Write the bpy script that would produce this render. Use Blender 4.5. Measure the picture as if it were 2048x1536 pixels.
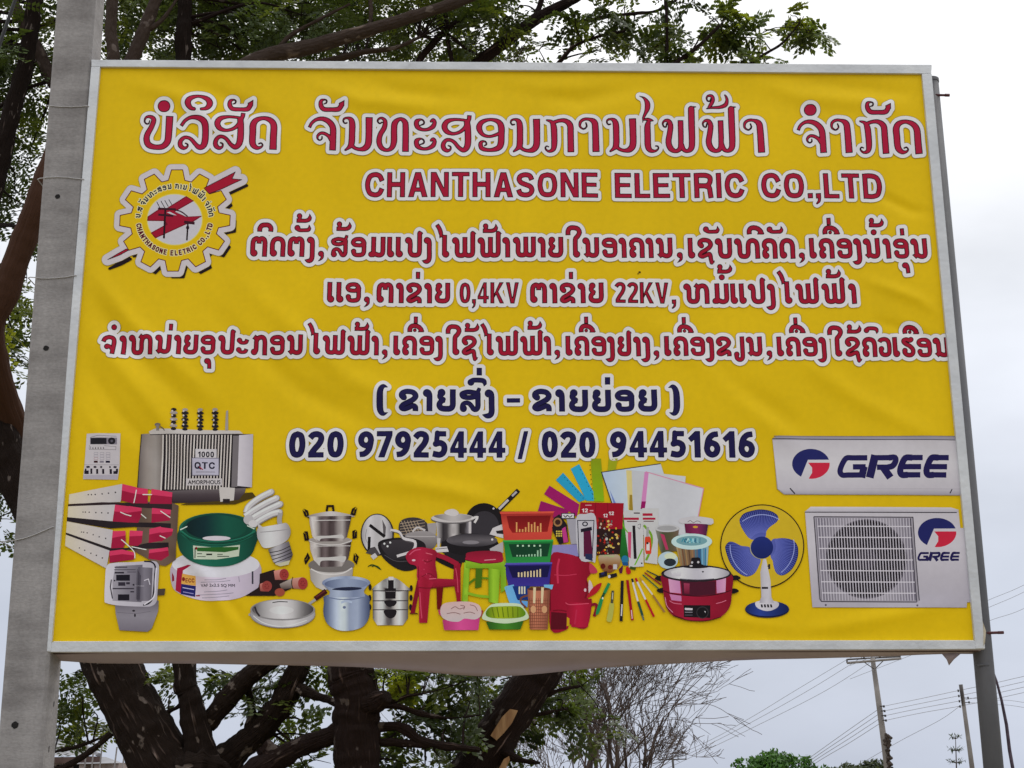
import bpy, bmesh, math, random
import numpy as np
from mathutils import Vector, Matrix
from mathutils.geometry import delaunay_2d_cdt
for _o in list(bpy.data.objects): bpy.data.objects.remove(_o)
SC = bpy.context.scene
COL = SC.collection
# ---------------------------------------------------------------- camera
FPX = 2840.0
PITCH, YAW, ROLL, CAMX, CAMY, DROP, SIGN_H = 0.2678, 0.0213, -0.0043, -0.1661, -6.8905, -0.5649, 3.1095
SIGN_W = 4.5
CAMZ = 1.6
SIGN_B = CAMZ - DROP                      # height of the sign's lower edge
CAM = np.array([CAMX, CAMY, CAMZ])
_cp, _sp, _cy, _sy = math.cos(PITCH), math.sin(PITCH), math.cos(YAW), math.sin(YAW)
FWD = np.array([_sy*_cp, _cy*_cp, _sp]); _r0 = np.array([_cy, -_sy, 0.0]); _u0 = np.cross(_r0, FWD)
RIGHT = math.cos(ROLL)*_r0 + math.sin(ROLL)*_u0
UP = -math.sin(ROLL)*_r0 + math.cos(ROLL)*_u0
cam = bpy.data.cameras.new('camera'); camo = bpy.data.objects.new('camera', cam); COL.objects.link(camo)
cam.sensor_width = 36.0; cam.lens = 36.0*FPX/2048.0; cam.clip_start = 0.05; cam.clip_end = 6000
_b = -FWD
camo.matrix_world = Matrix(((RIGHT[0], UP[0], _b[0], CAM[0]), (RIGHT[1], UP[1], _b[1], CAM[1]), (RIGHT[2], UP[2], _b[2], CAM[2]), (0, 0, 0, 1)))
SC.camera = camo
SC.render.resolution_x, SC.render.resolution_y = 1024, 768
# ---------------------------------------------------------------- sky, sun, exposure
SUN_EL, SUN_AZ = 58.0, 35.0               # high, behind the sign (azimuth from +Y towards +X)
W = bpy.data.worlds.new('World'); SC.world = W; W.use_nodes = True
nt = W.node_tree; nt.nodes.clear()
def N(t, **kw):
    n = nt.nodes.new(t)
    for k, v in kw.items(): setattr(n, k, v)
    return n
out = N('ShaderNodeOutputWorld'); bg = N('ShaderNodeBackground'); bg.inputs['Strength'].default_value = 0.1
sky = N('ShaderNodeTexSky', sky_type='NISHITA'); sky.sun_disc = False
sky.sun_elevation = math.radians(SUN_EL); sky.sun_rotation = math.radians(SUN_AZ); sky.dust_density = 3.0
tc = N('ShaderNodeTexCoord'); sep = N('ShaderNodeSeparateXYZ'); nt.links.new(tc.outputs['Generated'], sep.inputs[0])
ramp = N('ShaderNodeValToRGB'); cr = ramp.color_ramp                      # overcast deck: brighter overhead
for _i, (_p, _c) in enumerate([[0.0, [0.51, 0.555, 0.66]], [0.1, [0.53, 0.572, 0.67]], [0.22, [0.67, 0.7, 0.775]], [0.32, [0.8, 0.825, 0.875]], [0.45, [1.0, 1.0, 1.01]], [0.7, [1.25, 1.25, 1.25]], [1.0, [1.45, 1.45, 1.45]]]):
    _e = cr.elements[_i] if _i < 2 else cr.elements.new(_p)
    _e.position = _p; _e.color = (*_c, 1)
mp = N('ShaderNodeMapping'); mp.inputs['Scale'].default_value = (2.2, 2.2, 5.0); nt.links.new(tc.outputs['Generated'], mp.inputs[0])
nz = N('ShaderNodeTexNoise'); nz.inputs['Scale'].default_value = 1.6; nz.inputs['Detail'].default_value = 5; nz.inputs['Roughness'].default_value = 0.5
nt.links.new(mp.outputs[0], nz.inputs['Vector'])
mr = N('ShaderNodeMapRange'); mr.inputs[1].default_value = 0.3; mr.inputs[2].default_value = 0.7; mr.inputs[3].default_value = 0.86; mr.inputs[4].default_value = 1.12
nt.links.new(nz.outputs[0], mr.inputs[0])
ad = N('ShaderNodeMath', operation='MULTIPLY_ADD'); nt.links.new(mr.outputs[0], ad.inputs[0]); ad.inputs[1].default_value = 0.05; ad.inputs[2].default_value = -0.05
ad2 = N('ShaderNodeMath', operation='ADD'); nt.links.new(sep.outputs['Z'], ad2.inputs[0]); nt.links.new(ad.outputs[0], ad2.inputs[1])
nt.links.new(ad2.outputs[0], ramp.inputs[0])
ml = N('ShaderNodeVectorMath', operation='SCALE'); nt.links.new(ramp.outputs[0], ml.inputs[0])
ms = N('ShaderNodeMath', operation='MULTIPLY'); ms.inputs[1].default_value = 10.0*1.0; nt.links.new(mr.outputs[0], ms.inputs[0]); nt.links.new(ms.outputs[0], ml.inputs['Scale'])
mix = N('ShaderNodeMix', data_type='RGBA'); mix.inputs[0].default_value = 0.93
nt.links.new(sky.outputs[0], mix.inputs[6]); nt.links.new(ml.outputs[0], mix.inputs[7])
nt.links.new(mix.outputs[2], bg.inputs['Color']); nt.links.new(bg.outputs[0], out.inputs[0])
sl = bpy.data.lights.new('sun', 'SUN'); sl.energy = 1.0; sl.angle = math.radians(25); sl.color = (1.0, 0.96, 0.9)
so = bpy.data.objects.new('sun', sl); COL.objects.link(so)
_d = Vector((math.sin(math.radians(SUN_AZ))*math.cos(math.radians(SUN_EL)), math.cos(math.radians(SUN_AZ))*math.cos(math.radians(SUN_EL)), math.sin(math.radians(SUN_EL))))
so.rotation_euler = _d.to_track_quat('Z', 'Y').to_euler(); so.location = (0, 0, 20)
vs = SC.view_settings; vs.view_transform = 'Standard'; vs.look = 'None'; vs.exposure = 0.2; vs.gamma = 1.0
SC.render.engine = 'CYCLES'; SC.cycles.max_bounces = 6; SC.cycles.diffuse_bounces = 3
# ---------------------------------------------------------------- helpers
def lin(h):
    v = np.array([int(h[i:i+2], 16)/255.0 for i in (0, 2, 4)])
    return np.where(v <= 0.04045, v/12.92, ((v+0.055)/1.055)**2.4)
def ray(px, py):
    px = np.asarray(px, float); py = np.asarray(py, float)
    return FWD + np.multiply.outer((px-1024)/FPX, RIGHT) - np.multiply.outer((py-768)/FPX, UP)
def at(px, py, Y):
    """point on the vertical plane y = Y that stands behind photo pixel (px, py)"""
    d = ray(px, py); t = (Y-CAM[1])/d[..., 1]
    return CAM + d*np.expand_dims(t, -1)
def V(px, py, Y): return Vector(at(px, py, Y))
def pxsize(Y):
    """metres per photo pixel near depth Y"""
    return (Y-CAM[1])/FPX
def tag(o, label=None, cat=None, group=None, kind=None):
    if label: o['label'] = label
    if cat: o['category'] = cat
    if group: o['group'] = group
    if kind: o['kind'] = kind
    return o
def empty(name, loc, label, cat, group=None):
    o = bpy.data.objects.new(name, None); COL.objects.link(o); o.location = loc; o.empty_display_size = 0.2
    return tag(o, label, cat, group)
def link(name, me, parent=None, mat=None, label=None):
    o = bpy.data.objects.new(name, me); COL.objects.link(o)
    if mat: me.materials.append(mat)
    if parent:
        o.parent = parent
        p, m = parent, Matrix.Translation((0, 0, 0))
        loc = Vector((0, 0, 0))
        while p: loc += p.location; p = p.parent
        o.matrix_parent_inverse = Matrix.Identity(4); o.location = -loc if me.get('world') else (0, 0, 0)
    if label: o['label'] = label
    return o
def mesh(name, verts, faces, smooth=False):
    """a mesh with world-space vertices"""
    me = bpy.data.meshes.new(name); me.from_pydata([tuple(v) for v in verts], [], [tuple(f) for f in faces]); me['world'] = 1
    if smooth: me.polygons.foreach_set('use_smooth', [True]*len(me.polygons))
    me.update(); return me
class MB:
    def __init__(s): s.v = []; s.f = []; s.bk = []
    def add(s, v, f):
        b = len(s.v); s.v += [tuple(x) for x in v]; s.f += [tuple(b+i for i in q) for q in f]
    def box(s, c, x, y, z):
        """box from its centre and three half-axis vectors"""
        c, x, y, z = map(Vector, (c, x, y, z))
        v = [c+sx*x+sy*y+sz*z for sx in (-1, 1) for sy in (-1, 1) for sz in (-1, 1)]
        s.add(v, [(0, 1, 3, 2), (4, 6, 7, 5), (0, 4, 5, 1), (2, 3, 7, 6), (0, 2, 6, 4), (1, 5, 7, 3)])
    def aabox(s, a, b):
        a, b = Vector(a), Vector(b); h = (b-a)/2
        s.box((a+b)/2, (h.x, 0, 0), (0, h.y, 0), (0, 0, h.z))
    def tube(s, pts, rad, n=8, cap=True, seed=None, rough=0.0):
        pts = [Vector(p) for p in pts]; k = len(pts)
        if not hasattr(rad, '__len__'): rad = [rad]*k
        rng = random.Random(seed)
        base = len(s.v); up = None; s.bk += [(0, 0, 0)]*(base-len(s.bk)); run = rng.uniform(0, 9); R_ = max(rad)
        for i, p in enumerate(pts):
            d = (pts[min(i+1, k-1)]-pts[max(i-1, 0)])
            if d.length < 1e-9: d = Vector((0, 0, 1))
            d.normalize()
            if up is None:
                up = Vector((1, 0, 0)) if abs(d.x) < 0.8 else Vector((0, 1, 0))
            a = (up-d*up.dot(d)).normalized(); b = d.cross(a); up = a
            if i: run += (p-pts[i-1]).length
            for j in range(n):
                s.bk.append((R_*math.cos(2*math.pi*j/n), R_*math.sin(2*math.pi*j/n), run))
                t = 2*math.pi*j/n; r = rad[i]*(1+rough*rng.uniform(-1, 1))
                s.v.append(tuple(p+a*(r*math.cos(t))+b*(r*math.sin(t))))
        for i in range(k-1):
            for j in range(n):
                s.f.append((base+i*n+j, base+i*n+(j+1) % n, base+(i+1)*n+(j+1) % n, base+(i+1)*n+j))
        if cap:
            s.f.append(tuple(base+j for j in reversed(range(n)))); s.f.append(tuple(base+(k-1)*n+j for j in range(n)))
    def build(s, name, mat, parent=None, smooth=False, label=None):
        me = mesh(name, s.v, s.f, smooth)
        if s.bk:
            s.bk += [(0, 0, 0)]*(len(s.v)-len(s.bk)); at_ = me.attributes.new('along', 'FLOAT_VECTOR', 'POINT'); at_.data.foreach_set('vector', np.array(s.bk, np.float32).ravel())
        return link(name, me, parent, mat, label)
def material(name, base=(0.5, 0.5, 0.5), rough=0.7, metal=0.0, spec=0.5):
    m = bpy.data.materials.new(name); m.use_nodes = True; b = m.node_tree.nodes['Principled BSDF']
    b.inputs['Base Color'].default_value = (*base, 1); b.inputs['Roughness'].default_value = rough; b.inputs['Metallic'].default_value = metal
    b.inputs['Specular IOR Level'].default_value = spec
    return m
def noisy(name, stops, scale, rough=0.8, detail=6, bump=0.0, bscale=None, stretch=(1, 1, 1), metal=0.0, dist=0.02, spec=0.3):
    """procedural material: noise through a colour ramp, with bump"""
    m = material(name, (0.5, 0.5, 0.5), rough, metal, spec); t = m.node_tree; b = t.nodes['Principled BSDF']
    tc = t.nodes.new('ShaderNodeTexCoord'); mp = t.nodes.new('ShaderNodeMapping'); mp.inputs['Scale'].default_value = stretch
    nz = t.nodes.new('ShaderNodeTexNoise'); nz.inputs['Scale'].default_value = scale; nz.inputs['Detail'].default_value = detail
    rp = t.nodes.new('ShaderNodeValToRGB')
    while len(rp.color_ramp.elements) < len(stops): rp.color_ramp.elements.new(0.5)
    for e, (p, c) in zip(rp.color_ramp.elements, stops): e.position = p; e.color = (*c, 1)
    t.links.new(tc.outputs['Object'], mp.inputs[0]); t.links.new(mp.outputs[0], nz.inputs['Vector'])
    t.links.new(nz.outputs[0], rp.inputs[0]); t.links.new(rp.outputs[0], b.inputs['Base Color'])
    if bump:
        n2 = t.nodes.new('ShaderNodeTexNoise'); n2.inputs['Scale'].default_value = bscale or scale*3; n2.inputs['Detail'].default_value = 6
        t.links.new(mp.outputs[0], n2.inputs['Vector'])
        bp = t.nodes.new('ShaderNodeBump'); bp.inputs['Strength'].default_value = bump; bp.inputs['Distance'].default_value = dist
        t.links.new(n2.outputs[0], bp.inputs['Height']); t.links.new(bp.outputs[0], b.inputs['Normal'])
    return m
# ================================================================ printed artwork: vector shapes laid as thin flat prints on the banner
ILLUM = 1.85                             # photo colours are read in the sign's shade; divide that out to get ink colours
VINYL = np.array([0.85, 0.57, 0.003])
def ink(h): return VINYL if h == 'YELLOW' else 0.88*np.minimum(lin(h)*ILLUM/0.88, 1.0)**1.2*np.array([0.97, 1.0, 1.0])
_ridges = []
def ridge(amp, wid, *pts): _ridges.append((amp, wid, np.array(pts, float)))
# soft folds of the stretched vinyl (photo-pixel layout on the sign, amplitude in mm)
for _r in ((5, 22, (165, 520), (260, 640), (430, 800)), (-6, 24, (150, 560), (250, 690), (420, 850)), (6, 26, (150, 640), (270, 770), (420, 960)), (-5, 22, (150, 700), (240, 830), (330, 930)), (4, 20, (150, 790), (210, 890)),
           (-5, 22, (240, 1010), (380, 1140), (440, 1290)), (6, 20, (300, 1060), (420, 1160), (480, 1290)), (-4, 16, (440, 1180), (520, 1290)), (4, 14, (560, 1230), (600, 1292)), (-3, 12, (600, 1240), (625, 1292)),
           (6, 24, (240, 150), (360, 190), (520, 330)), (-5, 20, (330, 140), (430, 180), (560, 250)), (5, 22, (600, 150), (720, 200), (880, 215)), (-5, 20, (700, 140), (800, 180), (930, 190)), (5, 26, (960, 140), (1080, 175), (1240, 150)), (-4, 22, (1000, 170), (1160, 200), (1330, 160)),
           (5, 24, (1500, 150), (1600, 190), (1800, 210)), (-5, 20, (1560, 140), (1690, 170), (1850, 190)), (5, 30, (1300, 640), (1430, 740), (1600, 900)), (-6, 28, (1380, 690), (1480, 780), (1600, 860)), (4, 26, (1600, 720), (1720, 800), (1880, 880)),
           (-4, 14, (1890, 430), (1820, 420), (1740, 380)), (4, 16, (1900, 640), (1840, 600), (1730, 560)), (-3, 14, (1910, 700), (1840, 670), (1750, 640)), (6, 22, (1420, 1230), (1600, 1272), (1900, 1210)), (-5, 18, (1500, 1262), (1700, 1284), (1940, 1262)),
           (5, 30, (480, 560), (700, 760), (860, 820)), (-5, 28, (420, 620), (600, 780), (760, 860)), (4, 40, (1080, 600), (1090, 900), (1060, 1000)), (5, 24, (780, 960), (900, 980), (980, 1000)), (-4, 26, (560, 930), (680, 980), (800, 1000))):
    ridge(*_r)

def disp(x, y):
    """how far the vinyl bulges towards the viewer, metres"""
    x = np.asarray(x, float); y = np.asarray(y, float); z = np.zeros_like(x)
    for amp, wid, P in _ridges:
        best = np.full(x.shape, 1e9); tt = np.zeros_like(x); L = len(P)-1
        for i in range(L):
            a, b = P[i], P[i+1]; ab = b-a; t = np.clip(((x-a[0])*ab[0]+(y-a[1])*ab[1])/(ab@ab), 0, 1)
            d = np.hypot(x-a[0]-t*ab[0], y-a[1]-t*ab[1]); m = d < best; best = np.where(m, d, best); tt = np.where(m, (i+t)/L, tt)
        z = z+0.86*amp*np.exp(-(best/(0.78*wid))**2)*np.sin(math.pi*np.clip(tt*0.94+0.03, 0, 1))**0.6
    z = z+1.6*np.sin(x/97+1.3*np.sin(y/140))*np.sin(y/121+0.7)+0.9*np.sin((x+y)/58+np.sin(x/170)*2)
    l = 185-(y-122)*0.082; r = 1862+(y-132)*0.0908
    edge = np.clip(np.minimum(np.minimum(x-l, r-x), np.minimum(y-128, 1296-y))/90, 0, 1)
    return z*0.0026*(edge*edge*(3-2*edge))
def disp_normals(x, y, s):
    e = 3.0; gx = (disp(x+e, y)-disp(x-e, y))/(2*e*s); gz = -(disp(x, y+e)-disp(x, y-e))/(2*e*s)
    n = np.stack([-gx, -np.ones_like(gx), -gz], -1); return n/np.linalg.norm(n, axis=-1, keepdims=True)
def sign_xyz(x, y, level):
    p = at(x, y, 0.0); p[:, 1] = -disp(x, y)-0.0014*level-0.0004; return p
def add_normals(me, x, y):
    me.polygons.foreach_set('use_smooth', [True]*len(me.polygons))
    me.normals_split_custom_set_from_vertices(disp_normals(x, y, pxsize(0)).tolist())
# ---- closed loops, inside tests, smoothing
def smooth_pts(P, closed, n=5):
    P = np.array(P, float); k = len(P)
    if k < 3: return P
    if closed: Q = np.vstack([P[-1], P, P[0], P[1]]); segs = k
    else: Q = np.vstack([2*P[0]-P[1], P, 2*P[-1]-P[-2]]); segs = k-1
    o = []
    for i in range(segs):
        a, b, c, d = Q[i], Q[i+1], Q[i+2], Q[i+3]
        for j in range(n):
            t = j/n; o.append(0.5*(2*b+(c-a)*t+(2*a-5*b+4*c-d)*t*t+(3*b-a-3*c+d)*t**3))
    if not closed: o.append(P[-1])
    return np.array(o)
def in_loops(loops, x, y):
    r = np.zeros(len(x), bool)
    for L in loops:
        x0, y0 = L[:, 0], L[:, 1]; x1, y1 = np.roll(x0, -1), np.roll(y0, -1)
        m = (x >= x0.min()) & (x <= x0.max()) & (y >= y0.min()) & (y <= y0.max())
        if not m.any(): continue
        X, Y = x[m][:, None], y[m][:, None]
        dy = np.where(y1 == y0, 1e-12, y1-y0)
        c = ((y0 > Y) != (y1 > Y)) & (X < (x1-x0)*(Y-y0)/dy+x0)
        r[m] ^= (c.sum(1) % 2 == 1)
    return r
def thick(P, w, closed=False):
    """a line of width w as one closed loop"""
    P = np.array(P, float); d = np.gradient(P, axis=0) if len(P) > 2 else np.array([P[1]-P[0]]*2)
    if len(P) > 2:
        s = np.diff(P, axis=0); s /= np.maximum(np.linalg.norm(s, axis=1, keepdims=True), 1e-9)
        d = np.vstack([s[:1], (s[1:]+s[:-1]), s[-1:]])
    d = d/np.maximum(np.linalg.norm(d, axis=1, keepdims=True), 1e-9); n = np.stack([-d[:, 1], d[:, 0]], -1)
    ww = np.full((len(P), 1), w/2.0)
    if len(P) > 2:
        c = np.clip(np.abs((s[1:]*s[:-1]).sum(1)+1)/2, 0.25, 1)**0.5; ww[1:-1, 0] /= c
    return np.vstack([P+n*ww, (P-n*ww)[::-1]])
class Flat:
    """polygon shape with a flat or graded ink"""
    def __init__(s, col, loops): s.loops = loops; s.col = col; a = np.vstack(loops); s.b0 = a.min(0); s.b1 = a.max(0)
    def inside(s, x, y): return in_loops(s.loops, x, y)
    def color(s, x, y):
        if isinstance(s.col, str): return np.tile(ink(s.col), (len(x), 1))
        k = 0 if s.col[0] == 'h' else 1; v = x if k == 0 else y
        t = np.clip((v-s.b0[k])/(s.b1[k]-s.b0[k]+1e-9), 0, 1); st = np.array([ink(c) for c in s.col[1:]])
        q = np.linspace(0, 1, len(st)); return np.stack([np.interp(t, q, st[:, i]) for i in range(3)], -1)
# ---- signed-distance shapes for lettering
class Field:
    """strokes, dots, polygons -> distance grid -> outlines at any offset"""
    def __init__(s): s.prim = []
    def caps(s, P):                        # P: (x, y, r)
        for a, b in zip(P[:-1], P[1:]): s.prim.append(('c', a, b))
    def box(s, a, b, r): s.prim.append(('b', np.array(a[:2], float), np.array(b[:2], float), r))
    def loops(s, L, extra=0.0): s.prim.append(('p', L, extra))
    def bake(s, maxe, h=0.6):
        lo = np.array([1e9, 1e9]); hi = -lo
        for p in s.prim:
            if p[0] == 'c': q = np.array([p[1][:2]-p[1][2], p[1][:2]+p[1][2], p[2][:2]-p[2][2], p[2][:2]+p[2][2]])
            elif p[0] == 'b': q = np.array([np.minimum(p[1], p[2])-p[3], np.maximum(p[1], p[2])+p[3]])
            else: q = np.vstack(p[1])
            lo = np.minimum(lo, q.min(0)); hi = np.maximum(hi, q.max(0))
        s.h = h; s.lo = lo-maxe-3*h; n = np.ceil((hi+maxe+3*h-s.lo)/h).astype(int)+1
        s.gx = s.lo[0]+h*np.arange(n[0]); s.gy = s.lo[1]+h*np.arange(n[1]); D = np.full((n[1], n[0]), 1e3)
        for p in s.prim:
            if p[0] == 'c': m = max(p[1][2], p[2][2]); q0 = np.minimum(p[1][:2], p[2][:2])-m; q1 = np.maximum(p[1][:2], p[2][:2])+m
            elif p[0] == 'b': q0 = np.minimum(p[1], p[2])-p[3]; q1 = np.maximum(p[1], p[2])+p[3]
            else: a = np.vstack(p[1]); q0 = a.min(0); q1 = a.max(0)
            i0, j0 = np.maximum(((q0-maxe-2*h-s.lo)/h).astype(int), 0); i1, j1 = ((q1+maxe+2*h-s.lo)/h).astype(int)+2
            X, Y = np.meshgrid(s.gx[i0:i1], s.gy[j0:j1])
            if p[0] == 'c':
                a, b = p[1], p[2]; ab = b[:2]-a[:2]; t = np.clip(((X-a[0])*ab[0]+(Y-a[1])*ab[1])/(ab@ab+1e-9), 0, 1)
                d = np.hypot(X-a[0]-t*ab[0], Y-a[1]-t*ab[1])-(a[2]+t*(b[2]-a[2]))
            elif p[0] == 'b':
                c = (p[1]+p[2])/2; v = p[2]-p[1]; L = np.hypot(*v); v = v/L; u = np.abs((X-c[0])*v[0]+(Y-c[1])*v[1])-L/2; w = np.abs((Y-c[1])*v[0]-(X-c[0])*v[1])-p[3]
                d = np.hypot(np.maximum(u, 0), np.maximum(w, 0))+np.minimum(np.maximum(u, w), 0)
            else:
                d = np.full(X.shape, 1e3)
                for L in p[1]:
                    M = np.roll(L, -1, 0)
                    for a, b in zip(L, M):
                        ab = b-a; t = np.clip(((X-a[0])*ab[0]+(Y-a[1])*ab[1])/(ab@ab+1e-12), 0, 1); d = np.minimum(d, np.hypot(X-a[0]-t*ab[0], Y-a[1]-t*ab[1]))
                ins = in_loops(p[1], X.ravel(), Y.ravel()).reshape(X.shape); d = np.where(ins, -d, d)-p[2]
            D[j0:j1, i0:i1] = np.minimum(D[j0:j1, i0:i1], d)
        s.D = D; return s
    def sample(s, x, y):
        u = np.clip((x-s.lo[0])/s.h, 0, len(s.gx)-1.001); v = np.clip((y-s.lo[1])/s.h, 0, len(s.gy)-1.001); i = u.astype(int); j = v.astype(int); u = u-i; v = v-j; D = s.D
        r = D[j, i]*(1-u)*(1-v)+D[j, i+1]*u*(1-v)+D[j+1, i]*(1-u)*v+D[j+1, i+1]*u*v
        o = (x < s.gx[0]) | (x > s.gx[-1]) | (y < s.gy[0]) | (y > s.gy[-1]); return np.where(o, 1e3, r)
    def contour(s, e):
        Z = s.D-e; Z = np.where(np.abs(Z) < 1e-6, 1e-6, Z); ny, nx = Z.shape; B = Z < 0
        hx = B[:, :-1] != B[:, 1:]; vx = B[:-1] != B[1:]
        pt = {}
        J, I = np.nonzero(hx); t = Z[J, I]/(Z[J, I]-Z[J, I+1])
        for j, i, q in zip(J.tolist(), I.tolist(), t.tolist()): pt[(0, j, i)] = (s.lo[0]+s.h*(i+q), s.lo[1]+s.h*j)
        J, I = np.nonzero(vx); t = Z[J, I]/(Z[J, I]-Z[J+1, I])
        for j, i, q in zip(J.tolist(), I.tolist(), t.tolist()): pt[(1, j, i)] = (s.lo[0]+s.h*i, s.lo[1]+s.h*(j+q))
        nb = {}
        def con(a, b): nb.setdefault(a, []).append(b); nb.setdefault(b, []).append(a)
        cc = hx[:-1].astype(int)+hx[1:]+vx[:, :-1]+vx[:, 1:]
        for j, i in zip(*[q.tolist() for q in np.nonzero(cc)]):
            e4 = [k for k, f in (((0, j, i), hx[j, i]), ((1, j, i+1), vx[j, i+1]), ((0, j+1, i), hx[j+1, i]), ((1, j, i), vx[j, i])) if f]
            if len(e4) == 2: con(e4[0], e4[1])
            else: con(e4[0], e4[1]); con(e4[2], e4[3])
        loops = []; seen = set()
        for k in nb:
            if k in seen: continue
            L = [k]; seen.add(k); c = k
            while True:
                n = [q for q in nb[c] if q not in seen]
                if not n: break
                c = n[0]; seen.add(c); L.append(c)
            if len(L) > 5: loops.append(simplify(np.array([pt[q] for q in L]), 0.07))
        return loops
def simplify(P, tol):
    n = len(P); keep = np.zeros(n, bool); h = n//2; keep[0] = keep[h] = True; st = [(0, h), (h, n)]
    while st:
        a, b = st.pop()
        if b-a < 2: continue
        A, B = P[a], P[b % n]; v = B-A; L = np.hypot(*v)+1e-9; q = P[a+1:b]-A; d = np.abs(q[:, 0]*v[1]-q[:, 1]*v[0])/L
        k = int(d.argmax())
        if d[k] > tol: k += a+1; keep[k] = True; st += [(a, k), (k, b)]
    return P[keep]
class Level:
    """everything within distance e of a lettering field"""
    def __init__(s, f, e, col): s.f, s.e, s.col = f, e, col; s.loops = f.contour(e)
    def inside(s, x, y): return s.f.sample(x, y) < s.e
    def color(s, x, y): return np.tile(ink(s.col), (len(x), 1))
PRINT = material('printed_vinyl', rough=0.5, spec=0.12); _t = PRINT.node_tree; _a = _t.nodes.new('ShaderNodeVertexColor'); _a.layer_name = 'ink'
def print_mottle(t, src):
    """faint banding and grain of a large-format print, with a little dust"""
    tc = t.nodes.new('ShaderNodeTexCoord'); r = src
    for sc, lo, hi, st in ((30, 0.972, 1.026, (1, 1, 1)), (4, 0.97, 1.025, (1, 1, 0.25))):
        mp = t.nodes.new('ShaderNodeMapping'); mp.inputs['Scale'].default_value = st; nz = t.nodes.new('ShaderNodeTexNoise'); nz.inputs['Scale'].default_value = sc; nz.inputs['Detail'].default_value = 5
        mr = t.nodes.new('ShaderNodeMapRange'); mr.inputs[1].default_value = 0.3; mr.inputs[2].default_value = 0.7; mr.inputs[3].default_value = lo; mr.inputs[4].default_value = hi; vm = t.nodes.new('ShaderNodeVectorMath'); vm.operation = 'SCALE'
        t.links.new(tc.outputs['Object'], mp.inputs[0]); t.links.new(mp.outputs[0], nz.inputs['Vector']); t.links.new(nz.outputs[0], mr.inputs[0]); t.links.new(r, vm.inputs[0]); t.links.new(mr.outputs[0], vm.inputs['Scale']); r = vm.outputs[0]
    t.links.new(r, t.nodes['Principled BSDF'].inputs['Base Color'])
print_mottle(_t, _a.outputs[0])
def decal(name, shapes, parent, label, level=1, grid=8.5):
    shapes = [s for s in shapes if len(s.loops)]
    pts, edges = [], []
    for s in shapes:
        for L in s.loops:
            b = len(pts); k = len(L)
            if k < 3: continue
            M_ = np.roll(L, -1, 0); L2 = []
            for a_, b_ in zip(L, M_):
                k_ = max(1, int(math.ceil(np.hypot(*(b_-a_))/grid))); L2 += [a_+(b_-a_)*q/k_ for q in range(k_)]
            L = np.array(L2); k = len(L); pts += L.tolist(); edges += [(b+i, b+(i+1) % k) for i in range(k)]
    A = np.array(pts); lo, hi = A.min(0), A.max(0); grad = any(not isinstance(s.col, str) for s in shapes)
    g = min(grid, max(2.0, (hi-lo).min()/5)) if grad else grid
    gx, gy = np.meshgrid(np.arange(lo[0]+g*.37, hi[0], g), np.arange(lo[1]+g*.41, hi[1], g)); G = np.stack([gx.ravel(), gy.ravel()], -1)
    c0 = A.mean(0)
    r = delaunay_2d_cdt([Vector(p-c0) for p in A]+[Vector(p-c0) for p in G], edges, [], 0, 2e-3, False)
    P = np.array([tuple(v) for v in r[0]])+c0; F = np.array([f for f in r[2] if len(f) == 3]); C = P[F].mean(1)
    who = np.full(len(F), -1)
    for k, s in enumerate(shapes): who[s.inside(C[:, 0], C[:, 1])] = k
    F = F[who >= 0]; who = who[who >= 0]
    col = np.ones((len(F), 3, 4), np.float32)
    for k, s in enumerate(shapes):
        m = who == k
        if m.any(): q = P[F[m]].reshape(-1, 2); col[m, :, :3] = s.color(q[:, 0], q[:, 1]).reshape(-1, 3, 3)
    used, inv = np.unique(F, return_inverse=True); F = inv.reshape(F.shape); P = P[used]
    X = sign_xyz(P[:, 0], P[:, 1], level)
    a = X[F]; nrm = np.cross(a[:, 1]-a[:, 0], a[:, 2]-a[:, 0]); fl = nrm[:, 1] > 0; F[fl] = F[fl][:, ::-1]; col[fl] = col[fl][:, ::-1]
    ok = np.linalg.norm(nrm, axis=1) > 1e-12; F = F[ok]; col = col[ok]
    me = mesh(name, X.tolist(), F.tolist()); at_ = me.color_attributes.new('ink', 'FLOAT_COLOR', 'CORNER'); at_.data.foreach_set('color', col.ravel())
    add_normals(me, P[:, 0], P[:, 1])
    return link(name, me, parent, PRINT, label)
# ---- Lao letters as strokes. Units: 285 = letter height, y down from the letter top; items: s smooth stroke, l straight, d dot, p polygon
R0 = 35
G_ = {}
_hd = ('d', 48, 50, 48)
G_['to'] = [('s', [(36, 232), (35, 190), (35, 110), (45, 58), (78, 35), (106, 45), (119, 68)], 'rr'), ('l', [(119, 50), (119, 107)], 'rb'), ('s', [(119, 62), (138, 40), (163, 35), (190, 55), (200, 105), (200, 200), (200, 285)], 'rb'), ('d', 55, 233, 50)]
G_['do'] = [('s', [(36, 232), (35, 180), (35, 105), (58, 52), (107, 35), (157, 52), (180, 105), (180, 200), (180, 285)], 'rb'), ('d', 54, 233, 50)]
G_['ngo'] = [_hd, ('s', [(48, 38), (68, 48), (78, 85), (79, 180), (80, 280), (66, 325, 34), (30, 338, 30), (-18, 324, 5)], 'rr')]
G_['comma'] = [('d', 40, 238, 42), ('s', [(58, 245, 22), (58, 285, 22), (35, 318, 14), (2, 342, 3)], 'rr')]
G_['so'] = [('s', [(190, 48, 30), (105, 33, 30), (45, 50, 30), (33, 68, 30), (50, 95, 30), (105, 106, 30), (165, 95, 30), (195, 75, 30)], 'rr'), ('l', [(196, 45, 26), (213, 10, 24), (220, -20, 22)], 'rb'), ('s', [(205, 55, 32), (205, 140, 32), (205, 220, 32), (188, 254, 31), (160, 252, 30), (138, 215, 29), (110, 180, 28), (75, 173, 28), (46, 195, 30), (40, 235, 32)], 'rr'), ('d', 50, 245, 42)]
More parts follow.
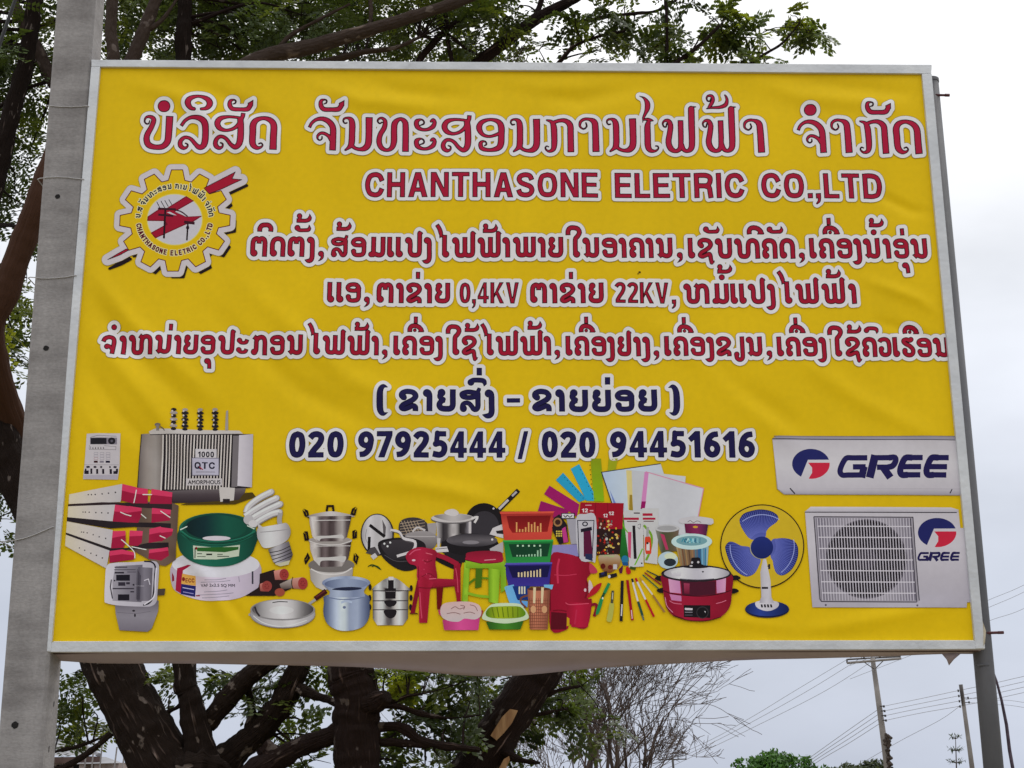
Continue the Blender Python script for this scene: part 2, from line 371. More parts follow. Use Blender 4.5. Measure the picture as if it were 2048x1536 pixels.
G_['o'] = [('s', [(187, 90), (150, 116, 32), (105, 119, 30), (58, 110, 32), (36, 78, 32), (58, 45, 32), (105, 33, 31), (155, 42, 33), (184, 80, 34), (187, 150, 33), (186, 210, 33), (165, 245, 33), (105, 254, 32), (60, 242, 32), (42, 205, 32)], 'rr'), ('d', 47, 202, 38)]
G_['mo'] = [('l', [(72, 0), (72, 225)], 'br'), ('s', [(200, 0), (200, 100), (200, 205), (182, 244), (142, 253), (102, 240), (74, 228)], 'br'), ('d', 42, 243, 42), ('d', 66, 244, 40)]
G_['e'] = [('l', [(36, 0), (36, 235)], 'br'), ('d', 54, 235, 50)]
G_['po'] = [_hd, ('s', [(48, 38), (66, 50), (75, 95), (75, 150), (75, 200), (95, 241), (140, 252), (185, 241), (202, 200), (202, 90), (202, -42)], 'rr'), ('l', [(203, -50, 33), (225, -48, 20), (247, -42, 4)], 'rr')]
G_['ay'] = [('l', [(145, -28), (145, 235)], 'br'), ('d', 164, 235, 49), ('s', [(38, -165, 30), (72, -112, 31), (92, -55, 32), (98, -20, 24)], 'br'), ('l', [(95, -35, 26), (84, 0, 12), (80, 22, 3)], 'rr'), ('l', [(100, -5, 16), (130, -15, 16)], 'rr')]
G_['fo'] = [_hd, ('s', [(48, 38), (64, 50), (73, 95), (73, 150), (73, 205), (88, 243), (125, 252), (162, 243), (178, 205), (178, 100), (178, 0)], 'rb'), ('s', [(178, 205), (195, 243), (232, 252), (270, 243), (285, 205), (285, 90), (285, -45)], 'rr'), ('l', [(286, -50, 33), (308, -48, 18), (330, -42, 4)], 'rr')]
G_['pho'] = [_hd, ('s', [(48, 38), (64, 50), (73, 95), (73, 150), (73, 205), (88, 243), (125, 252), (162, 243), (178, 205), (178, 100), (178, 0)], 'rb'), ('s', [(178, 205), (195, 243), (232, 252), (268, 243), (281, 205), (281, 90), (281, 0)], 'rb')]
G_['aa'] = [_hd, ('s', [(48, 38), (64, 46), (75, 85), (76, 180), (77, 285)], 'rb')]
G_['yo'] = [('s', [(58, 45), (42, 85), (52, 115, 32), (78, 130, 28)], 'rr'), ('d', 57, 45, 46), ('l', [(60, 142, 26), (98, 144, 27)], 'rb'), ('s', [(70, 150, 28), (42, 172, 33), (36, 212), (58, 244), (107, 252), (155, 245), (178, 205), (178, 100), (178, 0)], 'rb')]
G_['yho'] = [('s', [(58, 45), (42, 85), (52, 115, 32), (78, 130, 28)], 'rr'), ('d', 57, 45, 46), ('l', [(60, 142, 26), (98, 144, 27)], 'rb'), ('s', [(70, 150, 28), (42, 172, 33), (36, 212), (58, 244), (107, 252), (150, 245), (167, 205), (167, 80), (167, -42)], 'rr'), ('l', [(168, -50, 33), (190, -48, 18), (208, -42, 4)], 'rr')]
G_['ai'] = [('s', [(33, -22), (35, -80), (62, -120), (112, -126), (165, -112), (190, -66), (168, -15), (136, 22), (131, 80), (131, 150), (131, 235)], 'br'), ('d', 149, 235, 49)]
G_['no'] = [_hd, ('s', [(48, 38), (66, 48), (78, 95), (79, 170), (79, 228)], 'rr'), ('s', [(197, 0), (197, 100), (197, 205), (180, 243), (142, 252), (105, 240), (78, 222)], 'br'), ('p', [(14, 232), (60, 205), (115, 245), (64, 287)])]
G_['kho'] = [('s', [(62, 140, 30), (40, 118, 33), (38, 78), (60, 46), (107, 35), (158, 52), (180, 105), (180, 200), (180, 285)], 'rb'), ('l', [(60, 146, 26), (97, 147, 27)], 'rb'), ('s', [(75, 155, 28), (45, 175, 32), (38, 205), (40, 235)], 'rr'), ('d', 57, 240, 46)]
_top = [(64, 112, 33), (38, 88, 33), (42, 55, 33), (75, 34, 33), (115, 31, 33), (162, 45, 33), (187, 88, 34), (165, 132, 33), (110, 170, 32), (58, 200, 31), (37, 235, 33), (68, 254, 32)]
G_['khoo'] = [('d', 58, 105, 38), ('s', _top+[(115, 238, 31), (158, 215, 31), (184, 232, 33), (187, 262, 33), (187, 285, 33)], 'rb')]
G_['sso'] = [('d', 58, 105, 38), ('s', _top+[(115, 238, 31), (158, 220, 31), (176, 236, 32), (183, 290, 31), (192, 325, 31)], 'rr'), ('l', [(194, 334, 32), (214, 328, 18), (234, 312, 4)], 'rr')]
G_['bo'] = [_hd, ('s', [(48, 38), (66, 50), (75, 95), (75, 150), (75, 200), (95, 241), (140, 252), (185, 241), (202, 200), (202, 100), (202, 0)], 'rb')]
G_['tho'] = [_hd, ('s', [(48, 38), (66, 50), (76, 95), (77, 150), (78, 205), (95, 243), (135, 252), (173, 243), (190, 200), (192, 110), (207, 55), (252, 35), (299, 55), (316, 110), (317, 200), (318, 285)], 'rb')]
G_['ho'] = [_hd, ('s', [(48, 38), (68, 50), (78, 95), (78, 150), (78, 205), (95, 243), (135, 252), (175, 243), (193, 200), (195, 110), (214, 55), (262, 35), (304, 53), (321, 105), (322, 200), (322, 285)], 'rb'), ('p', [(140, 45), (182, -8), (225, 28), (180, 75)])]
G_['ko'] = [('s', [(45, 238), (70, 215), (73, 150), (74, 90), (95, 50), (142, 34), (180, 52), (195, 105), (195, 200), (195, 285)], 'rb'), ('d', 46, 236, 48), ('p', [(12, 50), (58, -5), (100, 30), (60, 80)])]
G_['a'] = [('s', [(45, 75, 34), (62, 102, 30), (100, 110, 28), (138, 98, 30), (152, 60, 30)], 'rb'), ('d', 44, 75, 40), ('s', [(42, 210, 34), (58, 237, 30), (97, 245, 28), (134, 233, 30), (148, 195, 30)], 'rb'), ('d', 41, 210, 40)]
G_['ya'] = [('s', [(127, 0, 33), (128, 150, 33), (128, 280, 33), (112, 322, 33), (78, 332, 33), (46, 308, 33), (40, 262, 33)], 'br'), ('d', 44, 255, 40)]
G_['hho'] = [('s', [(165, 20, 30), (135, 48, 33), (78, 33, 33), (38, 55, 33), (62, 92, 33), (122, 125, 33), (163, 172, 33), (163, 222, 33), (130, 252, 33), (80, 250, 33), (46, 220, 33), (48, 192, 33)], 'br'), ('d', 50, 190, 40), ('d', 148, 32, 38)]
G_['wo'] = [('s', [(22, 75, 33), (42, 45, 33), (95, 33, 33), (138, 50, 33), (157, 100, 33), (157, 200, 33), (140, 240, 33), (95, 253, 33), (56, 240, 33), (38, 200, 33), (44, 168, 33)], 'br'), ('d', 46, 168, 40)]
G_['jo'] = [('s', [(25, 108, 33), (42, 62, 33), (78, 38, 33), (115, 34, 33), (155, 52, 33), (172, 105, 33), (168, 200, 34), (164, 285, 34)], 'bb'), ('d', 84, 175, 42), ('s', [(84, 150, 18), (120, 170, 26), (150, 215, 24)], 'rr')]
# marks, y measured from the letter top
G_['i'] = [('s', [(32, -58), (34, -108), (62, -145), (107, -152), (155, -145), (183, -108), (182, -58)], 'bb')]
G_['ii'] = [('s', [(36, -48), (36, -95), (62, -132), (112, -138), (162, -120), (195, -85)], 'br'), ('p', [(140, -45), (170, -120), (215, -108), (242, -62), (232, -45)])]
G_['ue'] = [('s', [(36, -48), (36, -95), (62, -132), (112, -138), (162, -120), (195, -85)], 'br'), ('p', [(150, -45), (170, -120), (215, -108), (242, -62), (232, -45)]), ('d', 106, -74, 26)]
G_['an'] = [('d', 40, -115, 42), ('s', [(42, -105, 34), (75, -84, 28), (150, -84, 28), (188, -88, 29), (203, -108, 26)], 'rr'), ('l', [(204, -112, 25), (202, -135, 14), (196, -160, 3)], 'rr')]
G_['tho2'] = [('d', 42, 40, 38), ('s', [(50, 50, 30), (42, 78, 26), (34, 100, 26)], 'rr'), ('s', [(2, 104, 31), (70, 106, 30), (130, 106, 30), (172, 90, 31), (184, 65, 28)], 'br'), ('l', [(184, 62, 27), (184, 36, 14), (178, 10, 3)], 'rr')]
G_['ek'] = [('l', [(30, 0, 30), (30, 100, 30)], 'bb')]
G_['dot'] = [('d', 0, 0, 42)]
G_['on'] = [('d', 45, -90, 40), ('s', [(48, -100, 33), (75, -118, 30), (150, -118, 30), (184, -106, 30), (194, -80, 24)], 'rr'), ('l', [(194, -80, 24), (190, -60, 14), (186, -42, 3)], 'rr')]
G_['u'] = [('d', 45, 375, 43), ('s', [(46, 362, 30), (66, 368, 30), (78, 408, 30), (82, 485, 30)], 'rb')]
def stroke_prims(F, items, T, sc):
    """T maps glyph units to photo px (Nx2 -> Nx2), sc is the scale for radii"""
    for it in items:
        if it[0] == 'd':
            p = T(np.array([it[1:3]], float))[0]; q = np.array([*p, it[3]*sc]); F.prim.append(('c', q, q+np.array([0.01, 0, 0])))
        elif it[0] == 'p': F.loops([T(np.array(it[1], float))])
        else:
            P = np.array([(*p[:2], (p[2] if len(p) > 2 else R0)) for p in it[1]], float)
            if it[0] == 's': P = smooth_pts(P, False, 4)
            Q = np.column_stack([T(P[:, :2]), P[:, 2]*sc]); fl = it[2]
            for end in (0, 1):
                if fl[end] == 'b':         # flat end: replace the last stretch by a box
                    a, b = (Q[0], Q[1]) if end == 0 else (Q[-1], Q[-2])
                    v = b[:2]-a[:2]; L = np.hypot(*v); r = a[2]; ln = max(L, r*1.02)
                    F.box(a, a[:2]+v/L*ln, r)
                    # capsules begin one radius inside the flat end
                    acc = 0.0; k = 0; S = Q if end == 0 else Q[::-1]
                    while k < len(S)-2 and np.hypot(*(S[k+1][:2]-a[:2])) < r: k += 1
                    st = S[k+1].copy(); 
                    d0 = np.hypot(*(S[k+1][:2]-a[:2]))
                    if d0 > r: st[:2] = a[:2]+(S[k+1][:2]-a[:2])*(r/d0); S = np.vstack([st, S[k+1:]])
                    else: S = S[k+1:]
                    Q = S if end == 0 else S[::-1]
            if len(Q) == 1: Q = np.vstack([Q, Q+np.array([0.01, 0, 0])])
            F.caps(list(Q))
def lean(x, y): return (x-980.0)/(9578.0+y)
def place(F, g, X, Ytop, s, sx=1.0, dy=0.0):
    """letter g with its left edge at photo x = X; its top at Ytop"""
    k = lean(X, Ytop)
    def T(P):
        y = (P[:, 1]+dy)*s; return np.column_stack([X+P[:, 0]*s*sx+k*y, Ytop+y])
    stroke_prims(F, G_[g], T, s*(sx**0.5 if sx != 1 else 1))
def lao_line(items, y0, y1, s, sx=1.0):
    F = Field()
    for g, X, *dy in items: place(F, g, X, y0+(y1-y0)*(X-200)/1700.0, s, sx, dy[0] if dy else 0.0)
    return F
# ---- latin letters: bold grotesque capitals and figures, 100 units high, plus Blender's built-in font for the smallest prints
R1 = 10.4
A_ = {}
_O = [(40, 10), (61, 18), (69, 50), (61, 82), (40, 90), (19, 82), (11, 50), (19, 18), (40, 10)]
A_['C'] = (76, [('s', [(68, 36), (58, 16), (40, 10), (19, 19), (10.5, 50), (19, 81), (40, 90), (58, 84), (68, 64)], 'bb')])
A_['H'] = (72, [('l', [(10.4, 0), (10.4, 100)], 'bb'), ('l', [(61.6, 0), (61.6, 100)], 'bb'), ('l', [(12, 49), (60, 49)], 'rr')])
A_['A'] = (78, [('q', [[(0, 100), (27.5, 0), (50.5, 0), (78, 100), (55, 100), (49.5, 79), (28.5, 79), (23, 100)], [(33, 61), (45, 61), (39, 32)]])])
A_['N'] = (72, [('p', [(0, 0), (22, 0), (52, 62), (52, 0), (72, 0), (72, 100), (50, 100), (20, 38), (20, 100), (0, 100)])])
A_['T'] = (70, [('p', [(0, 0), (70, 0), (70, 18), (45.5, 18), (45.5, 100), (24.5, 100), (24.5, 18), (0, 18)])])
A_['S'] = (72, [('s', [(62, 31), (54, 14), (36, 9.6), (18, 15), (12, 28), (20, 41), (38, 49), (56, 57), (62, 72), (54, 86), (36, 90.4), (17, 85), (9, 68)], 'bb')])
A_['O'] = (80, [('s', _O, 'rr')])
A_['Q'] = (80, [('s', _O, 'rr'), ('l', [(48, 70), (76, 100)], 'rr')])
A_['E'] = (65, [('p', [(0, 0), (64, 0), (64, 18), (21, 18), (21, 40), (60, 40), (60, 57), (21, 57), (21, 82), (65, 82), (65, 100), (0, 100)])])
A_['L'] = (60, [('p', [(0, 0), (21, 0), (21, 82), (60, 82), (60, 100), (0, 100)])])
A_['I'] = (21, [('l', [(10.5, 0), (10.5, 100)], 'bb')])
A_['R'] = (74, [('l', [(10.4, 0), (10.4, 100)], 'bb'), ('s', [(12, 10), (45, 10), (61, 17), (63, 31), (57, 45), (45, 51), (12, 51)], 'rr'), ('s', [(44, 52), (58, 58), (61, 76), (64, 100)], 'rb')])
A_['D'] = (76, [('l', [(10.4, 0), (10.4, 100)], 'bb'), ('s', [(12, 10), (38, 10), (58, 20), (65, 50), (58, 80), (38, 90), (12, 90)], 'rr')])
A_['.'] = (20, [('l', [(10, 79), (10, 100)], 'bb')])
A_[','] = (21, [('l', [(10.4, 79), (10.4, 100)], 'bb'), ('s', [(13.5, 96, 7), (12, 110, 6), (3, 120, 4)], 'rr')])
A_['K'] = (77, [('l', [(10.4, 0), (10.4, 100)], 'bb'), ('p', [(20, 56), (50, 0), (75, 0), (44, 44), (77, 100), (52, 100), (31, 60), (20, 76)])])
A_['V'] = (74, [('p', [(0, 0), (23, 0), (37, 72), (51, 0), (74, 0), (48.5, 100), (25.5, 100)])])
A_['0'] = (62, [('s', [(31, 10), (45, 18), (51, 50), (45, 82), (31, 90), (17, 82), (11, 50), (17, 18), (31, 10)], 'rr')])
A_['1'] = (45, [('p', [(26, 0), (43, 0), (43, 100), (22, 100), (22, 30), (9, 40), (-1, 26)])])
A_['2'] = (60, [('s', [(6, 24), (16, 13), (31, 10), (45, 16), (48, 31), (40, 49), (24, 68), (13, 84)], 'br'), ('l', [(1, 91, 9), (58, 91, 9)], 'bb')])
A_['4'] = (64, [('q', [[(34, 0), (52, 0), (52, 64), (64, 64), (64, 81), (52, 81), (52, 100), (32, 100), (32, 81), (0, 81), (0, 66)], [(32, 64), (32, 27), (16, 64)]])])
A_['5'] = (60, [('l', [(13, 9, 9), (54, 9, 9)], 'bb'), ('l', [(20, 6, 8.5), (17, 46, 8.5)], 'rr'), ('s', [(14, 48), (30, 44), (45, 51), (49, 66), (43, 83), (28, 90), (4, 86)], 'rb')])
_6 = [('s', [(54, 10, 9.5), (34, 14, 10), (18, 32), (11, 64)], 'br'), ('s', [(31, 44, 9.6), (45, 51, 10), (51, 66), (45, 83), (31, 90, 10), (17, 83), (11, 66), (17, 51, 10), (31, 44, 9.6)], 'rr')]
A_['6'] = (62, _6)
A_['9'] = (62, [('s', [(62-p[0], 100-p[1], *p[2:]) for p in it[1]], it[2]) for it in _6])
A_['7'] = (60, [('p', [(0, 0), (60, 0), (60, 16), (30, 100), (8, 100), (38, 18), (0, 18)])])
A_['/'] = (44, [('p', [(28, 0), (44, 0), (16, 106), (0, 106)])])
def latin_T(F, text, place_, s, sx, gap=11.0):
    """place_(x, y) maps letter units to photo px"""
    x = 0.0
    for ch in text:
        w, items = A_[ch]; T = lambda P, x=x: place_(P[:, 0]+x, P[:, 1])
        fixed = []
        for it in items:
            if it[0] == 'q': F.loops([T(np.array(l, float)) for l in it[1]])
            elif it[0] in 'sl': fixed.append((it[0], [(*p[:2], (p[2] if len(p) > 2 else R1)) for p in it[1]], it[2]))
            else: fixed.append(it)
        stroke_prims(F, fixed, T, s*sx**0.5); x += w+gap
def latin_w(text, gap=11.0): return sum(A_[c][0] for c in text)+gap*(len(text)-1)
def latin(F, text, x0, x1, yb0, yb1, cap, gap=11.0):
    """text fitted between photo x0..x1 on a baseline, cap height in px"""
    s = cap/100.0; W_ = latin_w(text, gap); sx = (x1-x0)/(W_*s)
    def pl(x, y):
        t = x/W_; X = x0+t*(x1-x0); yb = yb0+(yb1-yb0)*t; h = (100-y)*s; return np.column_stack([X-lean(X, yb)*h, yb-h])
    latin_T(F, text, pl, s, sx, gap)
_font = {}
def glyph_loops(text):
    if text in _font: return _font[text]
    c = bpy.data.curves.new('tmp', 'FONT'); c.body = text; c.resolution_u = 5; o = bpy.data.objects.new('tmp', c); COL.objects.link(o)
    dg = bpy.context.evaluated_depsgraph_get(); m = o.evaluated_get(dg).to_mesh(); n = {}; ec = {}
    key = {v.index: (round(v.co.x, 5), round(v.co.y, 5)) for v in m.vertices}
    for p in m.polygons:
        for a, b in p.edge_keys: e = tuple(sorted((key[a], key[b]))); ec[e] = ec.get(e, 0)+1
    for (a, b), k in ec.items():
        if k == 1 and a != b: n.setdefault(a, []).append(b); n.setdefault(b, []).append(a)
    loops = []; seen = set()
    for k in n:
        if k in seen: continue
        L = [k]; seen.add(k); c_ = k
        while True:
            q = [z for z in n[c_] if z not in seen]
            if not q: break
            c_ = q[0]; seen.add(c_); L.append(c_)
        if len(L) > 2: loops.append(np.array(L))
    bpy.data.objects.remove(o); bpy.data.curves.remove(c); _font[text] = loops; return loops
def lettering(name, F, parent, label, e_white, cols, e_core=-1.6, e0=0.0, level=1, halo=True):
    F.bake(e_white+2)
    S = []
    if halo: S.append(Level(F, e_white+0.9, cols[3] if len(cols) > 3 else '84763c'))
    S += [Level(F, e_white, cols[0]), Level(F, e0, cols[1])]
    if cols[2]: S.append(Level(F, e_core+e0, cols[2]))
    return decal(name, S, parent, label, level)
# ---- picture shapes from short tuples; coordinates in an enlarged crop: photo = base + v / scale
def shapes(base, sc, items):
    o = []; bx, by = base
    def M(P): P = np.array(P, float).reshape(-1, 2); return np.column_stack([bx+P[:, 0]/sc, by+P[:, 1]/sc])
    for it in items:
        k, col = it[0], it[1]
        if k == 'p': o.append(Flat(col, [M(it[2])]))
        elif k == 'c': o.append(Flat(col, [smooth_pts(M(it[2]), True, 4)]))
        elif k == 'e':
            cx, cy, rx, ry = it[2:6]; n = 40 if rx/sc > 12 else 16; t = np.linspace(0, 2*math.pi, n, endpoint=False); o.append(Flat(col, [M(np.column_stack([cx+rx*np.cos(t), cy+ry*np.sin(t)]))]))
        elif k == 'l': o.append(Flat(col, [thick(M(it[3]), it[2]/sc)]))
        elif k == 'k': o.append(Flat(col, [thick(smooth_pts(M(it[3]), False, 4), it[2]/sc)]))
        elif k == 'r': x0, y0, x1, y1 = it[2:6]; o.append(Flat(col, [M([(x0, y0), (x1, y0), (x1, y1), (x0, y1)])]))
        elif k == 't':
            x0, x1, yb, h = it[3:7]; F = Field(); mine = all(c in A_ for c in it[2])
            if mine:
                W_ = latin_w(it[2]); latin_T(F, it[2], lambda x, y: M(np.column_stack([x0+x/W_*(x1-x0), yb-(100-y)/100*h])), h/100/sc, (x1-x0)/(W_*h/100))
            else:
                L = glyph_loops(it[2]); A = np.vstack(L); a0, a1 = A[:, 0].min(), A[:, 0].max(); bt = A[:, 1].max()
                F.loops([M(np.column_stack([x0+(P[:, 0]-a0)/(a1-a0)*(x1-x0), yb-P[:, 1]/bt*h])) for P in L], 0.03*h/sc)
            F.bake(1.5, 0.25); o.append(Level(F, 0.0, col))
        elif k == 'rays':                 # thin spokes kept inside the last closed shape
            w, c, n, r0, r1 = it[2:7]; par = o[-1] if not hasattr(o[-1], 'ray') else o[-1].ray
            for i in range(n):
                a = 2*math.pi*i/n; t = np.linspace(r0, r1, 60); Q = M(np.column_stack([c[0]+t*math.cos(a), c[1]+t*math.sin(a)])); m = par.inside(Q[:, 0], Q[:, 1])
                if m.sum() > 6: Q = Q[m]; s = Flat(col, [thick(Q[[0, -1]], w/sc)]); s.ray = par; o.append(s)
    return o
# ================================================================ the billboard
sign = empty('billboard', (0, 0, 0), 'large yellow printed shop billboard in a pale metal frame between two posts', 'billboard')
def ripple_mat(name, stops, rough, metal): return noisy(name, stops, 9, rough, 5, 0.15, 30, (1, 1, 1), metal)
M_strip = noisy('galvanised_strip', [(0.26, (0.36, 0.36, 0.36)), (0.38, (0.56, 0.58, 0.61)), (0.6, (0.66, 0.68, 0.705)), (0.75, (0.72, 0.735, 0.75))], 4.5, 0.5, 9, 0.15, 40, (1, 1, 1), 0.25)
M_tube = noisy('rusty_tube', [(0.3, (0.06, 0.035, 0.03)), (0.7, (0.12, 0.08, 0.07))], 14, 0.75, 5, 0.1)
M_cloth = noisy('vinyl_back', [(0.3, (0.38, 0.315, 0.345)), (0.7, (0.45, 0.375, 0.41))], 3, 0.6, 4, 0.1, 20)
def quad_strip(name, corners, front, depth, label, mat=M_strip):
    """a flat bar traced on the sign plane: four photo corners, front face at y=-front"""
    b = MB(); f = [V(px, py, 0.0) for px, py in corners]
    b.add([(p.x, -front, p.z) for p in f]+[(p.x, -front+depth, p.z) for p in f], [(0, 1, 2, 3), (7, 6, 5, 4), (0, 4, 5, 1), (1, 5, 6, 2), (2, 6, 7, 3), (3, 7, 4, 0)])
    o = b.build(name, mat, sign, label=label); md = o.modifiers.new('bev', 'BEVEL'); md.width = 0.003; md.segments = 2; return o
quad_strip('frame_strip', [(184, 122), (1862, 132), (1861, 150), (184, 136)], 0.016, 0.03, 'top frame strip')
quad_strip('frame_strip', [(109, 1283), (1946, 1281), (1968, 1299), (88, 1305)], 0.016, 0.03, 'bottom frame strip')
quad_strip('frame_strip', [(184, 136.5), (202, 136.6), (104, 1303), (88, 1304.5)], 0.019, 0.032, 'left frame strip')
quad_strip('frame_strip', [(1842, 150.4), (1861.5, 150.5), (1968, 1298), (1949, 1298.3)], 0.019, 0.032, 'right frame strip')
b = MB()                                                            # peeled bit of filler at the lower right corner
b.add([V(1963, 1236, -0.005), V(1972, 1262, -0.03), V(1970, 1285, -0.03), V(1964, 1300, -0.01), V(1963, 1236, 0.03), V(1971, 1262, 0.02), V(1970, 1285, 0.02), V(1964, 1300, 0.03)], [(0, 1, 5, 4), (1, 2, 6, 5), (2, 3, 7, 6), (0, 3, 2, 1), (4, 5, 6, 7), (0, 4, 7, 3)])
b.build('edge_filler', noisy('old_filler', [(0.3, (0.45, 0.38, 0.26)), (0.7, (0.66, 0.6, 0.48))], 30, 0.9), sign, label='peeling cream filler on the lower right corner')
# box frame of square tube behind the vinyl
b = MB(); tl, trr, br_, bl = [at(x, y, 0.0) for x, y in ((190, 128), (1857, 138), (1962, 1293), (95, 1298))]
def bar(p, q, w=0.02, y=0.060):
    p = Vector((p[0], y, p[2])); q = Vector((q[0], y, q[2])); d = (q-p); L = d.length; d.normalize(); n = Vector((0, 1, 0)); u = d.cross(n)
    b.box((p+q)/2, d*(L/2), n*w, u*w)
bar(tl, trr); bar(bl, br_); bar(tl, bl, 0.0195); bar(trr, br_, 0.0195)
for k in (0.25, 0.5, 0.75): bar(tl+(trr-tl)*k, bl+(br_-bl)*k, 0.0185, 0.061)
bar(tl+(bl-tl)*0.5, trr+(br_-trr)*0.5, 0.0175, 0.062)
b.build('tube_frame', M_tube, sign, label='welded steel tube frame behind the vinyl')
# the vinyl itself
nx, ny = 300, 200; gu, gv = np.meshgrid(np.linspace(0, 1, nx), np.linspace(0, 1, ny)); gu = gu.ravel(); gv = gv.ravel()
q = [np.array(c, float) for c in ((189, 127), (1857, 137), (1961, 1291), (94, 1296))]
PX = ((1-gv)*(1-gu))[:, None]*q[0]+((1-gv)*gu)[:, None]*q[1]+(gv*gu)[:, None]*q[2]+(gv*(1-gu))[:, None]*q[3]
X = sign_xyz(PX[:, 0], PX[:, 1], -0.8)
fc = [(j*nx+i, (j+1)*nx+i, (j+1)*nx+i+1, j*nx+i+1) for j in range(ny-1) for i in range(nx-1)]
me = mesh('banner', X.tolist(), fc); add_normals(me, PX[:, 0], PX[:, 1])
M_vinyl = material('yellow_vinyl', tuple(VINYL), 0.5, 0, 0.12); t = M_vinyl.node_tree; bs = t.nodes['Principled BSDF']
tc = t.nodes.new('ShaderNodeTexCoord'); n1 = t.nodes.new('ShaderNodeTexNoise'); n1.inputs['Scale'].default_value = 1.1; n1.inputs['Detail'].default_value = 4
rp = t.nodes.new('ShaderNodeValToRGB'); rp.color_ramp.elements[0].position = 0.3; rp.color_ramp.elements[1].position = 0.7
rp.color_ramp.elements[0].color = (*(VINYL*0.97), 1); rp.color_ramp.elements[1].color = (*(VINYL*1.03), 1)
t.links.new(tc.outputs['Object'], n1.inputs['Vector']); t.links.new(n1.outputs[0], rp.inputs[0]); print_mottle(t, rp.outputs[0])
banner = link('banner', me, sign, M_vinyl, 'yellow vinyl banner with soft diagonal folds')
# drooping fold of vinyl under the sign, and its torn flap
top = [(100, 1302), (300, 1302), (560, 1302), (800, 1301), (1000, 1300), (1200, 1299), (1500, 1299), (1800, 1299), (1960, 1299)]
low = [(100, 1316), (140, 1325), (330, 1327), (500, 1328), (640, 1331), (800, 1338), (930, 1351), (1010, 1354), (1100, 1346), (1180, 1336), (1350, 1326), (1600, 1316), (1800, 1311), (1960, 1306)]
xs = np.linspace(96, 1962, 90); ly = np.interp(xs, *zip(*low)); ly = np.convolve(np.pad(ly, 3, 'edge'), np.ones(7)/7, 'valid'); ty = np.interp(xs, *zip(*top))
v = []; f = []; rows = 7
for j in range(rows):
    k = j/(rows-1)
    for x, a, c in zip(xs, ty, ly):
        yy = 0.012+0.15*math.sin(k*math.pi*0.5)**1.3+0.012*math.sin(x/60+k*4)*k; py = a-1+(c-a+1)*k; v.append(V(x+2*math.sin(x/83.0)*k, py, yy))
nxx = len(xs)
f = [(j*nxx+i, (j+1)*nxx+i, (j+1)*nxx+i+1, j*nxx+i+1) for j in range(rows-1) for i in range(nxx-1)]
o = link('sagging_sheet', mesh('sagging_sheet', v, f, True), sign, M_cloth, 'sagging brownish back of the vinyl folded under the lower edge'); md = o.modifiers.new('s', 'SOLIDIFY'); md.thickness = 0.004; md.offset = 1
b = MB(); b.add([V(1884, 1308, 0.06), V(1902, 1306, 0.062), V(1922, 1307, 0.06), V(1898, 1331, 0.085), V(1894, 1320, 0.07), V(1908, 1319, 0.07)], [(0, 4, 1), (1, 5, 2), (1, 4, 5), (4, 3, 5)])
o = b.build('torn_flap', M_cloth, sign, True, 'small triangular torn flap hanging near the right corner'); md = o.modifiers.new('s', 'SOLIDIFY'); md.thickness = 0.003
# ---------------------------------------------------------------- lettering
RED = ('bbb4b6', '34040f', '8a1530'); NAVY = ('bab4b6', '0e0a22', '201b46')
HP = banner
# company name in ornate Lao letters: strokes read off enlarged crops (base, scale 6.827), (x, y, half width)
ZS = 2048/300.0
TT = {}
TT['bo'] = ((270, 170), [('s', [(200, 485, 9), (185, 525, 11), (150, 525, 13), (130, 490, 13), (150, 440, 18), (205, 430, 26), (255, 470, 36), (225, 570, 38), (170, 670, 42), (158, 750, 45), (190, 820, 45), (280, 850, 38), (380, 840, 42), (445, 770, 48), (460, 650, 50), (467, 530, 51), (473, 420, 52)], 'rb')])
TT['lo'] = ((270, 170), [('s', [(630, 560, 26), (680, 490, 26), (750, 450, 27), (830, 448, 32), (910, 475, 42), (958, 535, 49), (966, 640, 48), (955, 780, 48), (925, 842, 42), (875, 852, 38), (830, 815, 32), (780, 755, 29), (730, 722, 26), (670, 722, 28), (622, 770, 33), (622, 830, 35), (665, 865, 28), (712, 850, 17), (720, 815, 13), (690, 798, 11)], 'br')])
TT['i'] = ((270, 170), [('s', [(832, 342, 20), (765, 322, 32), (725, 250, 45), (765, 185, 37), (870, 153, 24), (980, 185, 37), (1022, 250, 45), (982, 322, 32), (893, 342, 20)], 'bb')])
TT['so'] = ((270, 170), [('s', [(1450, 455, 22), (1370, 442, 22), (1270, 437, 24), (1172, 462, 36), (1130, 530, 43), (1158, 600, 37), (1240, 633, 26), (1330, 612, 26), (1400, 560, 30), (1440, 500, 33)], 'rr'), ('l', [(1442, 490, 35), (1472, 430, 30), (1478, 378, 32)], 'rb'), ('s', [(1440, 480, 45), (1446, 560, 46), (1442, 740, 47), (1420, 825, 43), (1370, 860, 35), (1310, 822, 30), (1260, 757, 28), (1210, 722, 26), (1150, 720, 28), (1105, 768, 33), (1105, 830, 35), (1150, 866, 28), (1194, 850, 17), (1200, 812, 13), (1172, 797, 11)], 'rr')])
TT['an'] = ((270, 170), [('s', [(1335, 250, 9), (1366, 238, 12), (1372, 205, 12), (1340, 192, 14), (1297, 210, 26), (1292, 270, 34), (1330, 322, 34), (1430, 328, 32), (1530, 322, 36), (1574, 270, 36)], 'rr'), ('p', [(1535, 240), (1618, 200), (1613, 280), (1540, 300)])])
TT['do'] = ((270, 170), [('s', [(1692, 808, 11), (1725, 798, 12), (1744, 828, 13), (1712, 858, 20), (1655, 860, 34), (1607, 800, 46), (1610, 650, 48), (1615, 545, 48), (1660, 478, 40), (1755, 450, 30), (1850, 482, 40), (1896, 555, 48), (1892, 700, 50), (1885, 890, 52)], 'rb')])
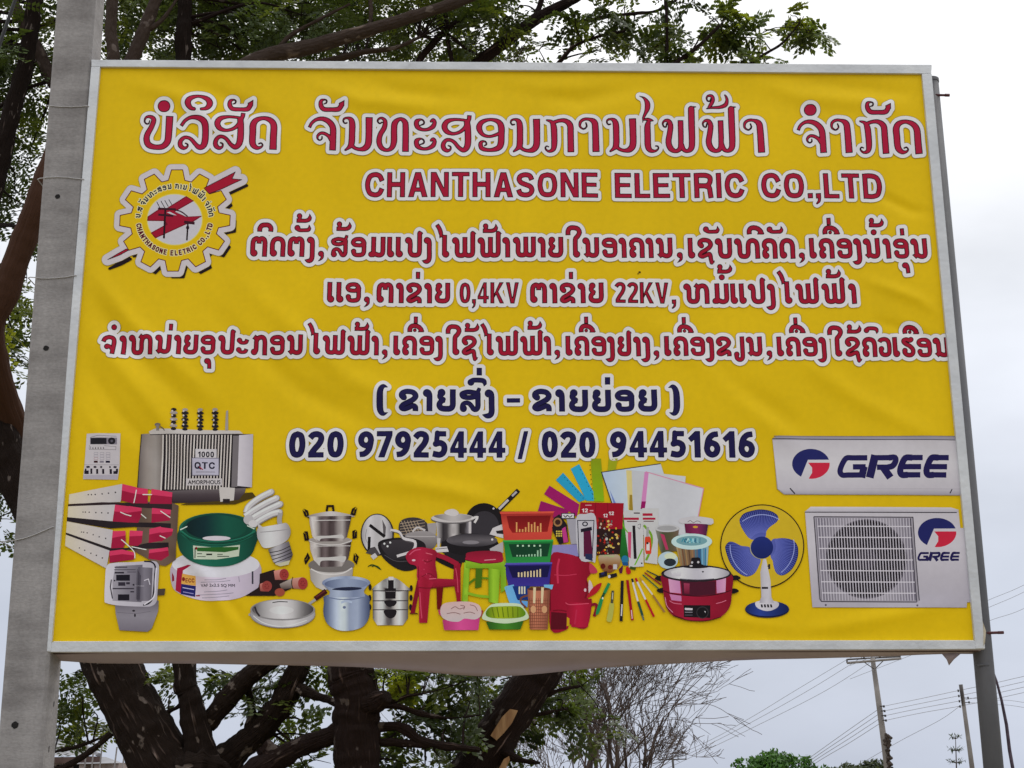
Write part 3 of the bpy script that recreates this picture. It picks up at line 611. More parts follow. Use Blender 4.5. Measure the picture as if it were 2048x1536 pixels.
TT['dot'] = ((270, 170), [('l', [(387, 288, 80), (403, 288, 80)], 'rr')])
TT['jo'] = ((600, 180), [('s', [(130, 520, 24), (165, 455, 24), (235, 407, 27), (320, 402, 34), (400, 442, 41), (450, 520, 45), (452, 650, 46), (445, 830, 47)], 'bb'), ('s', [(430, 680, 38), (390, 632, 28), (330, 598, 25), (280, 598, 23), (243, 632, 20), (243, 672, 14), (272, 690, 12), (300, 672, 11), (302, 642, 10)], 'rr')])
TT['no'] = ((600, 180), [('s', [(642, 455, 11), (612, 460, 12), (592, 430, 13), (607, 397, 16), (655, 388, 20), (698, 412, 36), (714, 470, 45), (712, 600, 45), (703, 735, 45), (668, 785, 28), (620, 822, 15)], 'rr'), ('s', [(945, 375, 50), (942, 600, 48), (932, 735, 48), (888, 795, 42), (820, 812, 28), (750, 795, 26), (705, 755, 30)], 'br')])
TT['tho'] = ((600, 180), [('s', [(1120, 445, 11), (1087, 460, 12), (1060, 430, 13), (1077, 397, 16), (1120, 388, 20), (1163, 430, 31), (1150, 520, 37), (1097, 610, 37), (1080, 710, 40), (1112, 788, 36), (1185, 822, 26), (1253, 788, 36), (1283, 700, 45), (1284, 550, 45), (1297, 452, 43), (1365, 398, 26), (1428, 432, 39), (1443, 520, 45), (1440, 845, 47)], 'rb')])
_u = [(1640, 482, 9), (1688, 462, 13), (1690, 425, 13), (1650, 402, 15), (1592, 432, 34), (1602, 500, 36), (1662, 538, 26), (1740, 538, 26), (1813, 500, 34), (1838, 442, 30), (1818, 408, 26), (1790, 425, 20)]
TT['a'] = ((600, 180), [('s', _u, 'rr'), ('s', [(x, y+262, r) for x, y, r in _u], 'rr')])
TT['o'] = ((870, 180), [('s', [(875, 600, 28), (750, 638, 22), (650, 610, 29), (602, 520, 43), (640, 442, 35), (750, 407, 24), (858, 432, 35), (903, 500, 47), (906, 620, 46), (898, 740, 47), (858, 798, 40), (750, 825, 28), (642, 803, 33), (622, 740, 32), (647, 707, 20), (690, 712, 13), (702, 745, 13), (677, 765, 10)], 'rr')])
TT['ko'] = ((870, 180), [('s', [(1527, 412, 14), (1590, 435, 28), (1620, 500, 44), (1628, 620, 45), (1628, 740, 43), (1612, 812, 34), (1552, 838, 19), (1507, 800, 13), (1522, 767, 11), (1552, 775, 9)], 'rr'), ('s', [(1612, 445, 28), (1700, 418, 28), (1780, 422, 34), (1843, 480, 44), (1850, 600, 46), (1855, 855, 47)], 'rb')])
TT['aa'] = ((1140, 170), [('s', [(217, 522, 11), (227, 570, 13), (187, 605, 13), (137, 572, 17), (142, 510, 23), (190, 473, 23), (260, 473, 24), (328, 510, 43), (346, 600, 47), (355, 920, 50)], 'rb')])
TT['ay'] = ((1140, 170), [('s', [(948, 157, 5), (1010, 185, 18), (1053, 250, 37), (1055, 320, 38), (1030, 390, 25), (1002, 450, 19), (992, 518, 4)], 'rr'), ('s', [(1000, 478, 15), (1050, 472, 22), (1100, 482, 22), (1142, 492, 4)], 'rr'), ('s', [(1075, 495, 28), (1057, 570, 44), (1060, 700, 46), (1065, 835, 45), (1100, 893, 33), (1165, 900, 19), (1205, 870, 13), (1200, 837, 12), (1170, 832, 10)], 'rr')])
TT['fo'] = ((1140, 170), [('s', [(1320, 530, 11), (1310, 573, 12), (1277, 565, 12), (1267, 520, 15), (1300, 487, 21), (1348, 497, 33), (1373, 560, 39), (1360, 670, 41), (1345, 780, 43), (1375, 865, 42), (1440, 903, 30), (1498, 873, 35), (1514, 780, 39), (1508, 480, 40)], 'rb'), ('s', [(1515, 800, 38), (1550, 878, 33), (1600, 903, 28), (1653, 868, 41), (1666, 780, 45), (1660, 550, 47), (1655, 330, 47)], 'rr'), ('l', [(1648, 315, 30), (1685, 302, 14), (1718, 298, 7)], 'rr')])
TT['tho2'] = ((1340, 170), [('s', [(556, 190, 11), (545, 218, 12), (512, 215, 12), (500, 177, 14), (522, 147, 17), (570, 152, 25), (588, 200, 27), (563, 258, 29), (530, 305, 20)], 'rr'), ('s', [(500, 322, 9), (580, 308, 19), (680, 302, 25), (758, 270, 31), (779, 210, 24), (768, 165, 18), (750, 137, 12)], 'rr')])
def title_letter(F, g, ddx=0.0, ddy=0.0):
    """letter g moved by (ddx, ddy) photo px from where it was read"""
    base, items = TT[g]
    def T(P):
        x = base[0]+P[:, 0]/ZS; y = base[1]+P[:, 1]/ZS; x0 = x.mean(); k = lean(x0+ddx, 250)-lean(x0, 250)
        return np.column_stack([x+ddx+k*(y-250), y+ddy])
    stroke_prims(F, items, T, 1/ZS)
F = Field()
for g, dx, dy in (('bo', 0, 0), ('dot', 0, 0), ('lo', 0, 0), ('i', 0, 0), ('so', 0, 0), ('an', 0, 0), ('do', 0, 0), ('jo', 0, 0), ('an', 330-1000/ZS, 10-53/ZS), ('no', 0, 0), ('tho', 0, 0), ('a', 0, 0),
                  ('so', 600-1000/ZS, 10-35/ZS), ('o', 0, 0), ('no', 270+444/ZS, 17/ZS), ('ko', 0, 0), ('aa', 0, 0), ('no', 540-88/ZS, -10+85/ZS), ('ay', 0, 0), ('fo', 0, 0), ('fo', 200-818/ZS, 0), ('tho2', 0, 0), ('aa', 200+882/ZS, 10/ZS),
                  ('jo', 970+45/ZS, 35/ZS), ('dot', 1300-17/ZS, 10-13/ZS), ('aa', 430+500/ZS, 10-55/ZS), ('an', 1300-135/ZS, 10-15/ZS), ('ko', 700-500/ZS, 20/ZS), ('do', 1300-100/ZS, 10-13/ZS)): title_letter(F, g, dx, dy)
lettering('printed_title', F, HP, 'company name in large ornate red Lao letters edged in white', 7.0, ('bdb5b8', '300414', '931a3c'), -1.8)
F = Field()
for wd, a, c, y0, y1 in (('CHANTHASONE', 729, 1196.5, 394.3, 395.8), ('ELETRIC', 1230, 1489.5, 395.8, 397), ('CO.,LTD', 1523, 1766.5, 397, 398)): latin(F, wd, a, c, y0, y1, 50.5)
lettering('printed_name', F, HP, 'company name in red Latin capitals edged in white', 6.3, ('bdb5b8', '340410', '8e1836'), -1.7)
def zl(base, items): return [(g, base+z/ZS, *d) for g, z, *d in items]
L3 = (zl(480, [('to', 148), ('i', 235), ('do', 415), ('to', 655), ('an', 740), ('tho2', 760, -320), ('ngo', 915), ('comma', 1075), ('so', 1240), ('tho2', 1310, -212), ('o', 1510), ('mo', 1755)])
      + zl(750, [('e', 165), ('e', 283), ('po', 408), ('ngo', 665), ('ay', 805), ('fo', 1050), ('fo', 1398), ('tho2', 1468, -188), ('aa', 1735), ('pho', 1880)])
      + zl(1030, [('aa', 305), ('yo', 445), ('ai', 690), ('no', 915), ('o', 1175), ('aa', 1408), ('kho', 1550), ('aa', 1775), ('no', 1915)])
      + zl(1310, [('comma', 290), ('e', 440), ('sso', 570), ('an', 660), ('bo', 812), ('tho', 1075), ('ii', 1255), ('kho', 1450), ('an', 1530), ('do', 1690), ('comma', 1950)])
      + zl(1580, [('e', 250), ('kho', 380), ('ue', 445), ('ek', 510, -275), ('o', 620), ('ngo', 850), ('no', 985), ('dot', 1146, -78), ('tho2', 1085, -280), ('aa', 1250), ('o', 1390), ('ek', 1505, -135), ('u', 1530-40), ('no', 1630)]))
F = lao_line(L3, 471.5, 477.0, 1/ZS); lettering('printed_line', F, HP, 'red Lao line starting with the word for installation', 7.2, RED, -1.75)
L4 = (zl(630, [('e', 170), ('e', 295), ('o', 415), ('comma', 675), ('to', 843), ('aa', 1105), ('khoo', 1243), ('ek', 1375, -147), ('aa', 1490), ('yo', 1635)])
      + zl(936.2, [('to', 843), ('aa', 1105), ('khoo', 1243), ('ek', 1375, -147), ('aa', 1490), ('yo', 1635)])
      + zl(1330, [('ho', 245), ('mo', 635), ('dot', 780, -83), ('tho2', 718, -267), ('e', 885), ('e', 1003), ('po', 1125), ('ngo', 1385), ('ay', 1515), ('fo', 1770)])
      + [('fo', 1641.5), ('tho2', 1651.8, -200), ('aa', 1694.5)])
F = lao_line(L4, 563.5, 567.5, 1/ZS)
for tx, a, c in (('0,4KV', 919, 1038), ('22KV', 1230.5, 1338)): latin(F, tx, a, c, 607.0, 607.8, 42.5, 9.0)
for a in ((1343.5, 598.5),): latin(F, ',', a[0], a[0]+9.5, 607.8, 607.8, 42)
lettering('printed_line', F, HP, 'red Lao line naming the 0,4KV and 22KV networks', 7.2, RED, -1.75, 0.0, 2, False)
L5 = (zl(190, [('jo', 100), ('dot', 245, -112), ('aa', 328), ('ho', 460), ('no', 830), ('ek', 1003, -155), ('aa', 1083), ('yo', 1215), ('o', 1443), ('u', 1508), ('po', 1685)])
      + zl(470, [('a', 22), ('ko', 225), ('o', 475), ('no', 712), ('ay', 970), ('fo', 1200), ('fo', 1535), ('tho2', 1628, -195), ('aa', 1862), ('comma', 2010)])
      + zl(750, [('e', 250), ('kho', 370), ('ue', 440), ('ek', 525, -270), ('o', 600), ('ngo', 820), ('ai', 965), ('sso', 1180), ('tho2', 1222, -183), ('ay', 1420), ('fo', 1645), ('fo', 1978)])
      + zl(1030, [('tho2', 168, -218), ('aa', 385), ('comma', 535), ('e', 685), ('kho', 805), ('ue', 870), ('ek', 945, -272), ('o', 1033), ('ngo', 1250), ('yho', 1390), ('aa', 1608), ('ngo', 1732), ('comma', 1885)])
      + zl(1310, [('e', 118), ('kho', 240), ('ue', 302), ('ek', 372, -275), ('o', 467), ('ngo', 690), ('khoo', 822), ('ya', 1060), ('no', 1232), ('comma', 1508), ('e', 1650), ('kho', 1772), ('ue', 1830), ('ek', 1898, -272)])
      + zl(1600, [('o', 18), ('ngo', 240), ('ai', 372), ('sso', 600), ('tho2', 640, -178), ('kho', 835), ('on', 868), ('wo', 1055), ('e', 1252), ('hho', 1370), ('ue', 1405), ('o', 1578), ('no', 1805)]))
F = lao_line(L5, 668.8, 674.6, 0.965/ZS); lettering('printed_line', F, HP, 'lowest red Lao line, running under the right frame strip', 7.2, RED, -1.65)
# wholesale and retail line, navy
ZN = 2048/330.0; F = Field(); sN = 275/285/ZN
for base, it in ((730, [('khoo', 415), ('aa', 715), ('yo', 885), ('so', 1165), ('on', 1262), ('ngo', 1480)]), (1040, [('khoo', 140), ('aa', 430), ('yo', 600), ('yo', 885), ('o', 1165), ('yo', 1455)])):
    for g, z in it: place(F, g, base+z/ZN, 720+368/ZN, sN, 1.2)
def nz_(base, P): return [np.array([base+x/ZN, 720+y/ZN, r/ZN]) for x, y, r in smooth_pts(P, False, 4)]
F.caps(nz_(730, [(285, 345, 3), (228, 332, 28), (192, 385, 38), (185, 500, 42), (190, 620, 40), (226, 672, 27), (285, 657, 3)]))
F.caps(nz_(1040, [(1840, 347, 3), (1895, 333, 27), (1932, 390, 38), (1943, 500, 42), (1940, 620, 40), (1908, 672, 27), (1850, 657, 3)]))
for base, x0, x1, y0, y1 in ((730, 1385, 1452, 100, 195), (1040, 1053, 1120, 212, 305)): F.box((base+(x0+x1)/2/ZN, 720+y0/ZN), (base+(x0+x1)/2/ZN, 720+y1/ZN), (x1-x0)/2/ZN)
F.box((730+1760/ZN, 720+503/ZN), (730+1925/ZN, 720+503/ZN), 28/ZN)
lettering('printed_line', F, HP, 'navy Lao line in brackets', 7.0, NAVY, -1.3, 0.0, 2, False)
F = Field()
for tx, a, c in (('020', 577.5, 686.5), ('97925444', 716, 1010), ('/', 1036, 1056), ('020', 1084, 1191), ('94451616', 1221, 1510.5)): latin(F, tx, a, c, 914.8, 914.8, 51.5, 13.0)
lettering('phone_number', F, HP, 'two navy telephone numbers edged in white', 7.2, NAVY, -1.3, 0.8)
# ---------------------------------------------------------------- gear emblem
ZG = 2048/300*0.9; ZG = 1843/300.0; gb = (200, 320)
def gz(P): P = np.array(P, float).reshape(-1, 2); return np.column_stack([gb[0]+P[:, 0]/ZG, gb[1]+P[:, 1]/ZG])
G = []
for k in range(12):
    a0 = math.radians(90+30*k)
    for da, ro in ((-10.6, 0), (-5.8, 1), (5.8, 1), (10.6, 0)):
        a = a0+math.radians(da); rx, ry = (680, 622) if ro else (548, 497)
        y = 745-ry*math.sin(a); G.append((922+rx*math.cos(a)-(y-745)*0.045, y))
gear = gz(G); bolt = gz([(1280, 350), (1665, 150), (1625, 235), (1745, 245), (1480, 370), (1340, 420)]); tail = gz([(325, 1090), (200, 1160), (92, 1226), (240, 1170), (352, 1108)])
Fg = Field(); Fg.loops([gear]); Fg.loops([bolt]); Fg.loops([tail]); Fg.bake(15)
off = np.array([62, 72])/ZG; Fs = Field(); Fs.loops([gear+off]); Fs.loops([bolt+off]); Fs.loops([tail+off*np.array([0.4, 1.5])]); Fs.bake(15)
S = [Level(Fs, 2.5, '1f0f16'), Level(Fg, 12.0, '84763c'), Level(Fg, 11.3, 'aba4a8')]
Fy = Field(); Fy.loops([gear]); Fy.bake(4); S += [Level(Fy, 0.9, '5a1a18'), Level(Fy, -0.9, 'YELLOW')]
Fb = Field(); Fb.loops([bolt]); Fb.loops([tail]); Fb.bake(4); S += [Level(Fb, 0.6, '3a0a18'), Level(Fb, -0.9, '8e1632')]
S += shapes(gb, ZG, [('e', 'b5ab5a', 920, 735, 345, 316), ('e', 'a9a5ab', 920, 735, 334, 306),
    ('p', '6a0e24', [(795, 612), (1062, 448), (1160, 508), (925, 640), (1060, 700), (1262, 690), (1140, 770), (1050, 800), (680, 965), (622, 896), (800, 800), (790, 755), (580, 752), (585, 698), (720, 610), (770, 590)]),
    ('p', '8a1532', [(825, 606), (1062, 462), (1140, 508), (905, 634), (1060, 708), (1235, 698), (1130, 758), (1045, 788), (690, 948), (638, 900), (835, 795), (800, 742), (596, 738), (600, 704), (722, 622)]),
    ('p', 'a9a5ab', [(822, 648), (860, 640), (945, 684), (900, 680)]), ('l', '22121c', 24, [(806, 600), (786, 965)]), ('l', '22121c', 20, [(1082, 780), (1068, 990)]), ('e', '22121c', 1078, 835, 20, 26), ('l', '3a1424', 26, [(718, 676), (905, 690)]), ('l', '3a1424', 34, [(1035, 765), (1165, 782)]),
    ('l', '3a1424', 26, [(715, 602), (935, 612)]), ('k', '3a1424', 16, [(900, 612), (1000, 640), (1080, 700)]), ('l', '201820', 9, [(700, 518), (742, 600)]), ('l', '201820', 9, [(752, 508), (798, 592)]), ('l', '201820', 9, [(798, 500), (842, 578)]), ('l', '201820', 9, [(848, 490), (886, 555)])])
# ring of small letters
def arc_pt(a, rx, ry): y = 738-ry*math.sin(a); return np.array([918+rx*math.cos(a)-(y-745)*0.03, y])
Fr = Field(); word = 'CHANTHASONE ELETRIC CO.,LTD'; adv = [1.0 if c not in ' .,I' else 0.62 for c in word]; tot = sum(adv); acc = 0
for c, w in zip(word, adv):
    a = math.radians(186+168*(acc+w/2)/tot); acc += w
    if c == ' ': continue
    wd = A_[c][0]; sc = 0.62; p = arc_pt(a, 452, 412); q = arc_pt(a+0.01, 452, 412); tx = (q-p)/np.hypot(*(q-p)); up = np.array([tx[1], -tx[0]])
    latin_T(Fr, c, lambda x, y, p=p, tx=tx, up=up, wd=wd: gz(p+np.outer((x-wd/2)*0.52, tx)+np.outer((64-y)*sc, up)), sc/ZG*0.9, 1.0)
Fr.bake(3); S += [Level(Fr, 1.6, 'b8b08c'), Level(Fr, 0.35, '55102a')]
Fr = Field(); seq = ['bo', '.', 'so', ' ', 'jo+an', 'no', 'tho', 'a', 'so', 'o', 'no', ' ', 'ko', 'aa', 'no', 'ay', 'fo', 'fo+tho2', 'aa', ' ', 'jo+dot', 'aa', 'ko+an', 'do']
wds = {'bo': 238, 'so': 240, 'jo': 205, 'no': 235, 'tho': 350, 'a': 180, 'o': 220, 'ko': 225, 'aa': 110, 'ay': 215, 'fo': 330, 'do': 215}
adv = [110 if s in ' .' else wds[s.split('+')[0]]+40 for s in seq]; tot = sum(adv); acc = 0
for s_, w in zip(seq, adv):
    a = math.radians(178-173*(acc+w/2)/tot); acc += w; p = arc_pt(a, 420, 378); q = arc_pt(a-0.01, 420, 378); tx = (q-p)/np.hypot(*(q-p)); dn = np.array([-tx[1], tx[0]]); sc = 62/285.0
    if s_ == ' ': continue
    if s_ == '.': c = gz([p])[0]; Fr.prim.append(('c', np.array([*c, 1.0]), np.array([*c+0.01, 1.0]))); continue
    for k, g in enumerate(s_.split('+')):
        ox, oy = (0, 0) if k == 0 else {'an': (0, 0), 'dot': (130, -85), 'tho2': (60, -200)}[g]
        T = lambda P, p=p, tx=tx, dn=dn, w=w, ox=ox, oy=oy: gz(p+np.outer((P[:, 0]+ox-(w-40)/2)*sc, tx)+np.outer((P[:, 1]+oy-285)*sc, dn))
        stroke_prims(Fr, [(*it[:-1], it[-1]) if it[0] != 'd' else (it[0], it[1], it[2], it[3]*0.7) for it in G_[g]], T, sc/ZG*0.8)
Fr.bake(4); S += [Level(Fr, 1.6, 'b8b08c'), Level(Fr, 0.2, '1a1636')]
decal('gear_emblem', S, HP, 'round gear emblem crossed by a red lightning bolt', 1)
# ---------------------------------------------------------------- pictures of goods
def pic(name, label, base, sc, items, level=1): return decal(name, shapes(base, sc, items), HP, label, level)
A1, S1 = (100, 800), 6.4
it = [('p', 'a7a1a5', [(475, 435), (905, 430), (892, 835), (868, 1020), (425, 1015), (445, 830)]), ('l', '6a646a', 6, [(520, 482), (620, 460), (855, 468)]), ('r', '77717a', 518, 486, 862, 572), ('r', '25232a', 524, 492, 730, 570), ('e', '26232a', 795, 528, 47, 45), ('e', '55515a', 795, 528, 16, 16),
      ('l', '6a6468', 5, [(508, 580), (505, 636), (845, 640), (848, 600), (700, 590)]), ('l', '7a747a', 5, [(443, 832), (882, 832)]), ('r', '3a1a20', 565, 780, 615, 806), ('r', '77717a', 640, 780, 692, 806), ('r', '1c1830', 716, 780, 770, 806)]
it += [('p', '2c2830', [(x, 628), (x+9, 603), (x+18, 628)]) for x in range(545, 690, 34)] + [('r', '77717a', 518, 598, 528, 630)]
for x in (568, 645, 722): it += [('l', '807a84' if y != 740 or x > 600 else '8a6a70', 4, [(x, y), (x+50, y), (x+50, y+24), (x, y+24), (x, y)]) for y in (676, 708, 740)]
it += [('r', '231c28', *q) for q in ((442, 905, 500, 950), (450, 880, 470, 950), (520, 880, 545, 948), (594, 885, 620, 948), (670, 885, 697, 948), (765, 885, 795, 948), (812, 910, 866, 948), (845, 880, 872, 930))] + [('e', '2a2430', x, 860, rx, 14) for x, rx in ((490, 26), (580, 20), (658, 14), (835, 22), (770, 10))]
it += [('p', '97919a', [(430, 962), (872, 958), (866, 1016), (427, 1012)])]
pic('meter_picture', 'printed white electronic meter', A1, S1, it)
it = [('p', '4a3c12', [(440, 990), (505, 985), (512, 994), (470, 1009), (360, 1010)]), ('p', ('v', '6a6264', '4a4044', '33292d'), [(322, 979), (492, 974), (490, 985), (478, 1000), (380, 1006), (345, 1006), (335, 985)]), ('p', ('h', '5d5554', '857c78', '8d8683', '6d6562'), [(283, 868), (327, 866), (322, 982), (275, 975)]), ('l', '2a2226', 1.6, [(282.5, 868), (275, 975)]),
      ('p', '251f23', [(326, 866), (506, 868), (500, 976), (321, 982)])]
it += [('l', 'aaa29f' if i % 3 else 'b5aeaa', 2.5, [(334+i*6.1, 868), (330.5+i*6.05, 979)]) for i in range(22)]
it += [('l', 'b0a9a6', 3, [(327, 866), (322, 981)]), ('p', '6b6568', [(466, 871), (478, 871), (475, 974), (463, 974)]), ('p', ('h', 'b0aab0', '9d979e'), [(478, 870), (506, 868), (504, 975), (475, 972)]), ('p', 'a8a2a0', [(298, 863), (310, 858), (478, 861), (486, 867), (300, 869)]), ('l', '332d30', 1.6, [(300, 869.5), (486, 868.5)]),
       ('p', 'a8a2a0', [(438, 974), (470, 976), (468, 1001), (441, 1004)]), ('r', '2b2326', 446, 998, 460, 1006), ('r', 'aba6a9', 391, 898, 433, 917), ('t', '201c28', '1000', 396, 428, 914.5, 11.5), ('r', '605c68', 383.5, 915.5, 438.5, 951.5), ('r', '9f9ba8', 385, 917, 437, 950), ('t', '262434', 'QTC', 389, 430, 938, 13.5), ('l', '8a2030', 2, [(399, 934), (406, 940)]), ('r', '77727c', 392, 943.5, 430, 945), ('r', 'a8a2a4', 372, 957, 444, 971), ('t', '2c272c', 'AMORPHOUS', 376, 441, 968.5, 8)]
for x, lt in ((348, 1), (370, 0), (400, 0), (430, 0)):
    it += [('r', '4a4446', x-2.5, 820, x+2.5, 859)] + [('e', ('8d8480' if (k+lt) % 2 == 0 and (lt or k < 2) else '231d22'), x, 819+6.6*k, 7.2 if k % 2 else 5.4, 3.0) for k in range(7)] + [('e', 'a8a09c', x-3, 822+9*k, 1.8, 2.0) for k in range(4)]
it += [('p', '8d8683', [(452, 822), (456, 820), (456, 860), (450, 860)]), ('e', '6b6362', 316, 850, 6, 3), ('r', '7b7372', 313, 850, 319, 862), ('k', '5b5352', 2, [(321, 854), (326, 857), (330, 862)])]
pic('transformer_picture', 'printed grey finned transformer', (0, 0), 1.0, it, 2)
A2, S2 = (120, 950), 4.725
cap = lambda P, t=0.4: [('p', '8c1c3e', P), ('p', 'b23a5c', [P[0], P[1], [P[1][0]*.6+P[2][0]*.4, P[1][1]*.6+P[2][1]*.4], [P[0][0]*.6+P[-1][0]*.4, P[0][1]*.6+P[-1][1]*.4]])]
it = [('p', ('h', '54453e', '6b594d', '5a4a42'), [(760, 250), (1060, 262), (1122, 290), (1095, 800), (1000, 862), (930, 850), (700, 720)]), ('p', ('h', 'b3aa98', 'ada5a2', 'a5a0a3'), [(90, 185), (590, 85), (600, 100), (575, 240), (570, 255), (85, 275)]), ('p', '33272a', [(78, 280), (400, 258), (1060, 268), (1060, 330), (700, 305), (80, 296)]), ('p', ('h', 'b3aa98', 'ada5a2', 'a5a0a3'), [(80, 298), (520, 280), (515, 440), (75, 400)]),
      ('p', '2a2226', [(68, 400), (500, 440), (860, 450), (1050, 460), (1050, 505), (700, 490), (480, 505), (68, 438)]), ('p', ('h', 'b0a796', 'ada5a2', 'a5a0a3'), [(68, 440), (500, 520), (485, 692), (60, 545)]), ('p', '2a2226', [(58, 546), (480, 692), (640, 690), (840, 640), (1030, 640), (1030, 690), (800, 700), (470, 722), (56, 562)]), ('p', ('h', 'b0a796', 'ada5a2', 'a5a0a3'), [(58, 566), (470, 715), (450, 840), (440, 885), (50, 670)])]
for P in ([(590, 85), (718, 115), (700, 272), (576, 240)], [(715, 118), (830, 132), (830, 270), (705, 268)], [(866, 130), (1062, 165), (1056, 275), (848, 272)], [(520, 280), (650, 295), (640, 448), (498, 440)], [(650, 292), (772, 312), (770, 380), (738, 450), (636, 448)], [(870, 312), (1050, 330), (1040, 432), (865, 452)], [(500, 530), (620, 528), (625, 640), (600, 690), (483, 694)], [(660, 524), (782, 530), (776, 640), (740, 672), (653, 668)], [(846, 510), (955, 488), (960, 625), (838, 642)], [(955, 494), (1072, 512), (1060, 572), (958, 632)], [(470, 720), (590, 705), (595, 815), (468, 832)], [(590, 705), (716, 736), (700, 802), (592, 815)], [(846, 708), (1022, 684), (1032, 762), (960, 812), (838, 792)]): it += cap(P)
it += [('k', 'c9b9b4', 9, P) for P in ([(722, 140), (712, 200), (698, 265)], [(570, 350), (620, 372), (672, 386)], [(765, 368), (815, 410)], [(580, 610), (650, 670), (705, 730), (710, 790)], [(680, 680), (820, 708)], [(945, 575), (1000, 600)], [(780, 185), (870, 185)], [(950, 340), (1045, 405)])]
it += [('e', '4a4446', x, y, 5+x/180, 5+x/180) for x, y in ((270, 188), (300, 188), (335, 186), (400, 180), (460, 173), (525, 165), (220, 352), (242, 352), (278, 353), (340, 356), (395, 358), (455, 360), (205, 540), (225, 542), (258, 548), (315, 565), (372, 585), (433, 600), (185, 690), (235, 712), (293, 740), (345, 760), (402, 785))]
pic('trunking_picture', 'printed white cable trunking with red wrapped ends', A2, S2, it, 3)
it = [('p', ('v', '5d5760', '827d85', '6d6770'), [(525, 1225), (905, 1180), (937, 1190), (930, 1290), (870, 1450), (830, 1482), (565, 1467), (530, 1310)]), ('k', '6a646c', 5, [(545, 1300), (720, 1310), (860, 1290)]), ('e', '2f2a30', 700, 1285, 14, 9), ('e', '2f2a30', 712, 1328, 9, 16), ('p', '4a4038', [(925, 1080), (1000, 1075), (990, 1138), (925, 1140)]),
      ('c', ('h', 'b3aeb5', 'a5a0a8', '98939b'), [(445, 862), (520, 832), (700, 826), (880, 815), (930, 838), (940, 900), (925, 1120), (915, 1200), (870, 1240), (780, 1246), (560, 1235), (445, 1212), (425, 1180), (430, 1000)]), ('k', '26222c', 15, [(800, 818), (870, 826), (904, 868), (900, 960), (885, 1140), (850, 1210), (790, 1232)]), ('p', ('h', '8f8a92', '77727b', '66616a'), [(530, 862), (785, 850), (775, 1205), (500, 1190), (500, 1000)]), ('p', ('h', '4a4550', '77727b', '5a555e'), [(745, 872), (880, 880), (868, 1190), (735, 1195)]),
      ('r', '1f1c26', 535, 945, 665, 1002), ('r', '35303a', 555, 1015, 622, 1050), ('r', '35303a', 630, 1015, 665, 1036), ('r', '221e28', 552, 1130, 660, 1187), ('r', '3a353e', 500, 1070, 705, 1082), ('r', '4a454e', 520, 868, 640, 880), ('r', '4a454e', 516, 894, 720, 902), ('r', '2f2a34', 520, 918, 610, 934), ('r', '55505a', 640, 915, 725, 924), ('e', '2a2630', 520, 1000, 8, 8), ('e', '2a2630', 700, 1040, 9, 9), ('r', '2a2630', 670, 1100, 705, 1112), ('l', '2f2a34', 10, [(490, 990), (480, 1060), (500, 1170)]), ('l', 'b5b0b8', 7, [(800, 1000), (840, 985), (855, 1040)]), ('l', 'a5a0a8', 4, [(720, 1050), (800, 1052)]), ('k', 'b5b0b8', 12, [(915, 880), (905, 1000), (893, 1150), (800, 1228)])]
it += [('l', '2a2630', 4, [(735+8*i, 890+14*i % 60), (725+8*i, 1180)]) for i in range(5)]
pic('meter_picture', 'printed round cornered glass fronted meter', A2, S2, it, 4)
it = [('c', ('h', '143d33', '1f5f4e', '1d5a4a', '123a30'), [(1128, 520), (1126, 690), (1200, 790), (1330, 850), (1480, 868), (1640, 850), (1780, 780), (1840, 690), (1857, 530), (1600, 420), (1350, 420)]), ('e', '1f5c4b', 1490, 512, 364, 152), ('e', '164438', 1490, 505, 335, 140), ('e', ('h', '0d2426', '123034', '1b5244', '174a3c'), 1478, 498, 288, 118), ('e', 'b0aab0', 1482, 600, 132, 22), ('k', '123a2f', 9, [(1140, 545), (1260, 620), (1480, 652), (1700, 622), (1848, 548)]), ('k', '2a6c5a', 8, [(1150, 530), (1260, 600), (1480, 632), (1700, 602), (1840, 535)]), ('k', '143f33', 6, [(1160, 560), (1270, 640), (1480, 672), (1690, 642), (1840, 575)]),
      ('p', 'a5aa9c', [(1260, 668), (1480, 690), (1702, 662), (1692, 768), (1480, 800), (1268, 798)]), ('p', '2d5a2a', [(1292, 688), (1690, 680), (1688, 706), (1560, 732), (1300, 722)]), ('e', '7a1a20', 1290, 695, 10, 14), ('r', '3a4238', 1300, 742, 1345, 750), ('r', '2a3028', 1385, 745, 1440, 760), ('r', '4a5248', 1300, 770, 1380, 777), ('r', '4a5248', 1488, 748, 1540, 756), ('r', '4a5248', 1488, 766, 1600, 775), ('r', '2a3028', 1275, 690, 1284, 790), ('l', 'b0b8b0', 10, [(1138, 520), (1205, 488)]), ('l', 'b0b8b0', 10, [(1770, 480), (1840, 512)])]
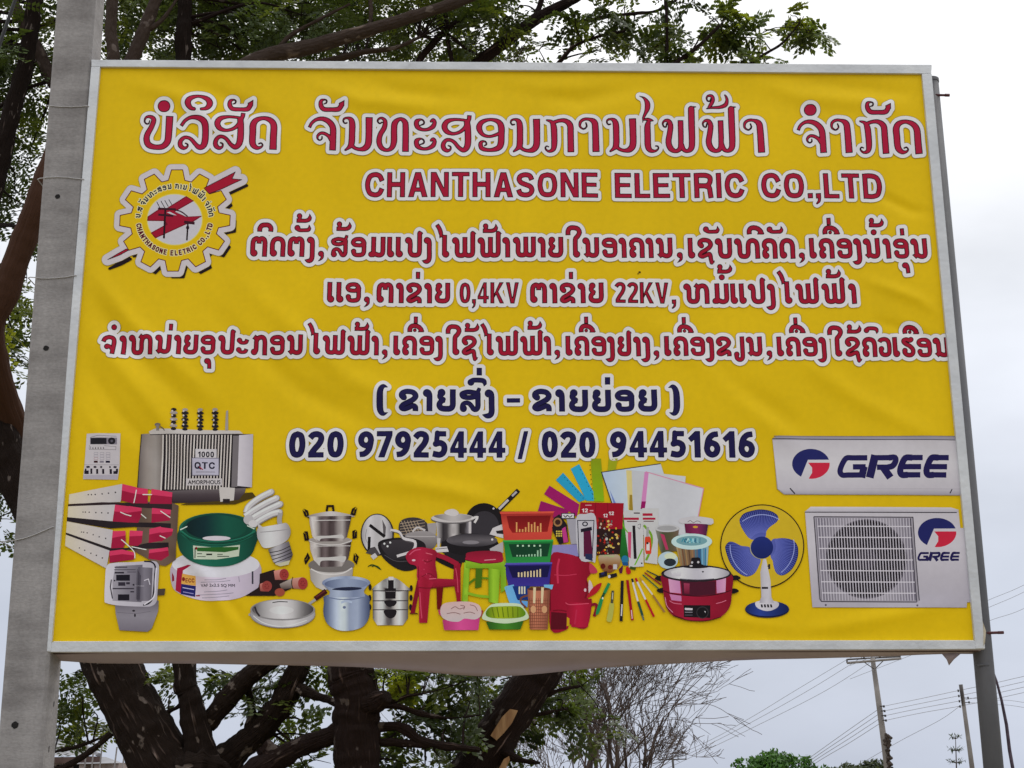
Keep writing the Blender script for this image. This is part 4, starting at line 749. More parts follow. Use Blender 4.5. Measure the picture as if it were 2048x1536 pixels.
coil2 = [('c', ('h', '9a8f9a', 'b5a9b3', 'afa4b2', '9a909c'), [(1058, 850), (1062, 1050), (1150, 1130), (1320, 1180), (1500, 1190), (1700, 1160), (1850, 1080), (1888, 1020), (1888, 840), (1700, 790), (1250, 790)]), ('e', 'b4b1b7', 1473, 845, 413, 126), ('p', '8e1c3c', [(1108, 882), (1210, 850), (1242, 855), (1162, 902), (1146, 1122), (1094, 1092)]), ('p', '7a1830', [(1060, 920), (1080, 960), (1082, 1000), (1062, 1010)]), ('p', 'c28f4c', [(1156, 932), (1282, 955), (1282, 1046), (1148, 1030)]), ('t', '74261e', 'ECC', 1186, 1268, 1016, 40), ('e', '74261e', 1168, 985, 14, 20), ('p', '23265f', [(1148, 1030), (1282, 1048), (1276, 1152), (1143, 1126)]), ('l', 'a5a0c0', 8, [(1160, 1065), (1265, 1082)]), ('l', '8580a8', 8, [(1165, 1105), (1262, 1122)]),
         ('t', '2a2636', 'VAF 2x2.5 SQ MM', 1330, 1652, 1058, 27), ('r', '3a3642', 1812, 910, 1828, 1030)] + [('k', '857e8c', 6, [(1300+q, y+10), (1480, y+8), (1640-q, y-8)]) for q, y in ((70, 985), (30, 1005), (60, 1095), (0, 1122), (40, 1150))] + [('r', '7a1a30', 1283, 1134, 1320, 1146), ('k', '6a6474', 5, [(1690, 960), (1695, 1010)])]
pic('cable_coil_picture', 'printed white cable coil under the green one', A2, S2, coil2, 1)
pic('cable_coil_picture', 'printed green cable coil', A2, S2, it, 3)
A3, S3 = (440, 960), 1486/300.0
it = []
for P in ([(262, 330), (290, 265), (390, 185), (512, 122)], [(252, 365), (330, 310), (455, 235), (566, 184)], [(275, 415), (380, 350), (490, 292), (600, 242)], [(330, 450), (420, 390), (520, 340), (594, 322)]): it += [('k', '7f7a7c', 66, P), ('e', '7f7a7c', P[-1][0], P[-1][1], 31, 31), ('k', 'aaa6a8', 52, [(x-2, y-4) for x, y in P]), ('e', 'aaa6a8', P[-1][0]-2, P[-1][1]-4, 25, 25), ('k', 'bcb8ba', 20, [(x-5, y-14) for x, y in P])]
it += [('e', 'a09c9e', 285, 395, 50, 50), ('e', 'b0acae', 330, 435, 45, 36), ('k', '8f8b8d', 46, [(600, 330), (590, 400), (600, 455)]), ('p', 'a5a1a4', [(375, 430), (440, 480), (420, 520), (385, 500)]), ('c', ('h', '938f91', 'bab6b8', 'aeaaac', '827d80'), [(372, 490), (420, 470), (600, 438), (660, 430), (695, 480), (698, 540), (660, 605), (560, 655), (440, 675), (390, 610), (370, 560)]), ('k', '8a8588', 8, [(400, 520), (520, 510), (690, 490)]),
       ('p', ('h', '504b4e', 'a5a1a4', '77727a', '4a4548'), [(478, 690), (682, 608), (722, 740), (700, 792), (560, 838), (530, 812)]), ('p', 'a7a38f', [(545, 836), (695, 795), (680, 838), (600, 856)])] + [('k', '332e31', 8, [(492+14*i, 722+34*i), (600+8*i, 700+30*i), (698+7*i, 655+32*i)]) for i in range(4)]
pic('lamp_picture', 'printed white spiral energy saving lamp', A3, S3, it, 4)
it = [('p', '2a1c1c', [(395, 930), (540, 885), (580, 980), (700, 990), (700, 1080), (600, 1120), (540, 1148), (250, 1148), (390, 1060)]), ('p', ('v', 'a0948e', '4a3a36'), [(590, 1030), (710, 975), (715, 1070), (610, 1085)]), ('p', ('v', 'b8847c', '905a52'), [(532, 900), (640, 878), (652, 990), (545, 988)]), ('e', '8c3b38', 635, 935, 46, 56), ('p', ('v', 'b0867c', '8a5a52'), [(715, 975), (820, 962), (825, 1082), (718, 1072)]), ('e', '8c3a38', 820, 1024, 48, 60), ('k', '2a1416', 7, [(720, 960), (708, 1020), (725, 1080)]), ('p', ('v', 'b0766e', '80463f'), [(393, 1030), (470, 1002), (485, 1105), (398, 1102)]), ('e', '86403c', 465, 1052, 50, 53), ('k', '2a1416', 7, [(400, 1010), (385, 1060), (400, 1105)]), ('e', '8c4a3c', 592, 1112, 50, 40)]
it += [('e', '6d2a28', cx+18*math.cos(k), cy+22*math.sin(k), 6, 6) for cx, cy in ((635, 935), (820, 1024), (465, 1052)) for k in range(0, 6)]
pic('cable_picture', 'printed cut ends of copper cables', A3, S3, it, 2)
met = ('h', '9a9290', 'b5aeac', '4a3e3f', '6b5f60', '3d3233', '5d5253', 'a59e9c', '5a4f50', '2a2122')
it = [('l', '1f0d0f', 21, P) for P in ([(828, 295), (848, 352), (878, 368), (864, 312), (828, 295)], [(1350, 275), (1318, 292), (1302, 345), (1334, 340), (1350, 275)], [(835, 522), (848, 592), (874, 590), (860, 520), (835, 522)], [(1348, 502), (1322, 512), (1322, 572), (1346, 566), (1348, 502)], [(842, 790), (868, 738), (882, 770), (850, 820), (842, 790)], [(1336, 730), (1364, 762), (1350, 820), (1330, 792), (1336, 730)], [(1058, 312), (1066, 260), (1120, 260), (1126, 312)])]
it += [('c', ('h', '7d7573', 'b0aaaa', '8d8583'), [(895, 350), (1000, 325), (1100, 312), (1200, 325), (1308, 350), (1300, 368), (900, 370)]), ('p', ('h', '8d8784', 'aaa5a4', 'a19b9a', '8a8482'), [(888, 880), (1318, 870), (1310, 950), (1180, 1060), (1020, 1092), (950, 1060), (900, 990)]), ('e', '6d6765', 1103, 842, 228, 74), ('k', 'b5b0af', 12, [(900, 880), (1000, 925), (1103, 935), (1220, 920), (1310, 870)]), ('p', met, [(890, 610), (1300, 610), (1290, 690), (1270, 780), (1205, 856), (1000, 862), (930, 795), (895, 690)]), ('l', 'b0abaa', 7, [(905, 655), (1292, 652)]), ('c', 'a8a4a3', [(945, 775), (1080, 765), (1200, 755), (1250, 762), (1225, 815), (1160, 800), (1010, 800), (985, 850)]), ('e', '8d8684', 1093, 600, 215, 42), ('k', 'b0abaa', 9, [(885, 605), (980, 635), (1090, 643), (1200, 635), (1303, 602)]),
       ('p', met, [(886, 362), (1304, 356), (1290, 430), (1258, 560), (1218, 608), (965, 610), (915, 560), (890, 430)]), ('p', 'b5b0af', [(905, 370), (925, 370), (935, 520), (915, 470)]), ('l', 'b5b0b0', 7, [(905, 402), (1292, 398)]), ('c', 'a8a4a3', [(950, 560), (1090, 552), (1205, 542), (1225, 580), (1160, 575), (1010, 580), (985, 606)])]
pic('pot_picture', 'printed stack of three handled steel pots', A3, S3, it, 2)
it = [('l', '8d8a8c', 24, [(880, 1228), (955, 1178)]), ('l', '3d1416', 50, [(942, 1178), (1052, 1098)]), ('l', '5d2a2a', 14, [(950, 1160), (1040, 1098)]), ('k', '8d898a', 22, [(285, 1332), (340, 1350), (430, 1395)]), ('e', '77737a', 622, 1330, 322, 139), ('e', ('h', '8a8688', 'a7a3a5', 'b0acae', '8d898b'), 622, 1325, 318, 136), ('e', '7d797a', 622, 1287, 320, 106), ('e', ('h', '4b4648', '8d898a', 'a9a5a6', 'b5b1b2', 'a5a1a2', '6d696a', '3d383a'), 622, 1282, 303, 96), ('k', '3a3537', 9, [(520, 1215), (590, 1205), (670, 1208)]), ('k', '332e30', 18, [(345, 1255), (365, 1310), (395, 1350)])]
it += [('e', ('h', 'aaa6a7', 'c5c1c2', 'aeaaab'), 610, 1290, 120, 40), ('k', 'c5c1c2', 7, [(330, 1345), (420, 1410), (560, 1448), (700, 1440), (860, 1390)])]
pic('wok_picture', 'printed steel wok with a wooden handle', A3, S3, it, 3)
it = [('c', ('h', '454d64', '6d758c', 'a2a9b8', 'b2b8c4', '7d8499', '939aab', '6a7289', '434b62'), [(1062, 1140), (1032, 1220), (1026, 1330), (1070, 1430), (1170, 1487), (1290, 1493), (1410, 1457), (1474, 1370), (1482, 1250), (1440, 1130)]), ('p', ('h', '5a627a', '99a0b0', '6f778e', '8a91a5'), [(1014, 1025), (1090, 1108), (1078, 1165), (1440, 1160), (1424, 1100), (1488, 1010)]), ('e', ('h', '6d7690', '99a1b2', '7f879c', '9aa2b3', '6d7690'), 1250, 1018, 238, 66), ('e', ('h', '565e78', '868ea2', '6d758c'), 1250, 1030, 215, 52), ('c', '262a40', [(1110, 1085), (1180, 1066), (1300, 1060), (1400, 1068), (1380, 1085), (1250, 1096)]), ('k', '666e86', 10, [(1060, 1160), (1180, 1182), (1330, 1180), (1438, 1158)]), ('e', '5f6780', 1232, 1262, 16, 14), ('k', '979fb0', 22, [(1200, 1215), (1250, 1200), (1310, 1212)])]
pic('jar_picture', 'printed dented aluminium steaming jar', A3, S3, it, 4)
A4, S4 = (700, 960), 4.8
it = [('e', '2a2528', 262, 525, 160, 202), ('e', ('h', '8d898b', 'b5b1b4', '9d999b', 'b0acae', '77737a'), 260, 522, 147, 190), ('k', '7d797b', 5, [(160, 470), (150, 560), (190, 640)]), ('p', '5a5557', [(310, 380), (345, 450), (340, 540), (320, 520)]), ('l', '1c181a', 30, [(188, 432), (335, 545)]), ('l', '1c181a', 27, [(186, 545), (180, 700)]), ('p', '4a4547', [(150, 700), (200, 650), (240, 640), (290, 720), (220, 720)]), ('p', 'a8a4a5', [(195, 730), (240, 700), (265, 735), (225, 765)]),
      ('e', '1f1b1e', 1285, 402, 178, 178), ('e', '39353a', 1290, 442, 140, 142), ('l', '1f1b1e', 44, [(1425, 292), (1618, 98)]), ('l', 'a59fa0', 24, [(1430, 280), (1520, 190)]), ('l', '99949a', 20, [(1555, 155), (1600, 112)]), ('e', 'b0aaab', 1378, 275, 10, 10), ('c', '3f3a3c', [(468, 440), (500, 382), (600, 358), (700, 380), (758, 450), (748, 545), (560, 565), (478, 512)])]
it += [('l', '9a8a7a', 5, [(490+i*30, 390), (560+i*30, 540)]) for i in range(6)] + [('l', '9a8a7a', 5, [(480, 420+i*26), (720, 380+i*30)]) for i in range(5)]
it += [('p', '8d8788', [(740, 420), (830, 410), (825, 520), (760, 540)]), ('p', ('h', 'a39d9d', '2d282c', '4a4547', 'b0aaaa', '2a2527', '3a3537', '99939a'), [(828, 400), (1165, 380), (1165, 580), (840, 610)]), ('e', '5a5557', 985, 375, 208, 46), ('e', 'a7a1a1', 985, 366, 205, 44), ('c', ('h', '6d6768', 'a59f9f', '7d7778'), [(805, 350), (900, 328), (985, 318), (1100, 333), (1175, 362), (985, 398)]), ('c', 'b0aaaa', [(908, 322), (935, 288), (1000, 280), (1045, 318), (1000, 348)]), ('k', 'b5b0b0', 22, [(1165, 372), (1222, 358), (1195, 412)]), ('r', 'aaa4a5', 1140, 400, 1162, 560), ('c', ('v', '8a8485', '5a5456'), [(528, 530), (700, 488), (835, 540), (800, 655), (640, 645)]), ('k', 'a7a1a1', 18, [(600, 495), (650, 455), (722, 485)]), ('l', '9d9798', 8, [(545, 540), (820, 545)]),
       ('c', '231f22', [(272, 600), (400, 558), (600, 558), (725, 620), (705, 760), (640, 850), (520, 874), (400, 822), (300, 722)]), ('c', ('v', '3d383c', '2f2b2f'), [(300, 612), (420, 575), (600, 580), (645, 640), (560, 742), (420, 762), (330, 690)]), ('k', '4a464a', 8, [(330, 720), (450, 780), (640, 770)]), ('k', 'b0abad', 26, [(388, 480), (470, 500), (512, 560), (622, 592), (600, 680), (450, 732)]), ('k', '5a5557', 6, [(395, 492), (470, 515), (510, 575), (610, 605)])]
it += [('e', 'c0bbbb', x, y, 10, 10) for x, y in ((330, 611), (386, 600), (360, 636))]
it += [('c', '1d191c', [(820, 770), (1000, 860), (1060, 850), (1060, 740), (860, 720)]), ('c', '252125', [(890, 640), (1410, 640), (1360, 762), (1050, 792), (920, 722)]), ('e', '1f1b1e', 1160, 622, 268, 108), ('e', ('v', '39353a', '5f5a5e', '353136'), 1170, 580, 245, 62), ('e', '7a757a', 1160, 600, 80, 18), ('p', 'b0abad', [(820, 650), (930, 638), (948, 690), (825, 697)]), ('l', '3a3537', 6, [(825, 665), (935, 655)]), ('p', 'a5a0a2', [(835, 560), (870, 560), (862, 640), (840, 650)]), ('p', '1f1b1e', [(880, 590), (930, 590), (940, 640), (870, 640)]), ('p', 'b0abad', [(1370, 462), (1472, 420), (1472, 560), (1340, 522)]), ('p', '2a2629', [(1400, 490), (1472, 480), (1472, 520), (1410, 515)]), ('p', '9a9597', [(1340, 662), (1472, 590), (1472, 700), (1350, 690)]), ('e', 'b5b0b2', 1365, 572, 11, 11)]
it += [('k', '24421a', 9, [(172+12*i, 830-8*(i % 3)), (215+12*i, 812+4*i), (262+9*i, 838+6*i)]) for i in range(5)]
pic('pan_picture', 'printed heap of black pans, steel pots and lids', A4, S4, it, 1)
it = [('e', '1f1a1e', x, y, 15, 30) for x, y in ((193, 1030), (588, 1040), (190, 1132), (586, 1132), (190, 1222), (582, 1222))]
it += [('p', ('h', '4a4546', 'b0aaa8', 'c8c3c0', '6a6464', '4a4546', 'a8a2a0', 'cbc6c2', '8a8482', '4a4546'), [(218, 1058), (562, 1058), (556, 1330), (508, 1394), (262, 1394), (220, 1330)]), ('c', ('h', '4a4546', 'bcb6b4', '5d5758', 'c5c0bd', '6d6768', 'b0aaa8', '3f3a3b'), [(222, 1066), (288, 982), (368, 940), (450, 948), (540, 1018), (562, 1066)]), ('l', '3f393b', 9, [(218, 1160), (560, 1160)]), ('l', '3f393b', 9, [(218, 1246), (558, 1246)]), ('l', '2f292b', 8, [(218, 1064), (562, 1064)]), ('p', '1f1a1e', [(335, 1040), (442, 1040), (438, 1140), (340, 1140)]), ('c', '231e22', [(330, 1160), (442, 1160), (436, 1200), (400, 1216), (360, 1214)]), ('c', '231e22', [(330, 1250), (442, 1250), (432, 1310), (385, 1330), (340, 1300)]), ('r', '1f1a1e', 366, 955, 420, 1042), ('r', 'b5afae', 370, 930, 418, 962), ('l', '6a6466', 6, [(340, 1070), (436, 1070)])]
pic('steamer_picture', 'printed steel three tier steamer', A4, S4, it, 2)
it = [('p', '5a3c0a', [(570, 1276), (640, 1276), (660, 1290), (580, 1290)]), ('p', '64100f', [(830, 1030), (896, 1030), (876, 1242), (836, 1242)]), ('p', '761028', [(648, 955), (668, 1060), (622, 1282), (580, 1282)]), ('p', '84162f', [(1000, 790), (1062, 805), (1062, 1172), (1028, 1172), (992, 960)]), ('k', '8c1c36', 46, [(818, 715), (920, 752), (1035, 812)]), ('p', ('v', '94203c', '7d142c'), [(650, 938), (1062, 958), (1050, 1012), (1000, 1018), (800, 1030), (650, 1035)]), ('c', ('h', '8a1a36', '9a2442', '7d152e'), [(536, 745), (560, 690), (640, 650), (740, 655), (832, 690), (820, 800), (835, 955), (740, 965), (648, 955), (640, 835), (572, 805)]), ('p', ('h', '9a2240', '861830', '94203c'), [(652, 890), (800, 990), (770, 1060), (742, 1372), (664, 1372), (662, 1080)]), ('l', 'b5606f', 8, [(760, 952), (830, 948)]), ('l', 'b5606f', 7, [(728, 702), (790, 718)]), ('k', '64101f', 7, [(700, 770), (745, 790), (790, 770)]), ('k', '64101f', 6, [(690, 930), (760, 900), (810, 930)]), ('e', 'c9a0a8', 612, 772, 17, 10), ('l', '5a0a1a', 6, [(655, 830), (662, 960)])]
it += [('k', 'b04a62', 9, [(672, 1080), (678, 1200), (690, 1330)]), ('k', 'b04a62', 7, [(1015, 850), (1030, 950), (1038, 1080)]), ('k', 'b0506a', 9, [(570, 720), (620, 680), (680, 668)]), ('k', '6d0f24', 10, [(660, 1035), (760, 1040), (900, 1028), (1000, 1018)])] + [('e', 'b04a62', x, y, 5, 5) for x, y in ((702, 772), (742, 772), (722, 800), (712, 860), (735, 905), (770, 925))]
pic('chair_picture', 'printed red plastic armchair', A4, S4, it, 3)
it = [('p', '466414', [(1208, 850), (1272, 850), (1262, 1030), (1200, 1042)]), ('k', '4f6e16', 20, [(1138, 1000), (1200, 950)]), ('k', '5a7a1a', 18, [(1268, 942), (1330, 946)]), ('p', ('h', '6d8d20', '7a9a28'), [(1440, 800), (1492, 780), (1502, 1050), (1448, 1085)]), ('k', '7a9a28', 26, [(1110, 1082), (1220, 1112), (1340, 1125)]), ('p', ('h', '64861c', '90b038', '6d8d20'), [(1098, 790), (1152, 825), (1130, 1172), (1074, 1172)]), ('p', ('h', '64861c', '90b038', '6d8d20'), [(1328, 815), (1445, 820), (1422, 1192), (1330, 1172)]), ('p', ('v', '86a632', '6d8d20'), [(1108, 775), (1260, 808), (1472, 760), (1484, 830), (1440, 862), (1330, 850), (1150, 850), (1110, 850)]), ('c', ('v', '7a1830', '951f3e'), [(1112, 742), (1130, 700), (1280, 682), (1440, 690), (1468, 738), (1452, 792), (1270, 804), (1118, 772)]), ('l', 'c08a90', 7, [(1290, 772), (1400, 764)]), ('k', '5a0d20', 6, [(1118, 770), (1270, 802), (1450, 790)])]
pic('stool_picture', 'printed green stool with a red seat', A4, S4, it, 4)
it = [('p', ('h', '9a3868', 'b85085', 'a84076'), [(888, 1345), (1245, 1325), (1232, 1442), (905, 1442)]), ('p', 'a03a60', [(845, 1245), (872, 1258), (882, 1312), (856, 1292)]), ('p', '8a1f3a', [(1250, 1262), (1278, 1250), (1266, 1312), (1250, 1310)]), ('c', ('v', 'b59a98', 'aaa0a2'), [(868, 1242), (900, 1190), (1000, 1172), (1150, 1172), (1245, 1210), (1258, 1300), (1200, 1340), (1100, 1332), (1040, 1362), (940, 1352), (880, 1312)])] + [('k', '7d5f5e', 7, P) for P in ([(970, 1240), (1010, 1218), (1050, 1240), (1100, 1225)], [(930, 1285), (1000, 1275), (1060, 1290)], [(1090, 1280), (1150, 1270), (1200, 1285)], [(1150, 1200), (1200, 1215), (1225, 1260)], [(1060, 1205), (1100, 1215), (1090, 1245)])]
pic('lunchbox_picture', 'printed pink lunch box', A4, S4, it, 5)
A5, S5 = (960, 900), 1293/320.0
it = [('p', '84185a', [(492, 412), (722, 488), (702, 522), (468, 492)]), ('p', '8a1a5e', [(562, 288), (802, 440), (782, 540), (518, 356)]), ('p', '2a88a6', [(672, 183), (862, 400), (800, 422), (613, 242)]), ('p', '2e8eac', [(802, 113), (952, 415), (860, 412), (733, 152)]), ('p', ('v', '7a8412', '7a9a18'), [(893, 70), (977, 70), (1002, 418), (920, 416)]), ('p', '8a8e1a', [(1040, 70), (1114, 70), (1090, 180), (1030, 180)])]
for (a, c) in (((672, 183), (862, 400)), ((802, 113), (952, 415)), ((893, 70), (920, 416))): it += [('e', '1a4a5a' if c[0] != 920 else '3a4a0a', a[0]+(c[0]-a[0])*k/9-8, a[1]+(c[1]-a[1])*k/9+14, 4, 4) for k in range(1, 9)]
pic('ruler_picture', 'printed fan of coloured rulers', A5, S5, it, 1)
it = [('p', ('h', '9aa6ba', 'aab0bc', 'a5a8b0'), [(1203, 945), (1321, 928), (1331, 960), (1340, 1075), (1240, 1040), (1224, 1005)]), ('l', '262636', 1.6, [(1224, 1008), (1203, 945), (1321, 928)]), ('p', '6a78a8', [(1219, 980), (1233, 1010), (1237, 1030), (1226, 1005)]), ('p', ('h', 'a3a3a8', 'adadb1'), [(1254, 940), (1371, 953), (1366, 1055), (1260, 1060)]), ('p', 'b5a878', [(1252, 941), (1263, 942), (1266, 1022), (1256, 1020)]), ('p', '8a7430', [(1259, 990), (1264, 990), (1266, 1022), (1258, 1020)]), ('p', ('h', 'b0afb3', 'a8a7ac', 'aeadb2'), [(1290, 944), (1407, 977), (1396, 1040), (1388, 1070), (1280, 1070)]), ('p', 'b078a0', [(1289, 944), (1297, 946), (1290, 1018), (1281, 1018)]), ('p', '84185a', [(1283, 1003), (1292, 1003), (1289, 1018), (1281, 1018)]), ('l', 'b07a90', 1.8, [(1291, 944), (1407, 977), (1394, 1045)])]
pic('folder_picture', 'printed clear document folders', (0, 0), 1.0, it, 2)
def slots(x0, x1, y0, y1, n, col, tall=None):
    o = []
    for i in range(n):
        x = x0+(x1-x0)*i/(n-1); t = y0 if tall is None else y1-(y1-y0)*tall[i]; o.append(('r', col, x-6, t, x+6, y1))
    return o
red = [('p', '7d78a0', [(575, 770), (840, 762), (832, 862), (570, 852)]), ('c', ('h', '84122e', '8e1634', '7a0f28'), [(575, 850), (680, 836), (800, 868), (892, 920), (893, 1000), (866, 1040), (880, 1110), (872, 1200), (905, 1215), (872, 1420), (800, 1442), (720, 1405), (700, 1452), (570, 1452), (566, 1100)]), ('c', 'a03a52', [(888, 915), (938, 958), (945, 992), (890, 992)]), ('c', 'b0a0a2', [(880, 1055), (905, 1080), (915, 1150), (880, 1160)]), ('c', '9a1f2c', [(915, 1110), (982, 1073), (962, 1130), (920, 1170), (862, 1192)]), ('p', '560a1e', [(575, 1310), (702, 1320), (697, 1452), (570, 1452)]), ('k', '75102a', 24, [(890, 1252), (935, 1248), (942, 1280), (922, 1345)]), ('p', ('h', '84122e', 'a01c3e', '8a1532'), [(690, 1232), (902, 1236), (872, 1432), (740, 1432)]), ('k', 'b04a60', 7, [(690, 1235), (730, 1250), (880, 1240)]), ('p', 'a88a10', [(702, 1350), (722, 1362), (722, 1420), (700, 1425)]), ('k', 'a83a54', 6, [(600, 1010), (690, 1015), (780, 1004)]), ('e', 'c9a0a8', 850, 1132, 10, 14), ('k', '5a0a1c', 7, [(570, 860), (566, 1100), (570, 1300)])]
red += [('k', 'a83450', 16, [(640, 880), (625, 960), (630, 1080)]), ('k', 'a02a48', 12, [(780, 1290), (772, 1360), (765, 1410)]), ('k', '6d0c22', 14, [(860, 1060), (868, 1130), (850, 1200)]), ('k', '6d0c22', 10, [(590, 1300), (640, 1295), (700, 1305)])]
pic('bucket_picture', 'printed red buckets and jug', A5, S5, red, 3)
it = [('p', ('v', '8a2a2a', 'b04a3c', 'a84038'), [(165, 498), (602, 498), (572, 742), (198, 742)]), ('p', ('v', '6d1518', '84201f'), [(215, 535), (572, 530), (545, 662), (262, 670), (235, 630)]), ('l', 'b5503f', 16, [(162, 510), (604, 504)])] + slots(296, 490, 585, 664, 9, 'c88a5a', [1, .3, .3, .5, 1, .8, 1, .6, .9])
it += [('p', ('v', '1d6a35', '2f8044'), [(190, 730), (592, 730), (562, 928), (213, 928)]), ('p', '15402a', [(232, 762), (567, 756), (545, 862), (262, 866)]), ('l', '2f8f4c', 15, [(186, 738), (592, 732)])] + slots(300, 490, 800, 862, 9, '8aa88f', [.2, .2, .2, .2, .3, .3, .3, .8, 1]) + [('r', 'a0b8a0', x, 768, x+14, 782) for x in (298, 340, 388, 432, 478)]
it += [('p', ('v', '2a2468', '3d3280'), [(193, 918), (582, 914), (556, 1104), (230, 1104)]), ('p', '1a1646', [(225, 940), (565, 934), (545, 1030), (262, 1034)]), ('l', '544f98', 15, [(193, 922), (582, 916)])] + slots(312, 486, 965, 1028, 8, 'bda88a', [.6, .6, .7, .7, .8, .8, .9, 1])
it += [('p', ('h', '6a9ac8', '5a8aba'), [(195, 1105), (272, 1088), (305, 1215), (385, 1225), (382, 1272), (250, 1266), (224, 1200)]), ('p', '17356f', [(262, 1102), (402, 1098), (392, 1216), (300, 1210)]), ('p', '6a9ac8', [(515, 1090), (592, 1090), (582, 1128), (520, 1124)])] + slots(318, 360, 1105, 1165, 3, 'b5b0a0')
it += [('k', '6a4436', 15, [(395, 1175), (335, 1195), (332, 1235), (372, 1275)]), ('p', ('h', '7a4e3e', 'a86f58', '9a6450', '6d4234'), [(382, 1122), (568, 1122), (546, 1452), (404, 1452)]), ('e', '5a3428', 475, 1125, 92, 14)] + [('l', '6a4030', 4, [(400+18*i, 1200), (412+16*i, 1448)]) for i in range(9)] + [('l', '6a4030', 4, [(396, 1220+24*i), (556-2*i, 1220+24*i)]) for i in range(10)] + [('p', 'c0a88c', [(430, 1112), (452, 1112), (446, 1240), (428, 1240)]), ('p', 'c0a88c', [(494, 1112), (516, 1112), (508, 1240), (492, 1240)]), ('e', 'b08a6a', 430, 1290, 22, 30), ('e', 'b08a6a', 520, 1290, 22, 30)]
pic('basket_picture', 'printed tower of red, green, purple and blue baskets', A5, S5, it, 4)
it = [('p', ('h', '27501c', '477a2c', '2f5a20'), [(48, 1388), (200, 1404), (352, 1384), (326, 1452), (75, 1452)]), ('c', 'aab59e', [(16, 1352), (68, 1270), (130, 1242), (300, 1242), (352, 1275), (394, 1352), (342, 1382), (200, 1404), (60, 1382)]), ('c', ('h', '4f701a', '8d9a20', '7d8d1e', '567a1a'), [(72, 1278), (140, 1266), (280, 1264), (338, 1278), (368, 1330), (300, 1360), (110, 1362), (46, 1332)])] + [('k', '5f6f14', 9, [(95+42*i, 1272), (115+38*i, 1355)]) for i in range(6)]
pic('basket_picture', 'printed small pale green basket', A5, S5, it, 5)
rng = random.Random(5)
it = [('c', '8a1a58', [(590, 500), (640, 490), (690, 520), (640, 560), (590, 560)]), ('p', '231c22', [(580, 560), (640, 520), (700, 600), (716, 745), (640, 765), (580, 640)]), ('e', '8a6a48', 628, 585, 36, 36), ('e', '3a2420', 628, 585, 22, 22), ('p', 'a03a76', [(660, 640), (690, 620), (712, 745), (675, 752)]), ('p', '8d8a92', [(700, 560), (800, 555), (812, 760), (735, 762)]), ('r', '231e26', 655, 512, 765, 560), ('r', 'b0acb0', 662, 518, 758, 552), ('k', '231e26', 7, [(675, 528), (690, 545), (705, 530), (725, 545), (745, 530)])]
it += [('e', 'b0a050', 620+18*(i % 3), 660+18*(i//3), 7, 7) for i in range(9)]
it += [('p', '8a1228', [(810, 425), (1160, 432), (1150, 640), (940, 640), (800, 560)]), ('l', '6d0c1e', 5, [(930, 430), (935, 560)]), ('l', '6d0c1e', 5, [(1030, 430), (1035, 640)]), ('t', 'c5b0b2', '12', 822, 872, 506, 30), ('t', 'c5b0b2', '12', 994, 1032, 546, 28), ('t', 'c5b0b2', '12', 1038, 1082, 528, 28), ('r', 'b08a90', 885, 488, 915, 498), ('r', 'b08a90', 850, 445, 900, 452), ('p', '2f1a1a', [(945, 640), (1145, 640), (1130, 840), (940, 850)]), ('p', '5a1f1c', [(955, 545), (1015, 560), (1020, 640), (955, 640)])]
for _ in range(64):
    x, y = rng.uniform(948, 1122), rng.uniform(560, 838); it.append(('e', rng.choice(['b59a30', 'a89a80', '9a2a20', '5a5a5a', '2a1a18', 'b5a060', '7a1a18', 'a0a09a']), x, y, rng.uniform(5, 12), rng.uniform(5, 13)))
it += [('c', 'a3a0a6', [(775, 560), (850, 520), (935, 545), (935, 880), (900, 900), (800, 870)]), ('l', '2a2835', 7, [(800, 870), (788, 572), (920, 572), (905, 880)]), ('p', '55183a', [(835, 640), (892, 640), (912, 872), (838, 862)]), ('e', '2a2835', 848, 600, 24, 20), ('e', 'a3a0a6', 848, 600, 14, 11), ('p', '231c2c', [(812, 640), (900, 622), (905, 650), (815, 668)]), ('p', '2a3050', [(850, 840), (905, 840), (910, 900), (850, 880)])]
pic('stationery_picture', 'printed red pencil packs and scissors', A5, S5, it, 4)
A6, S6 = (1160, 980), 5.12
